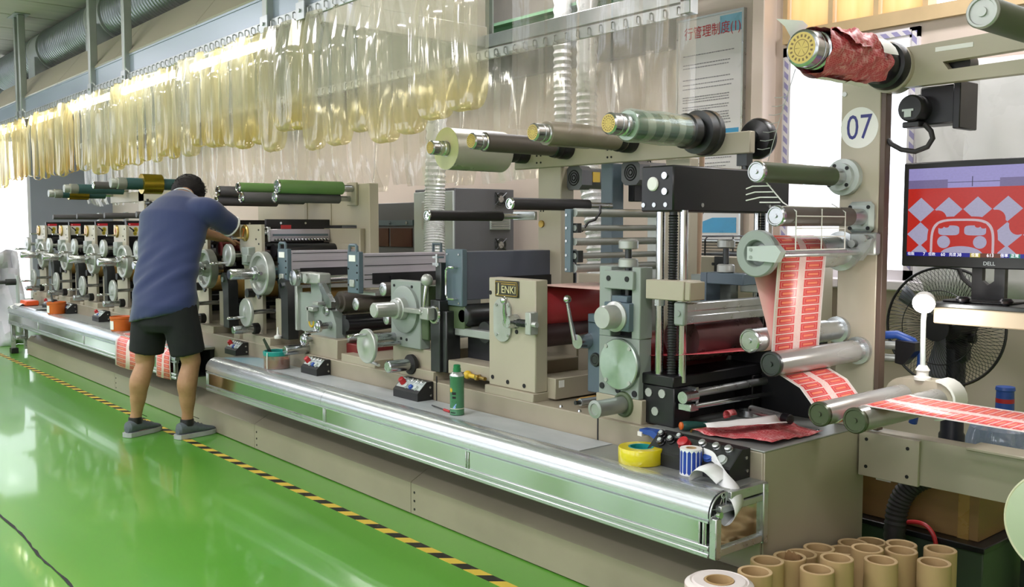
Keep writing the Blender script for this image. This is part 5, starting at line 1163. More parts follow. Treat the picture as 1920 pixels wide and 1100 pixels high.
# large paper roll at the right edge
g = thing('paper_roll', 'huge pale green white roll face cut off by the frame', 'paper roll', (-.93, 2.7, .40))
part('roll', M().lathe((-.915, 2.62, .575), (-.915, 2.9, .575), [(.0, 0), (.135, 0), (.142, .004), (.145, .012), (.145, .28), (0, .28)], 64), mat('pale roll side', '#b9c6a8', .45, 0, .04, 5), g)
part('rim', M().torus((-.915, 2.624, .575), (0, 1, 0), .140, .004, 64, 8), mat('cream roll edge', '#d3d2b4', .45), g)
part('core', M().pipe((-.915, 2.615, .575), (-.915, 2.9, .575), .045, .038, 32), 'kraft', g)
part('stub_axle', M().cyl((-.915, 2.6, .575), (-.935, 3.17, .575), .03, n=20), 'steel', g)
# ------------------------------------------------------------------ canopy over the press
YC, YR = 2.40, 3.50                 # front and rear curtain lines
XC0, XC1, XE = -12.6, -4.40, -2.90  # far end, end of the lit hood, end of the curtain frame
hood = thing('canopy_hood', 'galvanised sheet metal hood running the length of the press', 'hood', (XC0, YC, 2.44))
# fascia panels, each a sheet with a folded edge
xs = [XC0, -10.62, -8.28, -7.44, -5.04, XC1]
for a, b in zip(xs[:-1], xs[1:]):
    part('fascia_panel', M().box(a + .012, YC + .01, 2.505, b - .012, YC + .018, 2.64, .002).box(a + .012, YC + .004, 2.632, b - .012, YC + .02, 2.645), mat('mill finish sheet', '#97a3b0', .34, .35, .04, 2, (.5, 1, 3), rv=.03) if a == XC0 else bpy.data.materials['mill finish sheet'], hood)
for i in range(5):
    a = XC0 + i * (XC1 - XC0) / 5; b = a + (XC1 - XC0) / 5
    part('roof_panel', M().prism([(YC + .01, 2.645), (2.64, 2.95), (2.64, 2.962), (YC + .002, 2.657)], 'x', a + .004, b - .004), 'beige', hood)
    part('roof_panel', M().box(a + .004, 2.64, 2.95, b - .004, YR + .02, 2.962), 'beige', hood)
    part('rear_panel', M().box(a + .004, YR + .04, 2.36, b - .004, YR + .05, 2.94), 'mint', hood)
part('cross_beam', M().box(XC1 - .05, YC + .02, 2.40, XC1, YR, 2.52, .004), 'galv', hood)
part('end_panel', M().box(XC1 - .03, YC + .02, 2.52, XC1 - .02, YR, 2.93), 'galv', hood)
# perforated hanging rail with hooks
def rail(name, label, a, b, along, z0, z1):
    t = thing(name, label, 'curtain rail', a)
    m = M(); (ax, ay, _), (bx, by, _) = a, b; h = M()
    if along == 'x':
        m.box(ax, ay - .012, z0, bx, ay + .004, z1, .002); n = int(abs(bx - ax) / .085)
        for i in range(n):
            x = ax + (i + .5) * (bx - ax) / n
            h.tube([(x, ay - .015, z1 - .012), (x, ay - .026, z1 - .02), (x, ay - .026, z0 + .012), (x + .02, ay - .022, z0 + .002)], .0045, 5)
    else:
        m.box(ax - .004, ay, z0, ax + .012, by, z1, .002); n = int(abs(by - ay) / .085)
        for i in range(n):
            y = ay + (i + .5) * (by - ay) / n
            h.tube([(ax + .015, y, z1 - .012), (ax + .026, y, z1 - .02), (ax + .026, y, z0 + .012)], .0045, 5)
    part('channel', m, 'galv', t); part('hooks', h, 'alu_dull', t, kind='stuff'); return t
rail('curtain_rail', 'perforated steel rail with hooks above the yellowed front strips', (XC0, YC, 2.44), (XE, YC, 2.44), 'x', 2.44, 2.50)
rail('curtain_rail', 'perforated steel rail along the rear strips behind the press', (XC0, YR, 2.34), (XE, YR, 2.34), 'x', 2.33, 2.39)
rail('curtain_rail', 'short steel rail closing the near end of the strip curtain', (XE, YC, 2.44), (XE, YR, 2.44), 'y', 2.40, 2.46)
t = thing('rail_beam', 'grey box beam above the rear strips with a bright lower lip', 'beam', (XC1, YR, 2.39))
part('beam', M().box(XC1, YR - .02, 2.395, XE, YR + .06, 2.47, .003), 'galv', t)
part('corner_post', M().box(XE - .03, YR - .02, 2.34, XE + .03, YR + .04, ZC, .003), 'galv', t)
# hanger posts
pb = thing('hanger_post', 'steel hanger post with a plate on the ceiling, first along the hood', 'post', (-10.55, YC - .005, 2.44))
part('tube', M().box(-10.585, YC - .03, 2.44, -10.525, YC + .03, ZC - .008, .004), 'alu_dull', pb)
part('top_plate', M().box(-10.64, YC - .07, ZC - .008, -10.47, YC + .07, ZC), 'alu_dull', pb)
part('foot_plate', M().box(-10.60, YC - .036, 2.43, -10.51, YC - .028, 2.52).cyl((-10.555, YC - .03, 2.475), (-10.555, YC - .045, 2.475), .01, n=8), 'galv', pb)
for x, lab in ((-10.72, 'steel hanger post close behind the first one, farther along the hood'), (-8.22, 'slim steel hanger post in front of the duct elbow collar'), (-7.37, 'steel hanger post in front of the nearest wide duct length'), (-4.97, 'steel hanger post at the near end of the lit tubes'), (-4.54, 'short steel hanger post where the hood ends')):
    dup(pb, (x, YC - .005, 2.44), lab)
# fluorescent tubes
t0 = thing('tube_light', 'glaring white fluorescent tube under the hood behind the strips', 'tube light', (-5.2, 2.5, 2.42), 'tubes under the hood')
part('tube', M().cyl((-6.35, 2.5, 2.42), (-5.17, 2.5, 2.42), .022, n=12), 'tube', t0)
part('batten', M().box(-6.39, 2.48, 2.445, -5.13, 2.53, 2.49, .004), 'white', t0)
part('end_cap', M().box(-6.41, 2.475, 2.39, -6.35, 2.53, 2.45, .006), 'white', t0); part('end_cap', M().box(-5.17, 2.475, 2.39, -5.11, 2.53, 2.45, .006), 'white', t0)
for i in range(1, 5): dup(t0, (-5.2 - i * 1.45, 2.5, 2.42))
# spiral duct with collars and drop boots
YD, ZD, RD = 2.86, 3.25, .212
duct = thing('spiral_duct', 'large galvanised spiral duct hung under the ceiling above the hood', 'duct', (-12.6, YD, ZD - RD))
def spiral(x0, x1, r):
    pr = []; n = int((x1 - x0) / .06)
    for i in range(n):
        t = i * (x1 - x0) / n; d = (x1 - x0) / n
        pr += [(r, t), (r, t + d * .72), (r + .006, t + d * .8), (r + .006, t + d * .92)]
    return M().lathe((x0, YD, ZD), (x1, YD, ZD), pr + [(r, x1 - x0)], 36)
for x0, x1 in ((-13.2, -11.35), (-11.0, -9.25), (-8.85, -6.1), (-5.75, -3.2)):
    part('duct_section', spiral(x0, x1, RD), mat('spiral duct steel', '#8e9396', .36, .7, .06, 5, rv=.04) if x0 < -13 else bpy.data.materials['spiral duct steel'], duct)
for x0, x1 in ((-11.35, -11.0), (-9.25, -8.85), (-6.1, -5.75)):
    sl = part('tee_sleeve', M().lathe((x0, YD, ZD), (x1, YD, ZD), [(RD + .01, -.02), (RD + .02, -.02), (RD + .02, 0), (RD + .008, .005), (RD + .008, x1 - x0 - .005), (RD + .02, x1 - x0), (RD + .02, x1 - x0 + .02), (RD + .01, x1 - x0 + .02)], 36), 'alu_dull', duct)
    part('boot', M().prism([(x0 + .04, ZD - .1), (x1 - .04, ZD - .1), (x1 - .04, 2.95), (x0 + .04, 2.95)], 'y', YD - .23, YD + .1), 'galv', sl)
# strips
random.seed(11)
pvc_y = plastic_film('yellowed soft pvc', srgb('#f0ead0'), .36, .08, stain=srgb('#dccb86'))
pvc_o = plastic_film('stained soft pvc', srgb('#eadfbb'), .46, .08, stain=srgb('#d9bd78'))
pvc_c = plastic_film('clear soft pvc', srgb('#f4f1e6'), .22, .08, stain=srgb('#e6dbb0'))
pvc_r = plastic_film('clear flat pvc', srgb('#f4f3ef'), .2, .07)
pvc_e = plastic_film('very clear pvc', srgb('#f8f5f1'), .10, .05, bump=.1)
def folded(w, h, bow, seed, fat):
    """a strip doubled up on its hook: two leaves joined by a round fold at the bottom"""
    rnd = random.Random(seed); rows = []; N = 22; p1, p2 = rnd.random() * 6, rnd.random() * 6
    def row(t, y):  # t metres below hook
        v = t / h
        s = 1 - .10 * math.exp(-v * 14); e = max(0, (v - .78) / .22); s *= math.sqrt(max(.03, 1 - e ** 3.2 * .82))
        sk = .008 * math.sin(p1 + v * 2.2)
        r = []
        for i in range(9):
            u = i / 4 - 1
            r.append((u * w / 2 * s + sk, y + bow * (u * u - .4) * (1 - .3 * v) + .004 * math.sin(p2 + v * 4 + u * 2) + .004 * math.sin(u * 5 + p1), -t))
        return r
    for j in range(N): rows.append(row(h * (j / (N - 1)) * .965, -fat * min(1, j / 6)))
    for j in range(1, 6):
        a = PI * j / 6; q = row(h * (.965 + .035 * math.sin(a)), 0); rows.append([(x, y - fat * math.cos(a), z) for x, y, z in q])
    for j in range(N): rows.append(row(h * (1 - j / (N - 1)) * .965, fat * min(1, (N - 1 - j) / 6)))
    return M().grid(rows)
def flat(w, h, bow, seed, curl):
    rnd = random.Random(seed); p1, p2 = rnd.random() * 6, rnd.random() * 6; rows = []
    for j in range(18):
        v = j / 17
        rows.append([((i / 4 - 1) * w / 2, bow * ((i / 4 - 1) ** 2 - .4) + .004 * math.sin(p1 + v * 3 + i * .5) + curl * v ** 6 * (1 + .4 * math.sin(i)), -h * v) for i in range(9)])
    return M().grid(rows)
FV = [folded(.20, .66, b, s, f).build('curtain_strip') for b, s, f in ((.022, 1, .03), (-.018, 2, .025), (.026, 3, .035), (-.022, 4, .03), (.014, 5, .03))]
RV = [flat(.215, .74, b, s, c).build('curtain_strip') for b, s, c in ((.014, 6, .03), (-.012, 7, .06), (.018, 8, -.03), (-.016, 9, .05))]
EV = [flat(.20, .74, b, s, c).build('curtain_strip') for b, s, c in ((.012, 16, .02), (-.012, 17, .03), (.015, 18, -.02))]
def strip(mesh, material, loc, label, group, rz=0, sz=1., sx=1.):
    o = bpy.data.objects.new('curtain_strip', mesh); COL.objects.link(o); o.location = loc; o.rotation_euler = (0, 0, rz); o.scale = (sx, 1, sz)
    o['label'] = label; o['category'] = 'curtain strip'; o['group'] = group
    if not mesh.materials: mesh.materials.append(material)
    o.material_slots[0].link = 'OBJECT'; o.material_slots[0].material = material; return o
x = -12.4; i = 0
while x < -2.95:
    far = x < -8.5; near = x > -4.5
    mt = (pvc_o if random.random() < .45 else pvc_y) if far else (pvc_c if near else (pvc_y if random.random() < .7 else pvc_c))
    lab, grp = (('amber stained plastic strip doubled up in the far front row of the curtain', 'stained front strips') if far else ('clear plastic strip doubled up at the near end of the front row', 'clear front strips') if near else ('pale yellow plastic strip doubled up in the front row below the hood', 'yellowed front strips'))
    strip(FV[random.randrange(5)], mt, (x, YC - .02 + random.uniform(-.02, .02), 2.45), lab, grp, random.uniform(-.16, .16) if not near else random.uniform(-.08, .08), random.uniform(.9, 1.06) * (1.04 if near else .98), random.uniform(.85, 1.05) * (1.08 if near else .95))
    x += random.uniform(.15, .2) if not near else random.uniform(.2, .24)
x = -12.4
while x < -2.95:
    strip(RV[random.randrange(4)], pvc_r, (x, YR + random.uniform(-.015, .015), 2.35), 'clear plastic strip hanging full length in the rear row behind the press', 'rear strips', random.uniform(-.08, .08), random.uniform(.96, 1.03), random.uniform(.92, 1.05))
    x += .195
y = YC + .12
while y < YR:
    strip(EV[random.randrange(3)], pvc_e, (XE, y, 2.42), 'clear wide plastic strip closing the near end of the curtain frame', 'end strips', PI / 2 + random.uniform(-.08, .08), random.uniform(.9, .95), 1.0)
    y += .19
# ------------------------------------------------------------------ push button boxes on the benches
def button_box(label, x0, x1, y0, y1, z0, h, group='push button boxes', big=False):
    t = thing('button_box', label, 'control box', ((x0 + x1) / 2, (y0 + y1) / 2, z0), group)
    w = x1 - x0; d = y1 - y0
    part('case', M().prism([(y0, z0), (y0, z0 + h * .42), (y0 + d * .62, z0 + h), (y1, z0 + h), (y1, z0)], 'x', x0, x1), 'blackp', t)
    part('face_plate', M().add([(x0 + .004, y0 + .002, z0 + h * .435), (x1 - .004, y0 + .002, z0 + h * .435), (x1 - .004, y0 + d * .6, z0 + h * 1.0), (x0 + .004, y0 + d * .6, z0 + h * 1.0)], [(0, 1, 2, 3)]), 'dsteel' if big else 'lightgrey', t)
    part('side_screws', M().cyl((x1, y0 + d * .8, z0 + h * .7), (x1 + .003, y0 + d * .8, z0 + h * .7), .006, n=8).cyl((x1, y0 + d * .85, z0 + h * .25), (x1 + .003, y0 + d * .85, z0 + h * .25), .006, n=8), 'steel', t)
    nrm = Vector((0, -h * .58, d * .62)).normalized()
    def btn(u, v, r, hh, m, nm):
        p = Vector((x0 + u * w, y0 + d * .6 * v, z0 + h * (.42 + .58 * v))); part(nm, M().lathe(p, p + nrm * hh, [(r * 1.15, 0), (r * 1.15, hh * .3), (r, hh * .4), (r, hh * .9), (r * .7, hh)], 16), m, t)
    k = w / .36
    btn(.40 if big else .2, .62, .020 * max(k, .75), .03, 'red', 'stop_button')
    if big:
        for u, m in ((.57, 'lightgrey'), (.72, 'blue'), (.87, 'lightgrey')): btn(u, .33, .017, .012, m, 'button')
        for u in (.58, .74, .88): btn(u, .86, .012, .018, 'alu', 'button')
        for u, v in ((.08, .85), (.22, .7), (.12, .5), (.3, .9)): btn(u, v, .014, .02, 'black', 'knob'); btn(u, v, .008, .024, 'lightgrey', 'knob_cap')
    else:
        for u, m in ((.42, 'lightgrey'), (.60, 'blue'), (.8, 'lightgrey')): btn(u, .38, .015 * max(k, .75), .012, m, 'button')
        for u in (.3, .5, .7, .88): btn(u, .85, .010, .012, 'alu', 'button')
    return t
button_box('large black button box with red stop knob and lit blue button at the bench end', -2.205, -1.845, 2.465, 2.575, .523, .098, None, True)
button_box('black button box on the bench left of the green spray can', -3.87, -3.66, 2.485, 2.575, .5246, .088)
button_box('black button box on the bench beside the teal rimmed ink tub', -4.84, -4.655, 2.49, 2.575, .5246, .085)
button_box('black button box on the bed before the lower wheel of unit seven', -5.90, -5.73, 2.49, 2.576, .5246, .08)
for lab, x in (('black button box on the far bench next to the nearer orange tub', -7.72), ('black button box on the far bench between the two orange tubs', -8.75), ('black button box on the far bench behind the farther orange tub', -9.75), ('black button box at the far end of the far bench by the orange case', -10.45)):
    button_box(lab, x, x + .19, 2.48, 2.576, .523, .09)
# ------------------------------------------------------------------ things on the near bench
t = thing('tape_roll', 'big roll of yellow tape with a teal core lying on the bench', 'tape', (-2.215, 2.45, .523))
part('tape', M().lathe((-2.215, 2.45, .523), (-2.215, 2.45, .578), [(.045, 0), (.078, 0), (.080, .003), (.080, .052), (.078, .055), (.045, .055), (.045, 0)], 48, False, False), mat('clear yellow tape', '#e0cf22', .2, 0, .05, 8, coat=.5), t)
part('core', M().lathe((-2.215, 2.45, .523), (-2.215, 2.45, .5785), [(.038, 0), (.045, 0), (.045, .0555), (.038, .0555), (.038, 0)], 40, False, False), 'teal', t)
t = thing('tape_cutter', 'blue plastic tape cutter standing behind the yellow tape roll', 'tape cutter', (-2.26, 2.555, .5246))
part('arm', M().prism([(-2.30, .60), (-2.30, .615), (-2.235, .618), (-2.19, .595), (-2.175, .555), (-2.175, .525), (-2.195, .525), (-2.20, .56), (-2.22, .585), (-2.25, .598)], 'y', 2.535, 2.572), 'blue', t)
part('blade', M().prism([(-2.20, .53), (-2.165, .525), (-2.165, .535), (-2.195, .545)], 'y', 2.53, 2.535), 'steel', t)
part('clip', M().box(-2.305, 2.53, .59, -2.285, 2.575, .606), 'paper', t)
def stripe_mat():
    k = NT('blue label stripes'); u, v, w = k.xyz(k.coord('UV')); q = k.math('ABSOLUTE', k.math('SUBTRACT', k.math('FRACT', k.math('MULTIPLY', u, 15)), .5))
    e = k.math('SUBTRACT', .4, k.math('MAXIMUM', 0, k.math('MULTIPLY', k.math('SUBTRACT', k.math('ABSOLUTE', k.math('SUBTRACT', v, .5)), .38), 5)))
    k.set(Base_Color=k.mix(k.math('MULTIPLY', k.math('LESS_THAN', q, e), k.math('LESS_THAN', k.math('ABSOLUTE', k.math('SUBTRACT', v, .5)), .46)), srgb('#e9ebee'), srgb('#1c3f9f')), Roughness=.4); return k.m
cx, cy, z0, z1, r = -1.995, 2.455, .523, .612, .0375
t = thing('label_roll', 'small upright roll of blue striped labels at the bench end', 'label roll', (cx, cy, z0))
n = 40; m = M(); vs = []; uv = []
for j in (0, 1):
    for i in range(n + 1): a = 2 * PI * i / n; vs.append((cx + r * math.cos(a), cy + r * math.sin(a), (z0, z1)[j])); uv.append((i / n, j))
m.add(vs, [(i, i + 1, n + 2 + i, n + 1 + i) for i in range(n)], uv)
part('wound_labels', m, stripe_mat(), t)
part('roll_top', M().pipe((cx, cy, z0 + .001), (cx, cy, z1 + .0005), r * .985, .017, 36), 'paper', t)
part('core', M().pipe((cx, cy, z0), (cx, cy, z1 + .001), .018, .015, 28), 'kraft', t)
def smooth2(pts, n=8):
    Q = [Vector(p) for p in pts]; Q = [Q[0] * 2 - Q[1]] + Q + [Q[-1] * 2 - Q[-2]]; out = []
    for i in range(1, len(Q) - 2):
        for j in range(n):
            f = j / n; a, b, c, d = Q[i - 1:i + 3]; out.append(.5 * ((2 * b) + (c - a) * f + (2 * a - 5 * b + 4 * c - d) * f * f + (3 * b - a - 3 * c + d) * f ** 3))
    return out + [Q[-2]]
ctr = smooth2([(cx + .03, cy + .028, .57), (cx + .075, cy + .022, .565), (cx + .11, cy + .0, .552), (cx + .16, cy - .03, .535), (cx + .215, cy - .045, .51), (cx + .235, cy - .05, .47), (cx + .215, cy - .052, .435), (cx + .18, cy - .055, .425), (cx + .15, cy - .06, .435)], 6)
hw = [(0, 0, .042)] * 3
rows = []
for i, p in enumerate(ctr):
    f = i / (len(ctr) - 1); up = Vector((.0, -.0, .044)).lerp(Vector((-.01, .036, .012)), min(1, max(0, (f - .1) * 2.2)))
    rows.append([p - up, p, p + up])
part('loose_liner', M().grid(rows), mat('white liner', '#e3e5e6', .5, 0, .03, 8), t, 'curling white liner strip', None, .0006)
lp = smooth2([(cx + .05, cy - .045, .524), (cx + .055, cy - .05, .548), (cx + .075, cy - .05, .572), (cx + .105, cy - .045, .575), (cx + .125, cy - .035, .56), (cx + .15, cy - .03, .54)], 6)
part('liner_loop', M().grid([[p + Vector((-.005, -.02, -.012)), p, p + Vector((.01, .032, .006))] for p in lp]), bpy.data.materials['white liner'], t, None, None, .0006)
t = thing('spray_can', 'green spray can with green cap standing on the bench', 'spray can', (-3.30, 2.45, .5246))
def can_mat():
    k = NT('green can print'); x, y, z = k.xyz(k.coord()); n = k.noise(k.coord(), 30, 2)
    c = k.mix(n, srgb('#457a5a'), srgb('#528868')); c = k.mix(k.math('LESS_THAN', k.math('ABSOLUTE', k.math('SUBTRACT', z, .03)), .0015), c, srgb('#e0e4d0'))
    k.set(Base_Color=c, Roughness=.25, Metallic=.2); return k.m
cx, cy, z0 = -3.30, 2.45, .5246
cb = part('can', M().lathe((cx, cy, z0), (cx, cy, z0 + .2), [(.028, 0), (.032, .002), (.0325, .005), (.0315, .008), (.0315, .165), (.033, .168), (.033, .173)], 36), can_mat(), t)
part('shoulder', M().lathe((cx, cy, z0 + .173), (cx, cy, z0 + .2), [(.033, 0), (.031, .006), (.024, .014), (.018, .018)], 36), 'alu', t)
part('cap', M().lathe((cx, cy, z0 + .186), (cx, cy, z0 + .222), [(.0175, 0), (.0175, .02), (.0155, .022), (.0155, .034), (.012, .036), (0, .036)], 30), mat('dark green cap', '#1c7a48', .35), t)
m = M()
def on_can(a, z, r=.0321): return (cx + r * math.sin(a), cy - r * math.cos(a), z0 + z)
star = []
for i in range(20):
    q = 2 * PI * i / 20; rr = .013 if i % 2 == 0 else .007; star.append(on_can(-.05 + rr * math.cos(q) / .032, .112 + rr * math.sin(q)))
m.add(star + [on_can(-.05, .112, .0325)], [(20, i, (i + 1) % 20) for i in range(20)]); part('star_print', m, 'yellow', cb)
m = M()
for a0, zz, w, h in ((.35, .092, .006, .012), (.60, .092, .006, .012), (.40, .075, .005, .01), (.62, .075, .005, .01), (.5, .06, .012, .003)): m.add([on_can(a0 - w / .032, zz), on_can(a0 + w / .032, zz), on_can(a0 + w / .032, zz + h), on_can(a0 - w / .032, zz + h)], [(0, 1, 2, 3)])
part('print_blocks', m, 'dark', cb)
m = M()
for a0, zz in ((.3, .03), (.45, .036), (.6, .042), (.5, .03)): m.add([on_can(a0, zz), on_can(a0 + .22, zz + .004), on_can(a0 + .26, zz + .012), on_can(a0 + .04, zz + .008)], [(0, 1, 2, 3)])
part('picture_print', m, mat('pale blue print', '#8fb0e6', .4), cb)
m = M()
for i in range(7): m.add([on_can(-.1 + i * .12, .01), on_can(-.02 + i * .12, .01), on_can(-.02 + i * .12, .0155), on_can(-.1 + i * .12, .0155)], [(0, 1, 2, 3)])
part('foot_lettering', m, 'dark', cb)
t = thing('screwdriver', 'slim red handled screwdriver lying on the bench beside the spray can', 'screwdriver', (-3.42, 2.46, .5246))
part('shaft', M().cyl((-3.52, 2.47, .531), (-3.40, 2.452, .531), .003, n=8), 'dsteel', t); part('handle', M().cyl((-3.40, 2.452, .531), (-3.345, 2.445, .531), .006, n=10), 'red', t)
# ink tubs
t = thing('ink_tub', 'clear ink tub with teal rim and orange ink, knife leaning in it', 'ink tub', (-5.08, 2.46, .5246))
cx, cy, z0 = -5.08, 2.46, .5246
part('tub', M().pipe((cx, cy, z0), (cx, cy, z0 + .085), .075, .072, 36), plastic_film('clear tub', srgb('#e6e3dc'), .2, .1, bump=.03), t)
part('ink', M().lathe((cx, cy, z0 + .003), (cx, cy, z0 + .06), [(.0, 0), (.0715, 0), (.0715, .052), (.06, .05), (0, .046)], 32), mat('orange red ink', '#b04a24', .25, 0, .3, 12, (1, 1, .4)), t)
part('rim', M().lathe((cx, cy, z0 + .076), (cx, cy, z0 + .104), [(.073, 0), (.077, .002), (.079, .01), (.079, .025), (.074, .028), (.071, .026), (.071, .0)], 36, False, False), 'teal', t)
part('drip', M().tube([(cx + .03, cy - .0745, z0 + .1), (cx + .03, cy - .0765, z0 + .05), (cx + .03, cy - .0765, z0 + .005)], .003, 6), 'white', t)
one('ink_knife', 'grey ink knife standing in the teal rimmed tub', 'ink knife', M().prism([(-.014, 0), (.014, 0), (.018, .10), (.012, .17), (-.012, .17), (-.018, .10)], 'y', -.0015, .0015), 'dsteel').matrix_world = Matrix.Translation((cx + .01, cy - .01, z0 + .022)) @ Matrix.Rotation(-.45, 4, 'Y') @ Matrix.Rotation(.25, 4, 'X')
for lab, x, knife in (('nearer orange ink tub on the far bench, standing on printed sheet', -7.76, False), ('farther orange ink tub on the far bench with a dark knife', -9.67, True)):
    t = thing('ink_tub', lab, 'ink tub', (x, 2.42, .523)); z0 = .5236
    part('tub', M().lathe((x, 2.42, z0), (x, 2.42, z0 + .12), [(0, 0), (.078, 0), (.082, .095), (.086, .097), (.086, .112), (.081, .114), (.078, .1), (.076, .08), (0, .078)], 32), 'orange', t)
    part('label', M().add([(x + .0825 * math.sin(a), 2.42 - .0825 * math.cos(a), z0 + zz) for zz in (.012, .08) for a in [-.9 + .2 * i for i in range(8)]], [(i, i + 1, 9 + i, 8 + i) for i in range(7)]), 'paper', t)
    part('ink', M().cyl((x, 2.42, z0 + .078), (x, 2.42, z0 + .082), .074, n=28), 'darkred', t)
    if knife: one('ink_knife', 'dark ink knife leaning out of the farther orange tub', 'ink knife', M().prism([(-.02, 0), (.02, 0), (.022, .12), (-.022, .12)], 'y', -.003, .003), 'dsteel').matrix_world = Matrix.Translation((x - .02, 2.40, z0 + .086)) @ Matrix.Rotation(-.7, 4, 'Y')
one('orange_case', 'flat orange plastic case at the far end of the far bench', 'case', M().box(-11.02, 2.40, .5235, -10.78, 2.53, .575, .008), mat('bright orange plastic', '#e2592a', .35, 0, .05, 8))
one('white_rag', 'white rag lying over the far corner of the far bench', 'rag', M().grid([[(-11.18 + .09 * i, 2.31 + .07 * j, .5255 + .012 * math.sin(i * 1.7 + j * 2.1) + (.012 if j else -.03) - (.02 if i == 0 else 0)) for i in range(5)] for j in range(3)]), 'paper', None, None, .002)
t = thing('ink_plate', 'round grey ink plate lying between the orange case and orange tub', 'plate', (-10.2, 2.45, .523))
part('dish', M().lathe((-10.2, 2.45, .5232), (-10.2, 2.45, .54), [(0, 0), (.06, 0), (.1, .012), (.098, .014), (.06, .004), (0, .004)], 30), 'alu_dull', t)
# printed sheets hanging over the far bench by the man
def drape(x0, x1, ytop, zend, sag=0):
    prof = [(2.52, .5245), (2.45, .5245), (2.392, .5265), (2.362, .5255), (2.325, .508), (2.303, .485), (2.2965, .455), (2.294, .41), (2.292, zend)]
    return M().grid([[(x0 + (x1 - x0) * i / 4, y - (.012 * math.sin(i * 1.3) * max(0, .47 - z) / .2), z) for i in range(5)] for y, z in prof], True)
one('printed_sheet', 'red and white printed web draped over the far bench at the left of the man', 'label sheet', drape(-7.52, -6.92, 0, .285), WEB, None, None, .0008)
one('printed_sheet', 'red printed strip hanging between the legs of the man', 'label sheet', drape(-6.62, -6.36, 0, .31), WEB, None, None, .0008)
# clutter on the bed end
def red_sheet(pts, seed, amp, n=9):
    q = random.Random(seed); a, b, c, d = [Vector(p) for p in pts]; rows = []
    for j in range(n):
        v = j / (n - 1); r_ = []
        for i in range(n):
            u_ = i / (n - 1); p = a.lerp(b, u_).lerp(d.lerp(c, u_), v); p.z += amp * (.5 + .5 * math.sin(u_ * 7 + seed + v * 3)) * (.4 + v * .6) + q.uniform(0, amp * .3); r_.append(tuple(p))
        rows.append(r_)
    return M().grid(rows, True)
one('waste_film', 'crumpled red printed waste film spread over the bed end', 'film scrap', red_sheet([(-2.10, 2.59, .621), (-1.82, 2.66, .621), (-1.82, 2.97, .621), (-2.13, 2.95, .621)], 2, .026, 14), waste, None, None, .0005)
one('paper_scrap', 'white torn paper strip lying on the red waste film', 'paper scrap', red_sheet([(-2.10, 2.65, .650), (-2.04, 2.60, .650), (-1.86, 2.81, .658), (-1.95, 2.87, .662)], 5, .012), 'paper', None, None, .0005)
one('film_curl', 'small curled red film offcut above the green screwdriver', 'film scrap', M().grid([[(-2.105 + .016 * math.cos(a), y, .662 + .018 * math.sin(a)) for y in (2.79, 2.83)] for a in [i * .4 for i in range(11)]]), waste, None, None, .0006)
t = thing('screwdriver', 'screwdriver with green grip and orange end beside the die base', 'screwdriver', (-2.13, 2.68, .618))
part('grip', M().lathe((-2.165, 2.605, .638), (-2.12, 2.70, .636), [(.012, 0), (.016, .006), (.017, .02), (.015, .06), (.011, .085), (.013, .1)], 14), mat('dark green grip', '#1d4a44', .4), t); part('end', M().lathe((-2.167, 2.600, .638), (-2.16, 2.615, .638), [(.008, 0), (.0145, .004), (.0145, .012)], 14), 'orange', t)
part('shaft', M().cyl((-2.12, 2.70, .636), (-2.07, 2.81, .634), .003, n=8), 'chrome', t)
one('hex_key', 'bent brassy hex key lying before the red waste film', 'hex key', M().tube([(-2.07, 2.78, .634), (-2.12, 2.635, .630), (-2.128, 2.62, .628), (-2.125, 2.612, .622)], .0035, 6), 'brass')
t = thing('torch', 'chromed torch lying on the red waste film', 'torch', (-2.0, 2.93, .63))
part('barrel', M().lathe((-2.12, 2.955, .662), (-1.925, 2.905, .662), [(.012, 0), (.016, .004), (.016, .16), (.0165, .165), (.0165, .20)], 22), 'alu', t)
part('head', M().lathe((-1.945, 2.910, .662), (-1.905, 2.90, .662), [(.017, 0), (.0185, .005), (.0185, .035), (.014, .038)], 22), 'black', t)
part('eyelet', M().cyl((-2.105, 2.936, .664), (-2.105, 2.932, .664), .005, n=8), 'dark', t)
one('steel_ring', 'bright steel ring lying against the black die wall', 'ring', M().lathe((-2.17, 3.02, .622), (-2.17, 3.02, .65), [(.032, 0), (.04, 0), (.04, .022), (.032, .022), (.032, 0)], 28, False, False), 'steel')
one('grease_gun', 'small yellow greaser among dark fittings left of the name plate', 'greaser', M().sphere((-3.42, 2.60, .672), .02, 12).cyl((-3.42, 2.60, .672), (-3.36, 2.60, .668), .01), 'yellow')
t = thing('brass_fitting', 'dark brass fittings lying left of the name plate foot', 'fitting', (-3.36, 2.6, .655))
part('fitting', M().cyl((-3.37, 2.61, .668), (-3.29, 2.60, .668), .009, n=10).box(-3.36, 2.59, .655, -3.34, 2.62, .68, .003), 'brass', t); part('hose_stub', M().tube([(-3.48, 2.62, .668), (-3.42, 2.63, .67), (-3.36, 2.62, .668)], .008, 8), 'rubber', t)
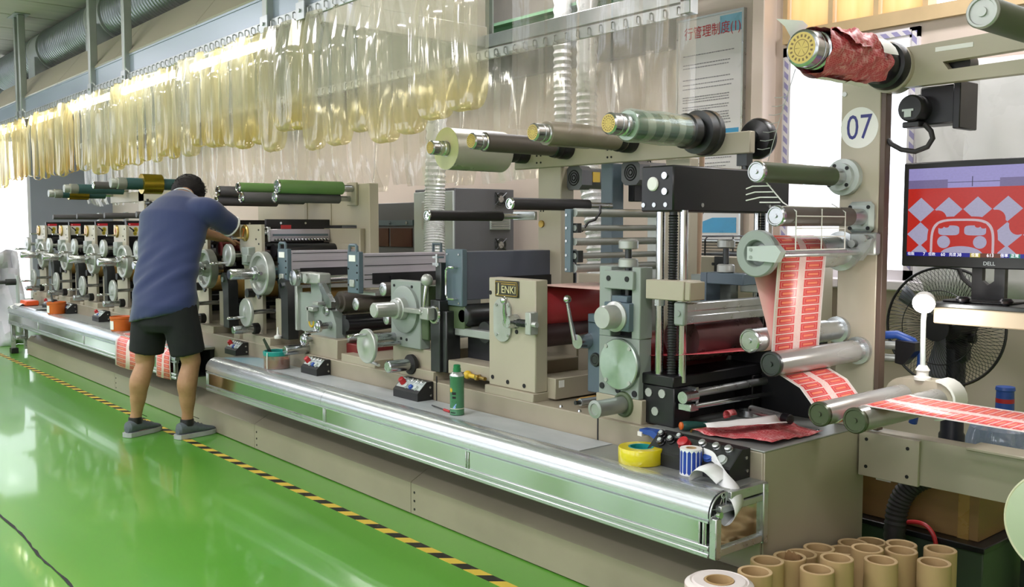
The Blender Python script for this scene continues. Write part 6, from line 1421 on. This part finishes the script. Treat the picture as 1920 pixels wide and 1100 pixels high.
# ------------------------------------------------------------------ card tubes and label roll on the floor
tubes = [(-1.693, 2.584, .295, 'tallest card tube, with torn paper in its mouth'), (-1.661, 2.354, .31, 'card tube touching the pale label reel'), (-1.70, 2.472, .305, 'card tube between the reel tube and the tall torn one'),
         (-1.723, 2.696, .27, 'card tube directly behind the tall torn one'), (-1.58, 2.562, .29, 'card tube in front of the tall torn one'), (-1.725, 2.806, .265, 'dark mouthed card tube against the bed end, third from the reel'),
         (-1.58, 2.674, .30, 'pale rimmed card tube in the middle of the front row'), (-1.697, 2.918, .24, 'low card tube half hidden in the middle of the group'), (-1.731, 3.033, .23, 'card tube in the back row by the bed end'),
         (-1.72, 3.141, .215, 'card tube in the back row touching the black hose'), (-1.595, 2.886, .28, 'card tube in the middle row behind the front pair'), (-1.508, 2.816, .28, 'card tube in the front row, next to the rightmost pair'),
         (-1.586, 3.098, .25, 'card tube farthest back beside the black hose'), (-1.532, 2.994, .265, 'card tube second from the back beside the hose side'), (-1.408, 2.97, .265, 'rightmost card tube of the front row'), (-1.446, 3.091, .27, 'rightmost card tube of the back row')]
for x, y, h, lab in tubes:
    t = thing('card_tube', lab, 'card tube', (x, y, 0), 'card tubes on the floor')
    part('wall', M().lathe((x, y, 0), (x, y, h), [(.041, 0), (.052, 0), (.052, h - .0015), (.0505, h)], 40, False, False).lathe((x, y, 0), (x, y, h), [(.041, h - .0015), (.041, 0)], 40, False, False), 'kraft', t)
    part('rim', M().lathe((x, y, 0), (x, y, h), [(.0505, h), (.0425, h), (.041, h - .0015)], 40, False, False), mat('cut card edge', '#d3b88e', .8, 0, .06, 20) if x == -1.693 else bpy.data.materials['cut card edge'], t)
    if 'torn' in lab and 'tallest' in lab:
        q = random.Random(4); part('torn_liner', M().grid([[(x + (.0375 - .004 * q.random()) * math.cos(a), y + (.0375 - .004 * q.random()) * math.sin(a), h - .03 + dz + .012 * q.random()) for dz in (0, .015, .026)] for a in [.2 + .16 * i for i in range(16)]]), 'kraft_in', t)
t = thing('label_reel', 'pale paper label reel standing on end before the card tubes', 'label reel', (-1.669, 2.19, 0))
part('wound_paper', M().lathe((-1.669, 2.19, 0), (-1.669, 2.19, .32), [(.042, 0), (.098, 0), (.099, .004), (.099, .31), (.085, .32), (.080, .316), (.075, .321), (.045, .32), (.042, .313)], 48, False, False), mat('white wound paper', '#e6dedb', .6, 0, .04, 10, (1, 1, 20)), t)
part('pink_band', M().lathe((-1.669, 2.19, 0), (-1.669, 2.19, .314), [(.0995, .01), (.1002, .012), (.1002, .308), (.086, .3185)], 48, False, False), mat('pale pink band', '#dcc3c4', .6, 0, .05, 8), t)
part('core', M().pipe((-1.669, 2.19, 0), (-1.669, 2.19, .322), .0425, .037, 36), 'kraft', t)
one('floor_scrap', 'folded grey green card with a red corner beside the label reel', 'card scrap', M().prism([(-1.80, .0), (-1.775, .17), (-1.77, .17), (-1.775, .0)], 'y', 2.26, 2.36), 'mint')
# ------------------------------------------------------------------ behind the press
t = thing('notice_board', 'tall framed work rule poster with red heading on the pale wall', 'poster', (-3.61, 4.58, 1.26))
PX0, PX1, PZ0, PZ1 = -3.86, -3.385, 1.275, 2.60
part('board', M().box(PX0, 4.575, PZ0, PX1, 4.595, PZ1), mat('white poster', '#e8e6ea', .3, 0, .02, 3), t)
part('frame', M().box(PX0 - .012, 4.57, PZ0 - .012, PX1 + .012, 4.6, PZ0).box(PX0 - .012, 4.57, PZ1, PX1 + .012, 4.6, PZ1 + .012).box(PX0 - .012, 4.57, PZ0, PX0, 4.6, PZ1).box(PX1, 4.57, PZ0, PX1 + .012, 4.6, PZ1), 'alu', t)
part('blue_wave', M().prism([(PX0 + .02, PZ0 + .04), (PX1 - .02, PZ0 + .04), (PX1 - .02, PZ0 + .13), (PX0 + .28, PZ0 + .13), (PX0 + .2, PZ0 + .105), (PX0 + .02, PZ0 + .075)], 'y', 4.5735, 4.575), mat('poster blue', '#3f9fd4', .3), t)
part('blue_band', M().box(PX0 + .01, 4.5735, 1.86, PX1 - .015, 4.575, 1.93), bpy.data.materials['poster blue'], t); part('heading_band', M().box(PX1 - .16, 4.5742, 2.49, PX1 - .005, 4.575, 2.59), mat('poster pale blue', '#8cc4e2', .3), t)
text('heading', '行管理制度(1)', .078, ((PX0 + PX1) / 2 + .02, 4.573, 2.515), FRONT, mat('poster red', '#c22a34', .4), t, .0002, 'CENTER', .88)
m = M(); q = random.Random(2)
for z in (2.385, 2.33, 2.31, 2.24, 2.21, 2.185, 2.135, 2.12, 2.105, 2.075, 2.06, 2.03, 2.015, 2.0, 1.985, 1.965, 1.80, 1.78, 1.76, 1.73, 1.71, 1.68, 1.65, 1.62, 1.60, 1.57, 1.54, 1.52, 1.49, 1.47):
    x = PX0 + .04
    while x < PX1 - .05 - q.random() * .06:
        w = q.uniform(.006, .02); m.box(x, 4.5738, z, x + w, 4.575, z + .0055); x += w + .004
part('body_text', m, mat('poster grey text', '#918e98', .5), t, kind='stuff')
t = thing('control_cabinet', 'tall control cabinet with pale front and dark vented side', 'cabinet', (-5.5, 4.15, 0))
part('body', M().box(-5.78, 3.915, .02, -5.288, 4.45, 1.62, .004), 'darkgrey', t)
dr = part('door', M().box(-5.775, 3.90, .06, -5.292, 3.916, 1.60, .003), 'lightgrey', t); part('handle', M().box(-5.66, 3.888, 1.33, -5.62, 3.90, 1.53, .003), 'cast', dr)
for y, z, in ((4.32, 1.55), (4.32, 1.22)):
    f = part('fan_grille', M().cyl((-5.288, y, z), (-5.275, y, z), .025, n=20), 'steel', t); m = M()
    for i in range(4):
        a = PI / 4 + i * PI / 2; m.tube([(-5.28, y, z), (-5.276, y + .075 * math.cos(a), z + .065 * math.sin(a))], .005, 5)
    m.torus((-5.28, y, z), (1, 0, 0), .045, .004, 24, 5); part('guard', m, 'dsteel', f)
lv = part('louvre', M().box(-5.288, 4.22, 1.33, -5.278, 4.41, 1.44, .002), 'lightgrey', t)
for i in range(6): part('slat', M().box(-5.28, 4.23, 1.340 + i * .0165, -5.272, 4.40, 1.348 + i * .0165), 'alu_dull', lv)
t = thing('dryer_cabinet', 'grey cabinet with brown smoked windows behind the tall beige post', 'cabinet', (-6.1, 4.1, 0))
part('body', M().box(-6.9, 3.92, .02, -5.80, 4.4, 1.53, .004), 'darkgrey', t)
part('window', M().box(-6.86, 3.91, 1.20, -6.14, 3.921, 1.34), mat('smoked brown window', '#4a2f26', .15, 0, .2, 4), t); part('window', M().box(-6.11, 3.91, 1.20, -5.82, 3.921, 1.34), bpy.data.materials['smoked brown window'], t)
part('top_rail', M().box(-6.9, 3.905, 1.36, -5.8, 3.925, 1.40), 'slate', t)
part('bolts', M().cyl((-6.10, 3.905, 1.38), (-6.10, 3.895, 1.38), .012, n=10).cyl((-5.87, 3.905, 1.38), (-5.87, 3.895, 1.38), .012, n=10), 'chrome', t)
one('machine_cover', 'pale grey green panel wall standing behind the first printing units', 'panel', M().box(-8.2, 3.95, 0, -6.95, 4.0, 1.5, .004), 'lightgrey')
def flex(label, pts, r, material='galv'):
    t = thing('flexible_duct', label, 'flexible duct', pts[0], 'silver flexible ducts')
    sp = smooth2(pts, 26); part('hose', M().tube(sp, [r + (.007 if i % 2 else -.002) for i in range(len(sp))], 20), material, t); return t
foil_m = mat('silver foil hose', '#e2e3e6', .3, .25, .1, 18)
flex('silver ribbed duct rising before the pale cabinet front', [(-5.10, 3.60, 1.0), (-5.12, 3.62, 1.25), (-5.16, 3.65, 1.45), (-5.16, 3.66, 1.75), (-5.15, 3.68, 2.6), (-5.15, 3.68, 3.46)], .065, foil_m)
flex('silver ribbed duct behind the clear end strips', [(-4.12, 4.15, .9), (-4.14, 4.15, 1.3), (-4.25, 4.18, 1.8), (-4.28, 4.2, 2.3), (-4.28, 4.2, 3.47)], .062, foil_m)
flex('second silver duct beside the one behind the end strips', [(-4.52, 4.25, 0.0), (-4.53, 4.25, 1.2), (-4.55, 4.25, 2.0), (-4.56, 4.25, 2.6), (-4.56, 4.25, 3.47)], .055, foil_m)
t = thing('work_cabinet', 'beige low cabinet behind the die head with a wire rack on top', 'cabinet', (-3.0, 4.1, 0))
part('body', M().box(-3.30, 3.90, 0, -2.66, 4.4, 1.20, .005), 'beige_light', t); part('dark_upright', M().box(-3.02, 3.88, .9, -2.95, 3.9, 1.2), 'dsteel', t); part('screw', M().cyl((-3.04, 3.9, 1.16), (-3.04, 3.893, 1.16), .008, n=8), 'dsteel', t)
t = thing('wire_rack', 'black wire rack standing on the low beige cabinet', 'rack', (-3.0, 4.1, 1.2))
m = M()
for z in (1.225, 1.24, 1.255, 1.27, 1.285): m.tube([(-3.22, 3.93, z), (-2.74, 3.93, z)], .0025, 5)
for x in (-3.22, -3.12, -2.75): m.tube([(x, 3.93, 1.20), (x, 3.93, 1.285), (x, 3.95, 1.30), (x, 4.3, 1.30), (x, 4.3, 1.2)], .005, 6)
part('wires', m, 'black', t); part('tray', M().box(-3.2, 3.95, 1.20, -2.76, 4.3, 1.212), 'dsteel', t)
one('wooden_pole', 'thin beige wooden pole standing behind the black die head', 'pole', M().cyl((-2.85, 3.5, .0), (-2.80, 3.5, 1.78), .013, n=12), mat('bare wood pole', '#b59a86', .6, 0, .08, 9, (4, 4, .5)))
one('cable', 'black cable hanging slanted behind the die head', 'cable', M().tube([(-3.05, 3.9, 1.5), (-3.12, 3.9, 1.42), (-3.15, 3.88, 1.33), (-3.22, 3.86, 1.22), (-3.25, 3.85, 1.2)], .008, 6), 'black')
# plastic sheet hung on the wall beside the window
q = random.Random(8); rows = []
for j in range(14):
    rows.append([(-2.30 + 1.3 * i / 20, 4.50 + .03 * math.sin(i * .9 + j * .15) + .012 * math.sin(i * 2.3 - j * .8) + q.uniform(-.006, .006), 2.12 - 1.1 * j / 13) for i in range(21)])
one('wall_sheet', 'pale creased plastic sheet hung on the wall above the monitor', 'plastic sheet', M().grid(rows), mat('milky creased sheet', '#d3d2d2', .3, 0, .04, 3, bump=.15), None, None, .002)
# white sheeting at the far end
rows = []
for j in range(16):
    z = 1.05 - 1.05 * j / 15
    rows.append([(-12.05 + .10 * math.sin(i * .8 + j * .4) + .05 * math.sin(i * 2.1 - j * .9) + q.uniform(-.02, .02) + .012 * j, 1.35 + 1.28 * i / 22, max(0.003, z + (.04 * math.sin(i * .7) if j < 15 else 0))) for i in range(23)])
one('white_sheeting', 'crumpled white sheeting draped to the floor beyond the far bench', 'plastic sheet', M().grid(rows), mat('white crumpled film', '#d9d8e2', .35, 0, .05, 4, bump=.2), None, None, .003)
one('wrapped_stack', 'low stack wrapped under the crumpled white sheeting', 'stack', M().box(-13.2, 1.4, 0, -12.25, 2.6, .95, .03), 'lightgrey')
t = thing('far_dispenser', 'small pale stand with a black knob at the very end of the press', 'stand', (-11.35, 2.5, .523))
part('plate', M().prism([(-11.4, .20), (-11.28, .20), (-11.30, .82), (-11.36, .82)], 'y', 2.44, 2.46), 'lightgrey', t); part('knob', M().cyl((-11.36, 2.45, .75), (-11.36, 2.34, .75), .035, n=16).cyl((-11.36, 2.34, .75), (-11.36, 2.28, .75), .02, n=12), 'dsteel', t)

t = thing('pendant_shade', 'white rounded pendant shade hanging before the yellow blinds', 'pendant lamp', (-2.42, 4.15, 2.48))
part('shade', M().lathe((-2.42, 4.15, 2.485), (-2.42, 4.15, 2.66), [(0, 0), (.05, .004), (.082, .02), (.095, .05), (.08, .12), (.03, .17)], 28), 'white', t)
part('cord', M().cyl((-2.42, 4.15, 2.65), (-2.42, 4.15, ZC), .006, n=8), 'white', t)

one('glue_nozzle', 'small clear cone nozzle standing behind the teal rimmed tub', 'nozzle', M().lathe((-5.38, 2.615, .66), (-5.38, 2.615, .73), [(.022, 0), (.024, .015), (.008, .025), (.004, .07), (0, .07)], 16), 'white')
# ------------------------------------------------------------------ the man bending into the press
MF = Vector((-.45, .893, 0)); MR = Vector((.893, .45, 0))      # facing, his right
def ring_loft(m, rings, n=24):
    """rings: (centre, half width vec, half depth vec)"""
    vs = []; fs = []
    for c, a, b in rings:
        c, a, b = Vector(c), Vector(a), Vector(b)
        for i in range(n):
            t = 2 * PI * i / n; vs.append(c + a * math.cos(t) + b * math.sin(t))
    k = len(rings)
    for j in range(k - 1):
        for i in range(n): q = (i + 1) % n; fs.append((j * n + i, j * n + q, (j + 1) * n + q, (j + 1) * n + i))
    vs += [Vector(rings[0][0]), Vector(rings[-1][0])]
    for i in range(n): q = (i + 1) % n; fs += [(len(vs) - 2, q, i), (len(vs) - 1, (k - 1) * n + i, (k - 1) * n + q)]
    return m.add(vs, fs)
def limb(m, pts, n=16):
    """tapered limb through (point, radius)"""
    P_ = [Vector(p) for p, r in pts]; R_ = [r for p, r in pts]; out = []; rr = []
    E_ = [P_[0] * 2 - P_[1]] + P_ + [P_[-1] * 2 - P_[-2]]
    for i in range(1, len(E_) - 2):
        for j in range(6):
            f = j / 6; a, b, c, d = E_[i - 1:i + 3]
            out.append(.5 * ((2 * b) + (c - a) * f + (2 * a - 5 * b + 4 * c - d) * f * f + (3 * b - a - 3 * c + d) * f ** 3)); rr.append(R_[i - 1] + (R_[i] - R_[i - 1]) * (f * f * (3 - 2 * f)))
    out.append(P_[-1]); rr.append(R_[-1])
    return m.tube(out, rr, n)
def fuse(o, voxel, smooth=6, fac=.5):
    a = o.modifiers.new('fuse', 'REMESH'); a.mode = 'VOXEL'; a.voxel_size = voxel; a.use_smooth_shade = True
    if smooth: b = o.modifiers.new('soft', 'SMOOTH'); b.iterations = smooth; b.factor = fac
    bpy.context.view_layer.update()
    me = bpy.data.meshes.new_from_object(o.evaluated_get(bpy.context.evaluated_depsgraph_get())); o.modifiers.clear()
    mt = list(o.data.materials); o.data = me; me.materials.clear()
    for x in mt: me.materials.append(x)
    for p in me.polygons: p.use_smooth = True
man = thing('person', 'man in navy shirt and black shorts bending into the press', 'person', (-6.05, 2.1, 0))
skin = NT('skin'); _n = skin.noise(skin.coord(), 14, 4)
skin.set(Base_Color=skin.mix(skin.rng(_n, .3, .7, 0, 1), srgb('#a67a5c'), srgb('#bb8f70')), Roughness=.5, Subsurface_Weight=.08, Subsurface_Radius=(.02, .008, .005)); skin = skin.m
pel = Vector((-5.97, 2.13, .88)); ch = Vector((-6.20, 2.31, 1.38)); nk = Vector((-6.35, 2.415, 1.55)); hd = Vector((-6.462, 2.48, 1.565))
LA, LK, LH = Vector((-6.19, 2.0, .10)), Vector((-6.12, 2.05, .47)), pel - MR * .105 + Vector((0, 0, -.02))
RA, RK, RH = Vector((-5.915, 2.235, .10)), Vector((-5.87, 2.25, .47)), pel + MR * .105 + Vector((0, 0, -.02))
RS, RE, RHd = Vector((-6.01, 2.44, 1.455)), Vector((-6.085, 2.74, 1.285)), Vector((-6.17, 2.965, 1.255))
LS, LE, LHd = Vector((-6.40, 2.27, 1.42)), Vector((-6.46, 2.50, 1.33)), Vector((-6.40, 2.74, 1.26))
b = M()
ring_loft(b, [(pel - Vector((0, 0, .08)), MR * .15, MF * .10), (pel, MR * .16, MF * .11), (pel.lerp(ch, .4), MR * .14, MF * .10), (pel.lerp(ch, .8), MR * .17, MF * .12), (ch + Vector((-.02, .03, .06)), MR * .17, MF * .11 + Vector((0, 0, -.05))), (nk - Vector((-.02, -.02, .02)), MR * .08, MF * .07)])
limb(b, [(ch + Vector((-.06, .05, .1)), .07), (nk, .062), (nk.lerp(hd, .6), .062), (hd, .06)])
b.sphere(hd + Vector((-.01, .02, .02)), .095, 24, (1, 1.08, 1.12))
b.sphere(hd + Vector((-.035, .075, -.03)), .062, 18, (1, 1, 1.1))                      # jaw and face, turned down to the work
fc = hd + MF * .125 + Vector((0, 0, -.01))
limb(b, [(fc + Vector((0, 0, .03)), .010), (fc + MF * .018 - Vector((0, 0, .005)), .015), (fc - Vector((0, 0, .012)), .010)], 8)
for s in (-1, 1):
    e = hd + MR * (.094 * s) + MF * .01 + Vector((0, 0, .005)); b.sphere(e, .026, 12, (.5, .8, 1.15))
for A, K, H in ((LA, LK, LH), (RA, RK, RH)):
    back = -MF
    limb(b, [(H, .09), (H.lerp(K, .5), .078), (K + Vector((0, 0, .05)), .062), (K, .057), (K.lerp(A, .3) + back * .022, .063), (K.lerp(A, .55) + back * .012, .052), (K.lerp(A, .85), .036), (A, .037), (A - Vector((0, 0, .05)), .042)])
    limb(b, [(A - Vector((0, .0, .045)), .035), (A + Vector((-.015, .05, -.065)), .026), (A + Vector((-.02, .09, -.07)), .02)])
for S, E, Hh, s in ((RS, RE, RHd, 1), (LS, LE, LHd, -1)):
    d = (Hh - E).normalized(); w = E.lerp(Hh, .92)
    limb(b, [(S, .062), (S.lerp(E, .5), .051), (E, .042), (E.lerp(Hh, .3), .044), (E.lerp(Hh, .7), .034), (w, .027)])
    side = d.cross(Vector((0, 0, 1))).normalized(); dn = side.cross(d)
    if dn.z > 0: dn = -dn
    pal = w + d * .05
    ring_loft(b, [(w - d * .01, side * .026, dn * .02), (w + d * .03, side * .036, dn * .016), (w + d * .075, side * .042, dn * .014), (w + d * .088, side * .038, dn * .010)], 14)
    for k, (o_, L) in enumerate(((-.031, .062), (-.011, .074), (.010, .07), (.030, .055))):
        k0 = w + d * .08 + side * o_; k1 = k0 + d * L * .45 + dn * .008; k2 = k1 + d * L * .28 + dn * L * .28; k3 = k2 + dn * L * .3
        limb(b, [(k0 - d * .02, .0095), (k0, .0095), (k1, .0088), (k2, .008), (k3, .007)], 8)
    q0 = w + d * .025 + side * (-.032 * s); limb(b, [(q0, .013), (q0 + d * .03 - side * .02 * s + dn * .012, .0115), (q0 + d * .055 - side * .016 * s + dn * .028, .009)], 8)
body = part('body', b, skin, man); fuse(body, .0065, 5)
# hair: cropped cap with a rough outline
h = M(); q = random.Random(3)
hc = hd + Vector((-.008, .018, .03)); vs = []; n, mm = 30, 16
for j in range(mm + 1):
    for i in range(n):
        ph = PI * .60 * j / mm; th = 2 * PI * i / n; rr = .108 + q.uniform(-.004, .006)
        dirv = Vector((math.sin(ph) * math.cos(th), math.sin(ph) * math.sin(th) * 1.06, math.cos(ph) * 1.08))
        fz = dirv.dot(MF)
        if fz > .55 and j > mm * .62: rr = .088
        vs.append(hc + dirv * rr)
fs = [(j * n + i, j * n + (i + 1) % n, (j + 1) * n + (i + 1) % n, (j + 1) * n + i) for j in range(mm) for i in range(n)] + [tuple(mm * n + i for i in range(n))]
h.add(vs, fs)
hair_m = mat('black hair', '#120e0d', .6, 0, .35, 40, bump=.6, spec=.25)
part('hair', h, hair_m, man)
h = M()
for i in range(420):
    th, ph = q.uniform(0, 2 * PI), math.acos(1 - q.random() * 1.15); dirv = Vector((math.sin(ph) * math.cos(th), math.sin(ph) * math.sin(th) * 1.06, math.cos(ph) * 1.08))
    p = hc + dirv * .104; t_ = dirv.cross(Vector((q.uniform(-1, 1), q.uniform(-1, 1), q.uniform(-1, 1)))).normalized(); e = p + dirv * q.uniform(.008, .018) + t_ * .012
    h.add([p - t_ * .003, p + t_ * .003, e], [(0, 1, 2)])
part('hair_tufts', h, hair_m, man, kind='stuff')
# shirt
s = M(); sp_ = lambda f: pel.lerp(ch, f) - MR * .022
ring_loft(s, [(pel + Vector((-.0, .0, -.10)) - MR * .02, MR * .235 + Vector((0, 0, .045)), MF * .165), (pel + Vector((0, 0, -.02)), MR * .225, MF * .158), (sp_(.25), MR * .225, MF * .15), (sp_(.5), MR * .225, MF * .148), (sp_(.78), MR * .25, MF * .15), (ch + Vector((-.0, .0, .03)) - MR * .03, MR * .265, MF * .14 + Vector((0, 0, -.05))),
              (ch + Vector((-.05, .055, .115)), MR * .215, MF * .10 + Vector((0, 0, -.06))), (nk - Vector((-.02, .0, .0)), MR * .12, MF * .075 + Vector((0, 0, -.05))), (nk + Vector((-.015, .015, .01)), MR * .072, MF * .062 + Vector((0, 0, -.03)))], 30)
limb(s, [(ch + MR * .10 + Vector((-.02, .03, .06)), .10), (RS - Vector((.0, .0, .0)), .088), (RS.lerp(RE, .35), .078), (RS.lerp(RE, .60), .074)], 20)
limb(s, [(ch - MR * .10 + Vector((-.02, .03, .06)), .10), (LS, .076), (LS.lerp(LE, .5), .072), (LS.lerp(LE, .8), .07)], 20)
k = NT('navy knit shirt'); v = k.coord(); n1 = k.noise(v, 420, 2); 
g_ = k.map(v, (1.2, 1.2, 3.4)); 
k.set(Base_Color=k.mix(n1, srgb('#1a264e'), srgb('#263462')), Roughness=.85, Sheen_Weight=.3)
shirt = part('shirt', s, k.m, man); fuse(shirt, .011, 8)
for v_ in shirt.data.vertices:   # soft diagonal drag folds towards the raised shoulder
    p = v_.co + OFF[man.name]; u_ = (p - pel).dot(MR); z_ = p.z - pel.z
    f = math.exp(-((z_ - .18) / .22) ** 2); g = math.sin((z_ * .75 - u_ * 1.0) * 34 + 1.2 * math.sin(z_ * 9)) + .5 * math.sin((z_ - u_ * .7) * 61 + 2)
    sag = math.exp(-((z_ + .0) / .1) ** 2) * math.sin(u_ * 40) * .5
    v_.co += v_.normal * (.0048 * f * g + .003 * sag)
cuff = RS.lerp(RE, .60); ax = (RE - RS).normalized()
part('cuff_trim', M().lathe(cuff - ax * .003, cuff + ax * .006, [(.0735, 0), (.076, .001), (.076, .007), (.0735, .009)], 28), 'paper', shirt, 'pale cuff edge')
part('collar_trim', M().torus(nk + Vector((-.012, .0, .004)), (nk - ch), .074, .006, 26, 6), 'lightgrey', shirt)
# shorts
s = M()
ring_loft(s, [(pel + Vector((0, 0, .0)), MR * .15, MF * .11), (pel + Vector((0, 0, -.06)), MR * .19, MF * .13), (pel + Vector((0, 0, -.14)), MR * .205, MF * .14), (pel + Vector((0, 0, -.19)), MR * .17, MF * .11)])
for K, H in ((LK, LH), (RK, RH)):
    limb(s, [(H + Vector((0, 0, .0)), .115), (H.lerp(K, .4), .112), (H.lerp(K, .72), .108), (H.lerp(K, .80), .108)], 22)
shorts = part('shorts', s, mat('black cotton shorts', '#131518', .85, 0, .2, 9, bump=.2), man); fuse(shorts, .011, 5)
part('pocket_seam', M().tube([pel + MR * .207 + Vector((0, 0, -.06)), pel + MR * .215 + MF * .02 + Vector((0, 0, -.2)), pel + MR * .20 + MF * .02 + Vector((0, 0, -.33))], .004, 5), 'black', shorts)
# shoes
for A in (LA, RA):
    hx, hy = A.x - .0, A.y - .06
    up = M(); fw_ = Vector((-.42, .907, 0)) if A is LA else Vector((-.22, .975, 0)); sd = Vector((fw_.y, -fw_.x, 0)); o0 = Vector((A.x, A.y, 0)) - fw_ * .06
    def rg(t, w, z0, z1): c = o0 + fw_ * t + Vector((0, 0, (z0 + z1) / 2)); return (c, sd * w, Vector((0, 0, (z1 - z0) / 2)))
    ring_loft(up, [rg(-.012, .022, .03, .075), rg(.0, .036, .022, .10), rg(.05, .042, .022, .115), rg(.10, .045, .022, .10), rg(.15, .050, .022, .078), rg(.20, .048, .022, .06), rg(.245, .036, .022, .048), rg(.262, .016, .024, .04)], 20)
    sh = part('shoe', up, mat('grey knit shoe', '#5d666c', .8, 0, .12, 60, bump=.3) if A is LA else bpy.data.materials['grey knit shoe'], man)
    so = M(); pr = [(-.022, .024), (-.01, .040), (.05, .046), (.10, .046), (.16, .053), (.21, .050), (.25, .038), (.272, .014)]
    pts = [o0 + fw_ * t + sd * w for t, w in pr] + [o0 + fw_ * t - sd * w for t, w in reversed(pr)]
    so.prism([(p.x, p.y) for p in pts], 'z', .002, .030)
    part('sole', so, mat('pale grey sole', '#a9adad', .6, 0, .08, 20) if A is LA else bpy.data.materials['pale grey sole'], sh)
    lc = M()
    for i in range(4): c = o0 + fw_ * (.09 + .025 * i) + Vector((0, 0, .103 - .010 * i)); lc.tube([c - sd * .025 - Vector((0, 0, .008)), c + Vector((0, 0, .003)), c + sd * .025 - Vector((0, 0, .008))], .003, 5)
    c = o0 + fw_ * .075 + Vector((0, 0, .112)); lc.tube([c, c + sd * .02 + fw_ * .02 + Vector((0, 0, .022)), c + sd * .035 + fw_ * .05 + Vector((0, 0, .004))], .002, 5)
    part('laces', lc, 'black', sh)
    part('sock', M().lathe(A + Vector((0, 0, -.02)), A + Vector((0, 0, .022)), [(.044, 0), (.043, .03), (.041, .042)], 20), 'black', sh)
